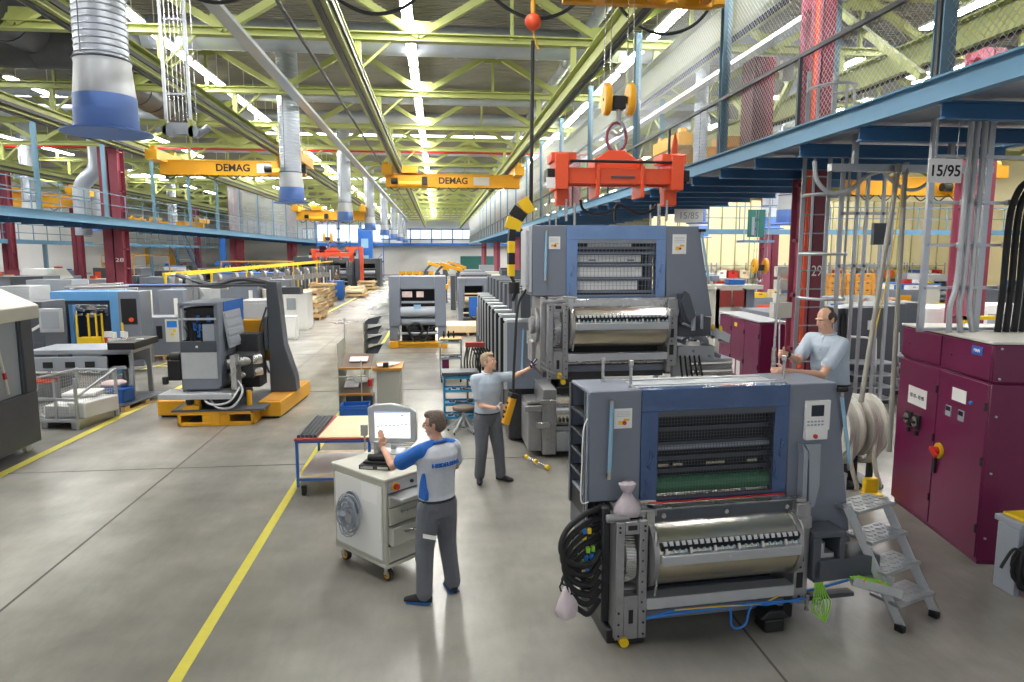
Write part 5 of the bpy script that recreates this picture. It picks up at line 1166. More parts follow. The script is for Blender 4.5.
# grey control box on wooden pallet
gb = thing('generator_cabinet', 'grey cabinet with a blue screen standing on a wooden pallet', 'cabinet', (-9.05,22,0))
MB().box(0,1.2,0,.9,.14,1.32).build('body', M['hgrey'], gb, bevel=.015)
MB().box(.65,1.05,-.015,0,.55,1.25).build('panel', M['offwhite'], gb, bevel=.004); MB().box(.7,1.0,-.02,-.015,1.0,1.2).build('screen', M['cable'], gb, smooth=0)
MB().box(.8,.9,-.02,-.015,.75,.82).box(.88,.96,-.02,-.015,.85,.95).build('yellow_sign', M['yellow'], gb, smooth=0); MB().box(.38,.55,-.01,0,.65,1.05).build('vent', M['black'], gb, smooth=0)
MB().box(.05,.2,-.006,0,.7,.95).build('label', M['white'], gb, smooth=0)
def pallet(lab, loc, rz=0, w=1.2, d=.8, grp=None):
    t = thing('wooden_pallet', lab, 'pallet', loc, rz, grp)
    q = MB()
    for k in range(5): q.box(0,w,k*d/5+.01,(k+1)*d/5-.02,.12,.14)
    for x in (0,w/2-.05,w-.1):
        q.box(x,x+.1,0,d,.0,.02)
        for y in (0,d/2-.05,d-.1): q.box(x,x+.1,y,y+.1,.02,.12)
    q.build('boards', M['wood'], t, smooth=0); return t
pallet('wooden pallet under the grey cabinet with a blue screen', (-9.15,21.9,0), 0, 1.4, 1.0)
# partly dismantled printing unit on yellow transport pallet
m4 = thing('dismantled_unit', 'half dismantled grey printing unit on a yellow steel transport pallet', 'printing unit', (-4.9,13.45,.33), R(-2))
MB().box(0,.7,0,.03,.35,1.28).box(0,.7,.03,1.5,.33,.4).box(.66,.74,0,1.5,.4,2.0).box(0,.05,.0,.1,.3,1.98).box(0,.72,0,1.5,1.95,2.0).box(.0,.05,1.35,1.5,.4,1.98).build('housing', M['hgrey'], m4, bevel=.01)
MB().box(.02,.68,-.012,0,.55,1.06).build('light_cover', M['galvl'], m4, bevel=.006); MB().box(.02,.68,-.014,0,1.07,1.27).build('dark_cover', M['hgreyd'], m4, bevel=.006)
MB().box(.3,.34,-.02,-.014,1.15,1.19).build('label', M['white'], m4, smooth=0)
MB().box(.44,.66,-.015,.05,1.28,1.6).box(.05,.12,.0,.2,1.3,1.85).build('inner_plate', M['hgreyl'], m4, bevel=.006)
MB().box(.08,.64,.1,1.4,.45,1.9).build('dark_inside', M['black'], m4, smooth=0)
q = MB()
for k in range(26): a = (random.uniform(.08,.6),.06,random.uniform(1.3,1.9)); q.tube([a,(a[0]+random.uniform(-.1,.1),.0,a[2]-.1),(a[0]+random.uniform(-.15,.15),.05,a[2]-.3)], .01, n=5, smooth=3)
q.build('cable_tangle', M['rubber'], m4); q = MB()
for k in range(6): q.box(*(lambda a,c: (a,a+.05,.0,.05,c,c+.12))(random.uniform(.1,.55),random.uniform(1.3,1.8)))
q.build('blue_connector', M['blue'], m4, smooth=0)
MB().box(.0,.7,-.02,.0,1.68,1.72).cyl((.08,-.03,1.3),(.08,-.03,1.9),.015).build('bright_rail', M['galvl'], m4)
MB().prism([(.74,1.98),(.74,1.55),(.745,1.55),(.745,1.98)],.3,1.5).box(.73,.75,.3,1.5,1.75,2.0).build('blue_side_film', M['poloblue'], m4, smooth=0)
q = MB(); q.T = Matrix.Translation((.82,.25,1.1)) @ Euler((0,R(-8),0)).to_matrix().to_4x4(); q.box(0,.03,0,1.0,0,.72)
for k in range(4): q.box(.03,.045,.03,.97,.06+k*.17,.18+k*.17)
q.build('ribbed_panel', M['hgreyl'], m4, bevel=.006)
MB().box(.74,1.25,.3,.9,.5,.95).box(.74,1.2,.9,1.4,.2,1.3).build('gear_housing', M['castdark'], m4, bevel=.02)
MB().cyl((.8,.15,.8),(1.35,.5,.86),.1).cyl((.8,.2,.55),(1.35,.55,.6),.08).box(.95,1.05,-.1,.2,.35,1.0).build('steel_roller', M['steel'], m4)
MB().box(-.35,1.0,-.25,.3,.26,.3).box(-.35,1.0,-.27,-.25,.2,.3).build('front_tray', M['galvl'], m4, bevel=.005)
q = MB(); q.tube([(.5,-.1,.28),(.7,-.25,.05),(1.0,-.25,.05),(1.15,-.1,.3),(1.05,.0,.5)], .022, n=8, smooth=5); q.tube([(.4,-.1,.28),(.6,-.3,.12),(.95,-.28,.15),(1.1,-.1,.4)], .022, n=8, smooth=5); q.build('white_hose', M['galvl'], m4)
MB().box(.0,.9,.1,1.4,.02,.26).box(.1,.2,-.1,.1,.0,.2).build('base_frame', M['castdark'], m4, bevel=.02)
MB().box(-.3,-.05,.1,.5,.5,.9).box(-.35,-.25,-.05,.05,.45,.6).cyl((-.25,.2,.95),(-.05,.2,.95),.1).build('side_lever', M['black'], m4, bevel=.02)
yp = thing('transport_pallet', 'yellow steel transport pallet with two fork pockets under the dismantled unit', 'pallet', (-4.95,13.25,0))
MB().box(0,1.4,0,.05,.0,.07).box(0,1.4,0,.05,.21,.28).box(0,.06,0,1.9,0,.28).box(1.34,1.4,0,1.9,0,.28).box(.45,.95,0,.05,.07,.21).box(.45,.51,.05,1.9,0,.28).box(.89,.95,.05,1.9,0,.28).box(.62,.78,-.02,.0,.0,.28).build('frame', M['craneyel'], yp, bevel=.008)
MB().box(-.1,1.6,-.02,1.9,.28,.32).build('deck', M['hgreyd'], yp, bevel=.005)
MB().cyl((1.25,.3,.32),(1.25,.3,.62),.05).cyl((.35,.1,.32),(.35,.1,.55),.06).box(.1,.4,.0,.2,.32,.4).build('yellow_stud', M['craneyel'], yp, bevel=.01)
for (x, y, w_, d_, l, c_) in ((-5.62,14.05,.62,1.9,'left','on the far side of the dismantled unit'),(-3.6,13.75,.45,2.3,'right','at the foot of the dark mast')):
    t = thing('support_block', 'long yellow steel foot %s' % c_, 'support', (x,y,0), R(-4))
    MB().box(0,w_,0,d_,.04,.34).build('block', M['craneyel'], t, bevel=.015); MB().box(.05,w_-.05,.05,d_-.05,0,.04).build('underside', M['black'], t, smooth=0); MB().box(.04,w_-.04,.1,d_-.1,.34,.345).build('worn_top', M['woodedge'], t, smooth=0)
ms_ = thing('lifting_mast', 'tall dark grey tapering lifting mast on the yellow foot beside the dismantled unit', 'mast', (-3.45,14.7,.345))
MB().prism([(-.12,0),(.42,0),(.4,.3),(.2,1.0),(.1,2.33),(-.12,2.33)],0,.4).build('mast', M['hgreyd'], ms_, bevel=.015)
MB().box(-.2,-.12,-.05,.45,.9,1.6).build('lift_slide', M['hgreyd'], ms_, bevel=.015)
MB().box(-1.55,-.12,.45,.75,.9,1.5).box(-.7,-.15,.45,1.0,.6,.9).build('yellow_carriage', M['craneyel'], ms_, bevel=.02)
MB().cyl((-2.9,.2,2.25),(-.1,.2,2.25),.025).tube([(-.15,.1,1.8),(-.3,.0,1.2),(-.2,.05,.6),(-.15,.1,.4)], .02, smooth=4).build('rod', M['hgreyd'], ms_)
# ---------------------------------------------------------------- generic hall equipment
def machine(loc, w, d, h, lab, rz=0, body='hgrey', doors=2, accent=None, top=None, stripe=False, grp=None):
    t = thing('machine_cabinet', lab, 'machine', loc, rz, grp)
    MB().box(0,w,0,d,.08,h).box(.03,w-.03,.03,d-.03,0,.08).build('body', M[body], t, bevel=.015)
    dw = w/doors
    q = MB()
    for k in range(doors): q.box(k*dw+.02,(k+1)*dw-.02,-.015,0,.15,h-.08)
    dd = q.build('door', M[body], t, bevel=.006)
    if stripe:
        q = MB()
        for k in range(doors): q.box(k*dw+dw*.62,k*dw+dw*.78,-.03,-.015,h*.35,h*.85)
        q.build('white_strip', M['white'], dd, smooth=0)
    if accent: MB().box(w*.1,w*.5,-.03,-.015,h*.55,h*.85).build('accent_panel', M[accent], t, smooth=0)
    if top: MB().box(-.03,w+.03,-.03,d+.03,h,h+.06).build('top_panel', M[top], t, bevel=.01)
    return t
def frame_machine(loc, w, d, h, lab, rz=0, body='hgrey', grp=None, base=None, mid='hgreyl'):
    t = thing('press_section', lab, 'press', loc, rz, grp)
    MB().box(0,w*.2,0,d,h*.3,h).box(w*.8,w,0,d,h*.3,h).box(w*.2,w*.8,0,d,h*.82,h).box(0,w*.15,.05,d,.0,h*.3).box(w*.85,w,.05,d,.0,h*.3).build('housing', M[body], t, bevel=.02)
    MB().box(w*.2,w*.8,d*.5,d*.9,.15,h*.82).build('dark_inside', M['black'], t, smooth=0)
    MB().cyl((w*.2,d*.1,h*.5),(w*.8,d*.1,h*.5),h*.075).cyl((w*.2,d*.2,h*.36),(w*.8,d*.2,h*.36),h*.06).cyl((w*.15,d*.0,h*.2),(w*.85,d*.0,h*.2),.04).box(w*.2,w*.8,d*.1,d*.15,h*.62,h*.65).build('cylinder', M[mid], t)
    q = MB()
    for k in range(14): q.bx((random.uniform(w*.22,w*.78),d*.15,random.uniform(.2,h*.3)),(random.uniform(.1,.4),.1,random.uniform(.03,.12)),(0,random.uniform(-.5,.5),0))
    q.tube([(w*.3,0,h*.3),(w*.45,-.05,.15),(w*.6,-.05,.2),(w*.7,0,h*.3)], .03, smooth=4)
    q.build('linkage', M['castdark'], t, bevel=.004)
    if base: MB().box(-.02,w+.02,-.1,d,0,.12).box(0,.3,-.2,0,0,.25).box(w-.3,w,-.2,0,.0,.2).box(.3,w,-.15,-.05,.12,.2).build('yellow_pallet', M[base], t, bevel=.02)
    return t
def wheelset(): pass
# unit in the middle of the aisle
fu = frame_machine((-1.72,24,0), 1.98, 1.3, 2.48, 'grey printing unit on a yellow pallet standing in the middle of the aisle', base='craneyel')
MB().box(.45,.8,.1,.2,1.75,1.95).box(.95,1.2,.1,.2,1.75,1.95).build('red_white_part', M['pinkpaper'], fu, bevel=.01); MB().tube([(.9+.25*math.cos(a),-.02,.62+.22*math.sin(a)) for a in [i*PI/8 for i in range(16)]], .05, closed=True).build('black_ring', M['rubber'], fu)
MB().box(.85,1.1,-.02,.0,1.2,1.5).build('blue_bracket', M['lblue'], fu, smooth=0)
# right of the aisle, beyond the pallet unit
fm2 = frame_machine((.95,33,0), 1.5, 2, 2.1, 'grey press with a blue panel beyond the press line', mid='woodpale'); MB().box(.5,1.45,-.1,-.02,.3,1.2).build('blue_panel', M['blue'], fm2, smooth=0)
for k in range(4): frame_machine((1.2+.1*k,37+3.6*k,0), 1.6, 2.4, 2.15, 'far press section in the line behind the press with a blue panel', grp='far press sections right of the aisle', body='hgrey' if k % 2 else 'hgreyd')
wp = pallet('wooden pallet with a low white load in front of the blue-panelled press', (.2,27.2,0), 0, 1.9, 2.2); MB().box(.05,1.8,.1,2.1,.14,.4).build('load', M['woodpale'], wp, bevel=.02)
for k, (x, y) in enumerate(((-.2,40),(-.9,43),(.3,47))):
    t = thing('handling_arm', 'black and yellow handling arm beyond the unit in the aisle', 'machine', (x,y,0), group='far handling arms')
    MB().box(0,.3,0,.3,0,2.2).box(.9,1.2,0,.3,0,2.0).tube([(.1,0,2.2),(.5,0,2.6),(1.2,0,2.5),(1.5,0,1.9)], .09, smooth=4).build('body', M['hgreyd'], t, bevel=.02); MB().bar((.3,-.1,2.7),(1.6,-.1,2.3),.15,.2).box(.4,.8,-.1,.2,1.2,1.5).build('yellow_arm', M['craneyel'], t, bevel=.02)
for k in range(5): crate('yellow box in the stack at the far end of the aisle', (-4.2+.75*k,75,.0), 0, 'craneyel', 1, .7, .7, 1.4, 'yellow boxes at the far end')
MB().box(0,3.6,0,1.5,0,1.2).build('far_bench', M['offwhite'], loc=(-3.9,78,0), label='pale long bench near the back wall', cat='bench')
# left bay: cabinet rows behind the blue framed machine
machine((-10.1,26,0), .85, 1.2, 1.95, 'grey cabinet with a white strip behind the blue framed machine, nearest of its row', doors=1, stripe=True)
machine((-9.1,27,0), .5, 1.2, 1.95, 'narrow pale cabinet between the grey striped ones', body='galvl', doors=1)
machine((-8.75,30.5,0), 1.0, 1.2, 2.0, 'second grey cabinet with a white strip behind the blue framed machine', doors=1, stripe=True)
machine((-8.2,34.5,0), 1.0, 1.2, 2.0, 'third grey cabinet with a white strip behind the blue framed machine', doors=1, stripe=True)
machine((-12.4,27.5,0), 2.2, 1.4, 2.0, 'long blue-topped cabinet behind the blue framed machine', top='blue')
q = MB().box(0,.9,0,.6,0,.5); q.build('plinth', M['craneyel'], loc=(-9.6,25.2,0), bevel=.02, label='yellow steel base in front of the striped cabinets', cat='base')
t = thing('conveyor_rail', 'long yellow overhead rail of the assembly line with dark trolleys', 'conveyor', (-11.2,29.5,0))
MB().bar((0,0,2.42),(2.6,22,2.72),.12,.12).bar((.9,0,2.42),(3.5,22,2.72),.06,.08).build('rail', M['yellow'], t, smooth=0)
q = MB()
for k in range(6): q.box(k*.5,k*.5+.08,k*4.2,k*4.2+.08,0,2.4+.05*k)
q.build('post', M['yellow'], t, smooth=0); q = MB()
for k in range(12): q.cyl((.5+k*.22,k*1.9,2.15),(.6+k*.22,k*1.9+.1,2.15),.2,n=12); q.box(.3+k*.22,.9+k*.22,k*1.9,k*1.9+.3,1.6,1.95)
q.build('hanging_trolley', M['castmetal'], t)
t = thing('wheel_conveyor', 'row of dark wheels on a yellow frame farther left', 'conveyor', (-14.6,48.2,0), 0, None, (.75,.75,.9))
MB().box(0,6.4,0,.12,3.0,3.1).box(0,6.4,0,.12,1.9,2.0).box(0,.1,0,.1,0,3.1).box(6.3,6.4,0,.1,0,3.1).build('frame', M['craneyel'], t, smooth=0)
for k in range(9): MB().tube([(.5+k*.68+.22*math.cos(a),0,2.6+.22*math.sin(a)) for a in [i*PI/6 for i in range(12)]], .05, closed=True).build('wheel', M['rubber'], t)
t = thing('roofed_bench', 'white-roofed workbench with a maroon panel beyond the left walkway', 'bench', (-21.2,37,0), 0, None, (.62,.7,.85))
MB().prism([(0,2.35),(3.4,2.35),(2.8,2.95),(.6,2.95)],0,2).box(.1,.2,0,.1,0,2.35).box(3.2,3.3,0,.1,0,2.35).box(.1,3.3,0,1.5,.9,1.0).build('roof', M['white'], t, bevel=.01); MB().box(-.5,.4,-.1,0,2.4,2.9).build('maroon_panel', M['redcol'], t, smooth=0)
t = thing('hose_boom', 'grey steel post with thick grey hoses arching to the right behind the dismantled unit', 'boom', (-6.05,17.5,0))
MB().box(-.06,.06,-.06,.06,0,2.7).box(.1,.2,-.05,.05,0,2.6).tube([(-.4,0,2.75),(0,0,2.65),(.3,0,2.2)], .05, smooth=4).build('post', M['galv'], t)
MB().tube([(-.3,0,2.75),(.5,0,2.5),(1.0,.2,2.62),(1.5,.2,2.6),(2.1,.2,2.45)], .06, smooth=6).tube([(.2,0,2.5),(.7,0,2.45),(1.3,.2,2.55),(2.0,.2,2.35)], .05, smooth=6).box(1.9,2.6,.1,.5,2.25,2.42).build('hose', M['hgreyd'], t)
for k, (px, py, Y, w, h) in enumerate(((8,300,24,1.0,2.2),(20,300,28,1.2,2.4),(36,300,27,1.6,2.3))): p = D(px,py,Y); machine((p.x-.3,Y,0), w, 1.2, h, ('pale grey cabinet behind the machine with the pale cap','dark grey cabinet behind the leaning pole at the left','light grey perforated cabinet left of the blue framed machine')[k], doors=1, body=('galvl','hgreyd','hgreyl')[k])
for (x, y, n_) in ((-13.2,23.5,'grey'),): 
    t = thing('parts_rack', 'low rack with pipes and brown parts above the blue framed machine', 'rack', (-12.6,24,0))
    MB().box(0,2.6,0,1.2,1.9,2.0).box(0,.1,0,.1,0,1.9).box(2.5,2.6,0,.1,0,1.9).box(0,.1,1.1,1.2,0,1.9).box(2.5,2.6,1.1,1.2,0,1.9).build('frame', M['offwhite'], t, smooth=0); q = MB()
    for k in range(9): q.cyl((random.uniform(0,1),random.uniform(.1,1.1),2.05+.04*(k%4)),(random.uniform(1.6,2.6),random.uniform(.1,1.1),2.08+.05*(k%4)),.045)
    q.build('pipes', M['castmetal'], t)
MB().bar((0,0,0),(.3,0,4.2),.12,.1).build('leaning_post', M['hgreyl'], loc=(-13.2,20.5,0), label='tall grey post standing left of the blue framed machine', cat='post')
# cabinets and pallets along the left edge of the aisle
t = machine((-5.35,19.2,0), .9, 1.0, 2.0, 'light grey sheet-metal cabinet directly behind the dark mast', body='galvl', doors=1)
machine((-6.55,30,0), .95, 1.3, 1.62, 'white cabinet by the aisle behind the dark mast', body='white', doors=2, accent='hgreyl')
machine((-7.7,31,0), .9, 1.3, 1.7, 'cream cabinet beside the white one left of the aisle', body='offwhite', doors=1)
machine((-7.6,22.5,0), 1.2, 1.0, 1.6, 'pale low cabinet behind the dismantled unit', body='galvl', doors=2)
for k, (x, y, n_) in enumerate(((-7.4,34.5,4),(-7.9,38,5),(-8.2,42,4),(-8.6,46.5,5),(-7.0,52,2),(-7.6,57,2),(-7.3,63,3))):
    wp = pallet('wooden pallet of timber packing beside the yellow aisle line', (x,y,0), 0, 1.6, 2.2, 'pallets of timber beside the aisle')
    for j in range(n_): MB().box(0,1.6-.15*(j%2),0,2.0,0,.16).box(.1,.2,0,2.0,.16,.24).box(1.3,1.4,0,2.0,.16,.24).build('timber_layer', M['woodpale' if j % 2 else 'wood'], loc=(x,y+.1,.142+j*.242), smooth=0, label='layer of timber stacked on a pallet beside the aisle', cat='timber', group='stacked timber layers')
for x, y, m_ in ((-7.9,50,'blue'),): MB().box(0,1.1,0,1,.15,1.35).box(.05,1.05,.05,.95,0,.15).build('blue_container', M[m_], loc=(x,y,0), bevel=.03, label='blue container standing by the timber pallets left of the aisle', cat='container')
machine((-5.9,26.5,0), .5, .5, .9, 'small white appliance on the floor left of the aisle line', body='white', doors=1)
# far left press line
for k in range(9): 
    p = (-12.4+.35*k, 52+1.4*k, 0)
    machine(p, .7, .8, 2.2, 'narrow dark housing in the far left press line', doors=1, stripe=True, body='hgreyd', grp='far left press housings')
for k in range(3): frame_machine((-13.5+2.6*k,66+k*2,0), 2.5, 3, 3.0-.1*k, 'large dark press in the distance left of the aisle', grp='large distant presses', body='hgreyd')
machine((-14.2,45,0), 4, 2, 2.0, 'long blue-grey press hood in front of the far left housings', top='blue', body='hgrey', doors=3)
hb2 = dup(hb, (-9.6,62,4.4), 0, 'distant yellow hook block above the far orange lifting beam', s=1.6)
lb2 = dup(lb, (-9.2,62,2.7), 0, 'distant orange lifting beam hanging over the far left press', s=(2.0,1,1.6))
MB().box(0,.3,0,.3,-1.8,1.2).box(-1.2,0,0,.3,1.0,1.2).build('orange_bracket', M['orange'], loc=(-6.9,62,2.7), label='orange vertical bracket beside the distant lifting beam', cat='bracket')
# blue steel tower and stairs near the end of the aisle
t = thing('lift_tower', 'tall bright blue steel tower near the far end of the aisle', 'tower', (-8.6,76,0))
MB().box(0,1.5,0,.3,0,6).box(0,1.5,1.2,1.5,0,6).box(0,.25,.3,1.2,0,6).box(1.25,1.5,.3,1.2,0,6).build('frame', M['blue'], t, smooth=0); q = MB()
for z in (.8,2.6,4.4): q.lathe((.75,-.02,z), [(.3,0),(.32,-.03),(.3,.02)], 12, axis='y'); q.box(.35,1.1,-.04,-.01,z-.5,z+.5)
q.build('pale_panel', M['lblue'], t)
t = thing('blue_gantry', 'bright blue steel gantry with stairs before the end wall', 'gantry', (-13.7,80,0), 0, None, (.62,1,.76))
MB().box(0,12,0,.3,5.5,5.9).box(0,12,0,.3,3.0,3.25).build('beam', M['blue'], t, smooth=0); q = MB()
for k in range(7): q.box(k*2,k*2+.15,0,.15,0,9)
q.build('post', M['blue'], t, smooth=0); MB().bar((9,0.2,1),(11.8,.2,3.2),.3,.3).bar((9,.1,2),(11.8,.1,4.2),.1,.1).build('stairs', M['blue'], t, smooth=0)
for x0 in (0,4,8): MB().box(x0+.3,x0+3.6,.3,.35,6.2,8.6).build('window', M['winlit'], t, smooth=0)
t = thing('stacker', 'bright blue stacker frame behind the left walkway', 'frame', (-20.6,68,0)); MB().box(0,.5,0,.4,2.5,5.4).box(1.2,1.7,0,.4,2.5,5.4).box(0,1.7,0,.4,5.0,5.4).box(-.5,2.5,0,.4,2.2,2.6).box(0,.3,0,.3,0,2.2).box(1.4,1.7,0,.3,0,2.2).build('frame', M['blue'], t, smooth=0)
# scattered equipment in the left bay
OCC = [(-19.5,23,7,5.5),(1,32,3.5,22),(-26.6,32.5,2.3,49),(-14.8,47.8,5.4,1.2),(-21.3,36.8,2.5,2.3),(-20.8,67.8,2.5,1),(-16.8,35,1.6,3),(-16.8,56,1.6,3),(-16.8,76,1.6,3),(-16.8,97,1.6,3),(-16.2,42.5,7,1),(-17.8,35.5,4.2,3),(-14.5,44.5,5,3),(-18.2,59.5,3.5,1.5),(-12.8,29,5,24),(-13,51,5,15),(-14,65.5,9,8),(-24.6,40,1.5,15),(-25,73,1.5,2),(-24.6,65,2,6),(-20,23,4,6)]
def free(x, y, w, d):
    for (a, b_, c, e) in OCC:
        if x < a+c+.1 and a < x+w+.1 and y < b_+e+.1 and b_ < y+d+.1: return False
    OCC.append((x, y, w, d)); return True
random.seed(11)
names = ['galvl','hgrey','hgreyd','offwhite','white','hgreyl']
tops = []
def scatter(n, xr, yr, lab, grp, hr=(1.1,2.2)):
    k = tries = 0
    while k < n and tries < n*12:
        tries += 1; x = random.uniform(*xr); y = random.uniform(*yr); w_, d_, h_ = random.uniform(.8,2.4), random.uniform(.8,2), random.uniform(*hr)
        if not free(x, y, w_, d_): continue
        k += 1; tp = random.choice((None,'offwhite','blue')); machine((x,y,0), w_, d_, h_, lab, doors=random.choice((1,2,3)), body=random.choice(names), accent=random.choice((None,'craneyel','blue',None,'orange')), top=tp, grp=grp); tops.append((x,y,w_,d_,h_+(.06 if tp else 0)))
def presses(n, xr, yr, lab, grp):
    k = tries = 0
    while k < n and tries < n*12:
        tries += 1; x = random.uniform(*xr); y = random.uniform(*yr)
        if free(x, y-.3, 1.6, 2.2): frame_machine((x,y,0), 1.6, 1.8, random.uniform(1.9,2.3), lab, body=random.choice(names[:3]), grp=grp); k += 1
presses(12, (-30,-13), (26,70), 'open press frame under assembly in the left bay', 'open press frames in the left bay')
scatter(60, (-33,-13.5), (28,85), 'grey workshop cabinet in the busy left bay beyond the walkway', 'cabinets in the left bay')
for k in range(10):
    x, y = random.uniform(-32,-16), random.uniform(36,70)
    if free(x, y, 2.4, .1): MB().box(0,.06,0,.06,0,3.2).box(0,2.4,0,.06,3.1,3.2).box(2.34,2.4,0,.06,0,3.2).build('portal', M['craneyel'], loc=(x,y,0), smooth=0, label='slim yellow portal in the left bay', cat='portal', group='yellow portals')
cp0 = crate('small crate standing on top of a workshop cabinet', (0,0,0), 0, 'blue', .7, grp='small crates on the cabinets')
CR = [cp0]+[crate('small crate standing on top of a workshop cabinet', (0,0,0), 0, m_, .7, grp='small crates on the cabinets') for m_ in ('woodpale','orange','white','hgreyd','yellow','red','wood')]
used = set()
def litter(prob=.8):
    for (x,y,w_,d_,h_) in tops:
        u = .05
        while u+.5 < w_:
            if random.random() < prob:
                i = random.randrange(8); s_ = random.uniform(.55,.85); L_ = (x+u, y+.05, h_+.002)
                if i not in used: used.add(i); CR[i].location = L_; CR[i].scale = (s_,)*3
                else: dup(CR[i], L_, 0, s=(s_,s_,s_*random.uniform(.7,1.6)))
            u += .62
    tops.clear()
litter()
# ================================================================= right bay
for k, x in enumerate((8.45, 9.6)):
    t = thing('printing_unit', ('dark grey slanted printing unit beyond the balding man, nearer one','dark grey slanted printing unit beyond the balding man, farther one')[k], 'printing unit', (x,13.3+.9*k,0))
    MB().prism([(0,.2),(0,2.1),(.55,2.15),(1.4,2.15),(1.4,.2)], .35, 1.0).prism([(.35,.2),(.12,2.1),(.3,2.13),(.98,2.13),(.98,.2)], .25, .35).build('housing', M['hgreyd'], t, bevel=.015)
    MB().box(.05,.32,.3,.36,1.1,2.0).box(0,1.3,.4,1.0,0,.2).build('dark_opening', M['black'], t, smooth=0)
    q = MB()
    for j in range(10): q.bx((random.uniform(.08,.3),.28,random.uniform(1.2,1.95)),(.1,.04,.04),(0,random.uniform(-1,1),0))
    q.build('fitting', M['hgreyl'], t, smooth=0); MB().box(.6,.78,.235,.25,1.65,1.85).build('label', M['white'], t, smooth=0)
    q = MB(); q.tube([(.0,-.1,.5),(.0,-.1,1.45),(.06,-.1,1.55),(.5,-.1,1.5),(.58,-.1,1.4),(.62,-.1,.3)], .024, n=8, smooth=3); q.tube([(.0,-.1,1.0),(.6,-.1,.95)], .02); q.build('white_rail', M['white'], t)
    q = MB()
    for j in range(4): q.box(.05,.9,-.35,.2,.25+.25*j,.28+.25*j)
    q.build('step', M['galv'], t, smooth=0)
t = thing('office_table', 'white table with a binder and papers behind the suspended unit', 'table', (7.3,18,0)); MB().box(0,1.6,0,1,2.28,2.4).box(.1,.7,.1,.9,0,2.28).build('table', M['offwhite'], t, bevel=.01); MB().box(.8,1.4,.1,.9,0,2.28).build('grey_side', M['hgrey'], t, smooth=0)
MB().box(0,.45,0,.3,0,.14).build('binder', M['blue'], loc=(8.0,18.2,2.402), bevel=.01, label='blue binder lying on the white table behind the suspended unit', cat='binder')
for k in range(3): MB().box(0,.3,0,.02,0,.42).box(.02,.28,-.004,0,.02,.4).build('document_holder', M['redpaper' if k < 2 else 'white'], loc=(7.2+.35*(k%2),16.9,1.9-.45*(k//2)), label='document holder %s on the stand behind the suspended unit' % ('with a red frame, left one','with a red frame, right one','below the red-framed ones')[k], cat='document holder')
MB().box(0,.1,0,.1,0,2.4).box(.7,.8,0,.1,0,2.4).box(0,.8,0,.05,1.3,2.35).build('document_stand', M['offwhite'], loc=(7.15,17.0,0), smooth=0, label='pale stand that carries the document holders', cat='stand')
hb3 = dup(hb, (9.75,20,2.75), 0, 'yellow hook block hanging in front of the cream wall', s=.9)
t = thing('teal_cabin', 'teal steel panel on a small hanging platform before the cream wall', 'panel', (9.4,20.2,3.6), 0, None, (.6,.6,.55)); MB().box(0,.9,0,.05,.3,1.8).build('panel', M['teal'], t, smooth=0); MB().box(-.3,1.3,-.3,.6,.0,.12).build('platform', M['walkblue'], t, smooth=0); MB().box(.2,.35,-.02,0,.4,1.4).box(-.2,-.15,0,.05,.1,3).box(1.1,1.15,0,.05,.1,3).build('grey_strip', M['hgreyl'], t, smooth=0)
sg2 = thing('bay_sign', 'distant white sign reading 15/85 before the cream wall', 'sign', (7.15,20.4,4.2)); MB().box(0,.9,-.01,.01,0,.42).build('board', M['white'], sg2, smooth=0); text('15/85', .28, M['hgreyl'], sg2, (.45,-.015,.2), FR)
drop_duct(8.0, 20.7, 'slim air duct with a blue mouth in front of the cream wall', 4.2, .2, n=16)
t = thing('box_rack', 'low rack that carries the rows of orange boxes', 'rack', (14.6,24.3,0)); MB().box(0,2.1,0,.8,1.6,1.7).box(0,2.1,0,.8,.8,.88).box(0,.1,0,.1,0,1.6).box(2,2.1,0,.1,0,1.6).box(0,.1,.7,.8,0,1.6).box(2,2.1,.7,.8,0,1.6).build('frame', M['galvl'], t, smooth=0)
bx0 = crate('orange storage box stacked in the rack of the right bay', (14.62,24.35,1.71), 0, 'woodedge', 1, .33, .5, .26, 'orange storage boxes')
for j in range(3):
    for i in range(6):
        if i or j: dup(bx0, (14.62+i*.345,24.35,1.71+.27*j))
for k, (x, y) in enumerate(((10.6,17),(12.4,17.5),(14.2,18),(16.0,18.6))):
    t = machine((x,y,0), 1.5, 1.0, 1.75, 'white control desk %s the row before the orange boxes' % ('starting','second in','third in','ending')[k], body='white', doors=3, accent='hgreyl')
t = thing('assembly_line', 'yellow and blue assembly line seen through the cable ladder', 'assembly line', (10.6,13.2,0))
MB().box(0,9,0,.9,1.2,1.32).build('blue_rail', M['blue'], t, smooth=0); MB().box(0,9,.2,.7,1.32,1.36).box(0,.1,0,.9,0,1.2).box(4.4,4.5,0,.9,0,1.2).box(8.9,9,0,.9,0,1.2).build('galvanised_frame', M['galvl'], t, smooth=0); q = MB()
for k in range(5): x = .4+1.7*k; q.box(x,x+.08,0,.08,1.32,1.95); q.box(x,x+.7,0,.08,1.87,1.95); q.box(x+.62,x+.7,0,.08,1.32,1.45)
q.build('yellow_bracket', M['yellow'], t, smooth=0); q = MB()
for k in range(14): q.cyl((.5+.6*k,.3,1.6),(.75+.6*k,.3,1.62),.11,n=12)
q.build('black_roller', M['rubber'], t)
MB().box(0,.5,0,.04,0,.26).build('exit_sign', M['signgreen'], loc=(12.1,22,4.0), smooth=0, label='green and white emergency exit sign in the right bay', cat='sign')
random.seed(5)
OCC += [(14.5,24,2.3,1.4),(10.5,13,9.3,1.3),(10.5,16.9,7.2,2.8),(7,14.5,2.3,20),(15,30.5,1.2,1.2),(9,19.8,2,1.2),(9.6,16,1,1.3),(12,21.9,.6,.3)]
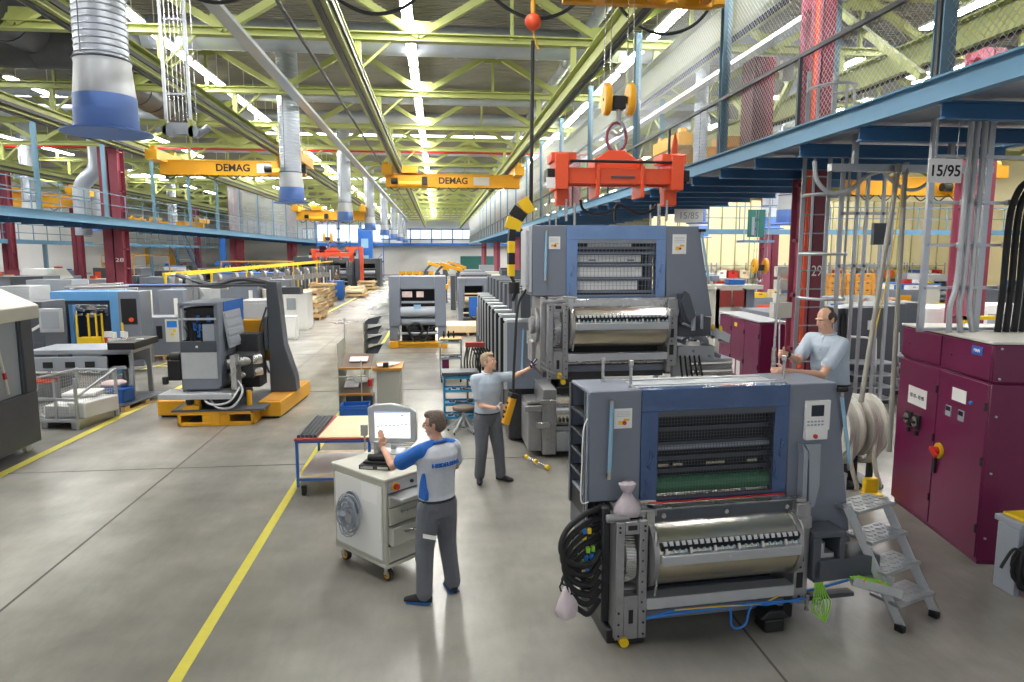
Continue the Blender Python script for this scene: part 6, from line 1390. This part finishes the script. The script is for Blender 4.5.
scatter(30, (11,32), (19.5,38), 'workshop cabinet standing in the right bay before the cream wall', 'cabinets in the right bay', (1.0,1.9))
presses(5, (11,30), (20,38), 'open press frame in the right bay before the cream wall', 'open press frames in the right bay')
litter(.9)
for k in range(7):
    t = thing('wall_shelving', 'pale shelving unit along the cream wall', 'shelving', (14.5+2.6*k,40.9,0), group='shelving along the cream wall')
    q = MB()
    for z in (.1,.9,1.7,2.5): q.box(0,2.3,0,.8,z,z+.05)
    for x in (0,2.25): q.box(x,x+.05,0,.05,0,2.7); q.box(x,x+.05,.75,.8,0,2.7)
    q.build('frame', M['hgreyl'], t, smooth=0)
    for j, z in enumerate((.152,.952,1.752)):
        for i in range(3):
            dup(CR[(i*3+j+k)%8], (14.62+2.6*k+.73*i,41.0,z), 0, label='storage box on the shelving along the cream wall', group='boxes on the wall shelving', s=(1.0,1.0,1.6))
for k in range(5): frame_machine((7.6+.2*k,(15.0,20.6,23.2,26.5,29.5)[k],0), 1.3, 1.6, 1.9, 'grey press section behind the purple doors in the right bay', grp='press sections behind the purple doors')
# equipment right of the aisle beyond the press line
for k in range(10): machine((4.6+random.uniform(-.6,.6),22+5*k,0), 1.4, 1.6, random.uniform(1.4,2.2), 'grey cabinet beyond the press line right of the aisle', body=random.choice(names), doors=2, accent=random.choice((None,'blue','purple')), grp='cabinets beyond the press line')
# ================================================================= people
def organic(mb, name, m, parent, voxel=.009, it=4, smooth=True):
    o = mb.build(name, m, parent, smooth=0)
    md = o.modifiers.new('r', 'REMESH'); md.mode = 'VOXEL'; md.voxel_size = voxel; md.use_smooth_shade = True
    sm = o.modifiers.new('s', 'SMOOTH'); sm.factor = .5; sm.iterations = it
    dg = bpy.context.evaluated_depsgraph_get(); dg.update()
    me = bpy.data.meshes.new_from_object(o.evaluated_get(dg)); me.name = name
    if not me.materials: me.materials.append(m)
    o.modifiers.clear(); o.data = me
    me.polygons.foreach_set('use_smooth', [True]*len(me.polygons))
    return o
def loft(mb, rings, n=20):
    """rings: (centre, side vector*rx, front vector*ry)"""
    v = []
    for c, a, b_ in rings:
        v += [c + a*math.cos(2*PI*k/n) + b_*math.sin(2*PI*k/n) for k in range(n)]
    m_ = len(rings)
    f = [(i*n+k, i*n+(k+1)%n, (i+1)*n+(k+1)%n, (i+1)*n+k) for i in range(m_-1) for k in range(n)]
    f += [tuple(range(n-1, -1, -1)), tuple((m_-1)*n+k for k in range(n))]
    mb.add(v, f)
def limb(mb, pts, rad, n=12, sub=5): 
    P = [Vector(p) for p in pts]; Q = []; Rr = []
    for i in range(len(P)-1):
        for k in range(sub): t = k/sub; Q.append(P[i].lerp(P[i+1], t)); Rr.append(rad[i]+(rad[i+1]-rad[i])*t)
    Q.append(P[-1]); Rr.append(rad[-1]); mb.tube(Q, Rr, n=n)
    for p, r in zip(P, rad): mb.ell(p, (r*.99,)*3, 10, 8)
def hand(mb, wr, d, nrm, th, curl=.5, s=1.0):
    """d finger direction, nrm the way the palm faces, th the side the thumb is on"""
    d = d.normalized(); nrm = (nrm-d*nrm.dot(d)).normalized(); th = (th-d*th.dot(d)-nrm*th.dot(nrm)).normalized()
    rot = Matrix((th, d, nrm)).transposed().to_euler()
    mb.ell(wr+d*.05*s, (.042*s,.056*s,.018*s), 12, 8, rot=rot); mb.ell(wr+d*.01*s, (.03*s,.035*s,.022*s), 10, 8, rot=rot)
    for o_, L, r in ((.031,.074,.0095),(.0105,.082,.0098),(-.0105,.076,.0094),(-.031,.06,.0085)):
        p = wr+d*.085*s+th*o_*s; a = 0; pts = [p-d*.02*s]
        pts.append(p); dd = d
        for seg, fr in enumerate((.45,.3,.25)):
            a += curl*(.75 if seg else .6)*1.1
            dd = d*math.cos(a)+nrm*math.sin(a)
            p = p+dd*L*fr*s; pts.append(p)
        mb.tube(pts, [r*1.1,r*1.05,r,r*.92,r*.75], n=8)
        mb.ell(pts[-1], (r*.75,)*3, 8, 6)
    p = wr+d*.03*s+th*.03*s; q = p+(d*.5+th*.75+nrm*.25).normalized()*.04*s; r_ = q+(d*.85+th*.2+nrm*(.3+curl*.6)).normalized()*.035*s
    mb.tube([p-th*.015,p,q,r_], [.014,.013,.011,.009], n=8); mb.ell(r_, (.009,)*3, 8, 6)
def person(name, lab, feet, f, J, hd, cloth, skin, hair, hairkind, belly=0, vox=.009, glasses=False, gloves=None, beard=False, logo=None):
    root = thing(name, lab, 'person', feet)
    O = Vector(feet); f = Vector(f).normalized(); U = Vector((0,0,1)); side = U.cross(f).normalized()   # his left
    g = lambda k: Vector(J[k])-O
    b = MB()
    pel, neck = g('pelvis'), g('neck')
    def at(t, rx, ry, fo=0): 
        c = pel.lerp(neck, t)+f*fo; return (c, side*rx, f*ry)
    def rngs(e, hem=-.08):
        return [at(hem,.165+e,.125+e), at(.1,.168+e,.125+e,.005+belly*.5), at(.35,.162+e+belly*.6,.112+e+belly,belly), at(.6,.18+e,.132+e,.01), at(.8,.188+e,.128+e), at(.92,.158+e,.095+e,-.005), at(1.0,.085+e*.6,.07+e*.6,-.005)]
    loft(b, rngs(0, -.15))
    head = g('head'); hf = Vector(hd).normalized(); hs = U.cross(hf).normalized(); hu = hf.cross(hs)
    Hm = Matrix((hs, -hf, hu)).transposed().to_4x4(); Hm.translation = head     # x his left, -y face direction
    limb(b, [neck-U*.02, head-U*.07], [.062,.056])
    for s_ in 'LR':
        sg = 1 if s_ == 'L' else -1
        limb(b, [g('sh'+s_), g('el'+s_), g('wr'+s_)], [.052,.041,.026])
        b.ell(g('sh'+s_).lerp(g('el'+s_), .4), (.05,.05,.05)); b.ell(g('el'+s_).lerp(g('wr'+s_), .25), (.043,.043,.043))
        limb(b, [g('hip'+s_), g('kn'+s_), g('an'+s_)], [.085,.055,.038])
        hd_ = J['hand'+s_]; hand(b, g('wr'+s_)+Vector(hd_[0]).normalized()*.02, Vector(hd_[0]), Vector(hd_[1]), Vector(hd_[2]), hd_[3])
    b.T = Hm
    b.ell((0,.012,.035), (.076,.096,.09)); b.ell((0,-.02,-.035), (.062,.072,.085)); b.ell((0,-.055,-.085), (.036,.034,.028)); b.ell((0,-.03,-.05), (.056,.06,.05))
    b.tube([(0,-.088,.02),(0,-.108,-.01),(0,-.112,-.022)], [.008,.012,.014], n=8); b.ell((.01,-.1,-.026), (.009,.011,.007)); b.ell((-.01,-.1,-.026), (.009,.011,.007))
    b.ell((0,-.085,.035), (.05,.012,.01)); b.ell((.035,-.07,-.015), (.02,.016,.018)); b.ell((-.035,-.07,-.015), (.02,.016,.018))
    b.ell((0,-.09,-.052), (.022,.01,.005)); b.ell((0,-.09,-.062), (.018,.01,.006))
    for x in (1,-1): b.ell((x*.077,.015,-.005), (.01,.02,.032), rot=(R(-10),0,0)); b.ell((x*.083,.022,.012), (.007,.014,.014))
    organic(b, 'body', skin, root, vox*.62, 3)
    e = MB(); e.T = Hm
    for x in (1,-1): e.ell((x*.031,-.081,.008), (.010,.007,.006))
    eo = e.build('eye', M['eye'], root); e = MB(); e.T = Hm
    for x in (1,-1): e.ell((x*.031,-.086,.008), (.0045,.004,.0045))
    e.build('iris', M['iris'], eo)
    e = MB(); e.T = Hm; e.ell((0,-.1,-.056), (.02,.004,.006)); e.build('lips', M['lip'], root)
    e = MB(); e.T = Hm
    for x in (1,-1): e.tube([(x*.016,-.094,.026),(x*.032,-.093,.032),(x*.048,-.083,.026)], .004, n=6)
    e.build('eyebrow', hair, root)
    h = MB(); h.T = Hm
    if hairkind == 'short':
        h.ell((0,.03,.052), (.083,.094,.088)); h.ell((0,.05,.01), (.08,.07,.085)); h.ell((0,-.02,.1), (.06,.07,.04)); h.ell((.07,.0,.03), (.014,.03,.04)); h.ell((-.07,.0,.03), (.014,.03,.04))
    else:
        h.ell((0,.058,.01), (.081,.06,.075)); h.ell((.066,.02,.035), (.02,.05,.045)); h.ell((-.066,.02,.035), (.02,.05,.045)); h.ell((0,.05,.08), (.062,.05,.045))
    organic(h, 'hair', hair, root, .007, 3)
    if glasses:
        e = MB(); e.T = Hm
        for x in (1,-1):
            e.tube([(x*.032+.02*math.cos(a),-.1,.006+.015*math.sin(a)) for a in [i*PI/6 for i in range(12)]], .0022, n=5, closed=True); e.tube([(x*.052,-.1,.01),(x*.08,-.02,.012),(x*.083,.02,.0)], .0022, n=5)
        e.tube([(-.012,-.1,.008),(.012,-.1,.008)], .0022, n=5); e.build('glasses', M['black'], root)
    # shirt
    s = MB(); loft(s, rngs(.02,.02))
    for k in 'LR':
        a, c = g('sh'+k), g('el'+k); 
        limb(s, [neck.lerp(a,.5)-U*.03, a, a.lerp(c,.45), a.lerp(c,.66)], [.078,.074,.072,.078])
    
    organic(s, 'shirt', cloth[0], root, vox, 5)
    s = MB(); lp = []
    for i in range(14): a = 2*PI*i/14; lp.append(neck+U*(.012+.012*math.cos(a+PI))+side*.07*math.sin(a)+f*(.068*math.cos(a)))
    s.tube([p for p in lp], .017, n=8, closed=True)
    if cloth[2] is cloth[0]: s.bar(neck+f*.09-U*.01, neck+f*.12-U*.15, .035, .012, upv=tuple(f))
    organic(s, 'collar', cloth[2], root, .008, 3)
    # trousers
    s = MB(); loft(s, [at(-.3,.155,.115), at(-.12,.18,.135), at(.0,.178,.136), at(.05,.176,.134+belly*.5,belly*.4)])
    for k in 'LR':
        a, c, e_ = g('hip'+k), g('kn'+k), g('an'+k)
        limb(s, [a, a.lerp(c,.5), c, c.lerp(e_,.5), e_+U*.01], [.116,.106,.09,.08,.078])
    organic(s, 'trousers', cloth[1], root, vox, 5)
    s = MB(); loft(s, [at(.0,.186,.143+belly*.3,belly*.3), at(.045,.186,.143+belly*.3,belly*.4)]); s.build('belt', M['black'], root)
    for k in 'LR':
        a = g('an'+k); td = Vector(J['toe'+k]).normalized(); sd = U.cross(td)
        s = MB(); zf = -a.z+.0 if not J.get('floorz') else 0
        base = Vector((a.x, a.y, a.z-.085))
        loft(s, [(base-td*.075+U*.035, sd*.022, U*.03), (base-td*.05+U*.045, sd*.036, U*.045), (base+U*.05, sd*.04, U*.05), (base+td*.08+U*.04, sd*.046, U*.04), (base+td*.15+U*.03, sd*.045, U*.03), (base+td*.195+U*.025, sd*.025, U*.02)], 12); s.ell(base+U*.08, (.045,.045,.05))
        so = organic(s, 'shoe', M['rubber'], root, .008, 3)
        if cloth[3]: 
            s = MB(); s.bar(base-td*.06+U*.012, base+td*.17+U*.012, .098, .014); s.build('sole', cloth[3], so, bevel=.004)
    if gloves:
        for k in gloves:
            hd_ = J['hand'+k]; s = MB(); hand(s, g('wr'+k)+Vector(hd_[0]).normalized()*.02, Vector(hd_[0]), Vector(hd_[1]), Vector(hd_[2]), hd_[3], 1.08); organic(s, 'glove', M['navy'] if k == 'L' else M['hgreyl'], root, .006, 2)
    return root, side, f, pel, neck, Hm
def V(*a): return Vector(a)
# ---- man in polo at the drawer cart (seen from behind)
fx, fy = -.05, 6.17
fc = Vector((-.55,.83,0)).normalized(); sd = Vector((0,0,1)).cross(fc)
pel = V(-.04,6.2,.98); nk = V(-.03,6.26,1.5)
J = dict(pelvis=pel, neck=nk, head=nk+V(-.025,.03,.165), shL=nk+sd*.185-V(0,0,.06), shR=nk-sd*.185-V(0,0,.07),
 hipL=pel+sd*.09-V(0,0,.05), hipR=pel-sd*.09-V(0,0,.05), anL=V(-.17,6.1,.09), anR=V(.1,6.3,.09), toeL=(-.95,.2,0), toeR=(-.3,.9,0))
J['knL'] = J['hipL'].lerp(J['anL'],.5)+fc*.03; J['knR'] = J['hipR'].lerp(J['anR'],.5)+fc*.03
J['elL'] = D(393,466,6.42); J['wrL'] = D(383,448,6.72); J['handL'] = ((-.15,.35,.9),(-.6,.6,-.1),(.7,.6,.1),.12)
J['elR'] = J['shR']+V(.02,.16,-.24); J['wrR'] = J['elR']+V(-.2,.14,.04); J['handR'] = ((-.8,.5,0),(0,0,-1),(-.3,-.7,0),.3)
p1, s1, f1, pe1, ne1, H1 = person('person', 'man in grey and blue polo shirt, seen from behind, reaching to the monitor', (fx,fy,0), fc, J, (-.93,.3,-.12), (M['polo'], M['trouser'], M['poloblue'], M['poloblue']), M['skin2'], M['hair'], 'short', .015, vox=.009, glasses=True)
# polo: blue yoke, side wedge and the lettering on the back
s = MB(); a, c = J['shL']-V(fx,fy,0), J['elL']-V(fx,fy,0)
limb(s, [ne1+s1*.07-V(0,0,.015), a+V(0,0,.004), a.lerp(c,.45), a.lerp(c,.67)], [.057,.0775,.0775,.082], sub=4)
organic(s, 'blue_shoulder', M['poloblue'], p1, .009, 3)
s = MB(); a, c = J['shR']-V(fx,fy,0), J['elR']-V(fx,fy,0); limb(s, [ne1-s1*.07-V(0,0,.015), a+V(0,0,.002)], [.052,.07]); organic(s, 'blue_shoulder', M['poloblue'], p1, .009, 3)
w_ = pe1+s1*.17-f1*.04; s = MB(); s.prism([(-.07,-.02),(.055,-.02),(.06,.05),(.03,.1),(.0,.23),(-.04,.14)], -.02, .02, 'xz')
s.build('blue_side_wedge', M['poloblue'], p1, loc=w_+V(0,0,.06)+s1*.0, rz=math.atan2(s1.y,s1.x)+PI/2, bevel=.01)
bk = -f1
lt = text('HEIDELBERG', .05, M['poloblue'], p1, ne1-f1*.168-V(0,0,.17)+s1*.0, (R(88), 0, math.atan2(bk.y,bk.x)+PI/2), depth=.012, bold=.0015, sx=1.05)
for v in lt.data.vertices: v.co.z -= v.co.x**2*1.9
s = MB(); s.box(-.07,.07,-.006,.0,-.02,.02); s.build('pocket_tape', M['white'], p1, loc=pe1+s1*.155-f1*.11-V(0,0,.3), rz=math.atan2(s1.y,s1.x)+PI/2+.5)
# ---- man holding the pendant control
fx, fy = .72, 9.4
fc = Vector((.35,-.94,0)).normalized(); sd = Vector((0,0,1)).cross(fc)
pel = V(.66,9.4,1.03); nk = V(.66,9.36,1.6)
J = dict(pelvis=pel, neck=nk, head=nk+V(.02,-.02,.165), shL=nk+sd*.19-V(0,0,.07), shR=nk-sd*.19-V(0,0,.07), hipL=pel+sd*.09-V(0,0,.05), hipR=pel-sd*.09-V(0,0,.05), anL=V(.86,9.52,.09), anR=V(.55,9.48,.09), toeL=(.85,-.5,0), toeR=(-.05,-1,0))
J['knL'] = J['hipL'].lerp(J['anL'],.5)+fc*.04; J['knR'] = J['hipR'].lerp(J['anR'],.5)+fc*.04
J['wrL'] = D(530,368,9.4); J['elL'] = J['shL'].lerp(J['wrL'],.52)-V(0,0,.05); J['handL'] = ((.5,-.1,.8),(.9,0,-.3),(-.2,-1,0),.15)
J['elR'] = D(480,405,9.3); J['wrR'] = D(495,408,9.05); J['handR'] = ((1,-.1,.15),(.2,-.9,-.1),(0,0,1),.8)
p2, s2, f2, pe2, ne2, H2 = person('person', 'fair-haired man in light shirt holding a yellow pendant control and touching the suspended unit', (fx,fy,0), fc, J, (.85,-.5,.18), (M['shirt'], M['trouser'], M['shirt'], None), M['skin'], M['hairfair'], 'short', .0, vox=.011, gloves='LR')
pd = thing('pendant_control', 'yellow pendant crane control held by the fair-haired man', 'crane control', D(513,397,8.98))
a = V(0,0,0); b_ = D(505,424,8.95)-D(513,397,8.98)
MB().bar(a, b_, .1, .09).build('casing', M['craneyel'], pd, bevel=.012)
q = MB().bar(-b_*.14, b_*.03, .14, .12)
for k in range(4): q.bx(b_*(.2+.17*k)+V(-.055,-.02,0), (.02,.03,.03), (0,0,0))
q.build('rubber_buttons', M['black'], pd, bevel=.006)
MB().tube([(0,0,.02),(.03,.1,.5),(.1,.3,1.2),D(526,290,9.4)-pd.location], .018, n=8, smooth=6).build('cord', M['black'], pd)
# ---- balding man on the platform
fx, fy, fz = 4.0, 6.72, .99
fc = Vector((-.9,-.42,0)).normalized(); sd = Vector((0,0,1)).cross(fc)
pel = V(4.12,6.68,.99+.9); nk = V(4.0,6.62,.99+1.43)
J = dict(pelvis=pel, neck=nk, head=nk+V(-.05,-.02,.16), shL=nk+sd*.16-V(0,0,.08), shR=nk-sd*.2-V(0,0,.06), hipL=pel+sd*.09-V(0,0,.05), hipR=pel-sd*.09-V(0,0,.05), anL=V(4.1,6.6,.99+.09), anR=V(4.0,6.85,.99+.09), toeL=(-1,-.3,0), toeR=(-1,-.3,0), floorz=1)
J['knL'] = J['hipL'].lerp(J['anL'],.5)+fc*.04; J['knR'] = J['hipR'].lerp(J['anR'],.5)+fc*.04
rodx = D(773,352,6.2)
J['wrL'] = D(788,371,6.15); J['elL'] = D(822,375,6.3); J['handL'] = ((-1,-.05,.0),(0.05,1,-.1),(0,-.05,1),.75)
J['wrR'] = D(787,354,6.2); J['elR'] = D(797,361,6.62); J['handR'] = ((-1,-.4,.1),(0,-1,0),(0,0,1),.9)
p3, s3, f3, pe3, ne3, H3 = person('person', 'balding man in a light blue shirt standing at the right end of the large unit', (fx,fy,fz), fc, J, (-.94,-.22,-.28), (M['shirt'], M['trouser'], M['shirt'], None), M['skin'], M['hairdk'], 'bald', .03, vox=.009)
s = MB(); d_ = (J['wrR']-J['elR']).normalized(); c = J['wrR']-V(fx,fy,fz)-d_*.02; s.cyl(c-d_*.012, c+d_*.012, .035, n=16).ell(c+V(0,-.032,.005),(.02,.01,.018)); s.build('wrist_watch', M['black'], p3)
rp = D(773,372,6.24)
MB().cyl((0,0,-.06),(0,0,.02),.03).cyl((0,0,0),(0,0,.32),.022).cyl((0,0,.32),(.03,.03,1.02),.012).build('lifting_rod', M['steel'], loc=rp-V(0,0,.08), label='vertical steel rod held in both hands by the balding man', cat='rod')
# far workers, small in the picture
for (x, y, l, c_) in ((-6.9, 74, 'tiny distant worker in a white top walking by the left pallets', 'white'),(-8.4, 58, 'tiny distant worker standing beside the blue box', 'brown')):
    pel = V(x,y,1.0); nk = V(x,y,1.5); sd = V(1,0,0)
    J = dict(pelvis=pel, neck=nk, head=nk+V(0,0,.165), shL=nk+sd*.19-V(0,0,.06), shR=nk-sd*.19-V(0,0,.06), hipL=pel+sd*.09, hipR=pel-sd*.09, anL=V(x+.14,y-.1,.09), anR=V(x-.12,y+.1,.09), toeL=(0,-1,0), toeR=(0,-1,0))
    for k in 'LR': J['kn'+k] = J['hip'+k].lerp(J['an'+k],.5); J['el'+k] = J['sh'+k]+V(.05 if k == 'L' else -.05,0,-.3); J['wr'+k] = J['el'+k]+V(0,-.1,-.22); J['hand'+k] = ((0,-.2,-1),(0,-1,0),(0,-1,0),.3)
    person('person', l, (x,y,0), (0,-1,0), J, (0,-1,0), (M[c_], M['hgreyd'], M[c_], None), M['skin'], M['hairdk'], 'short', vox=.02)
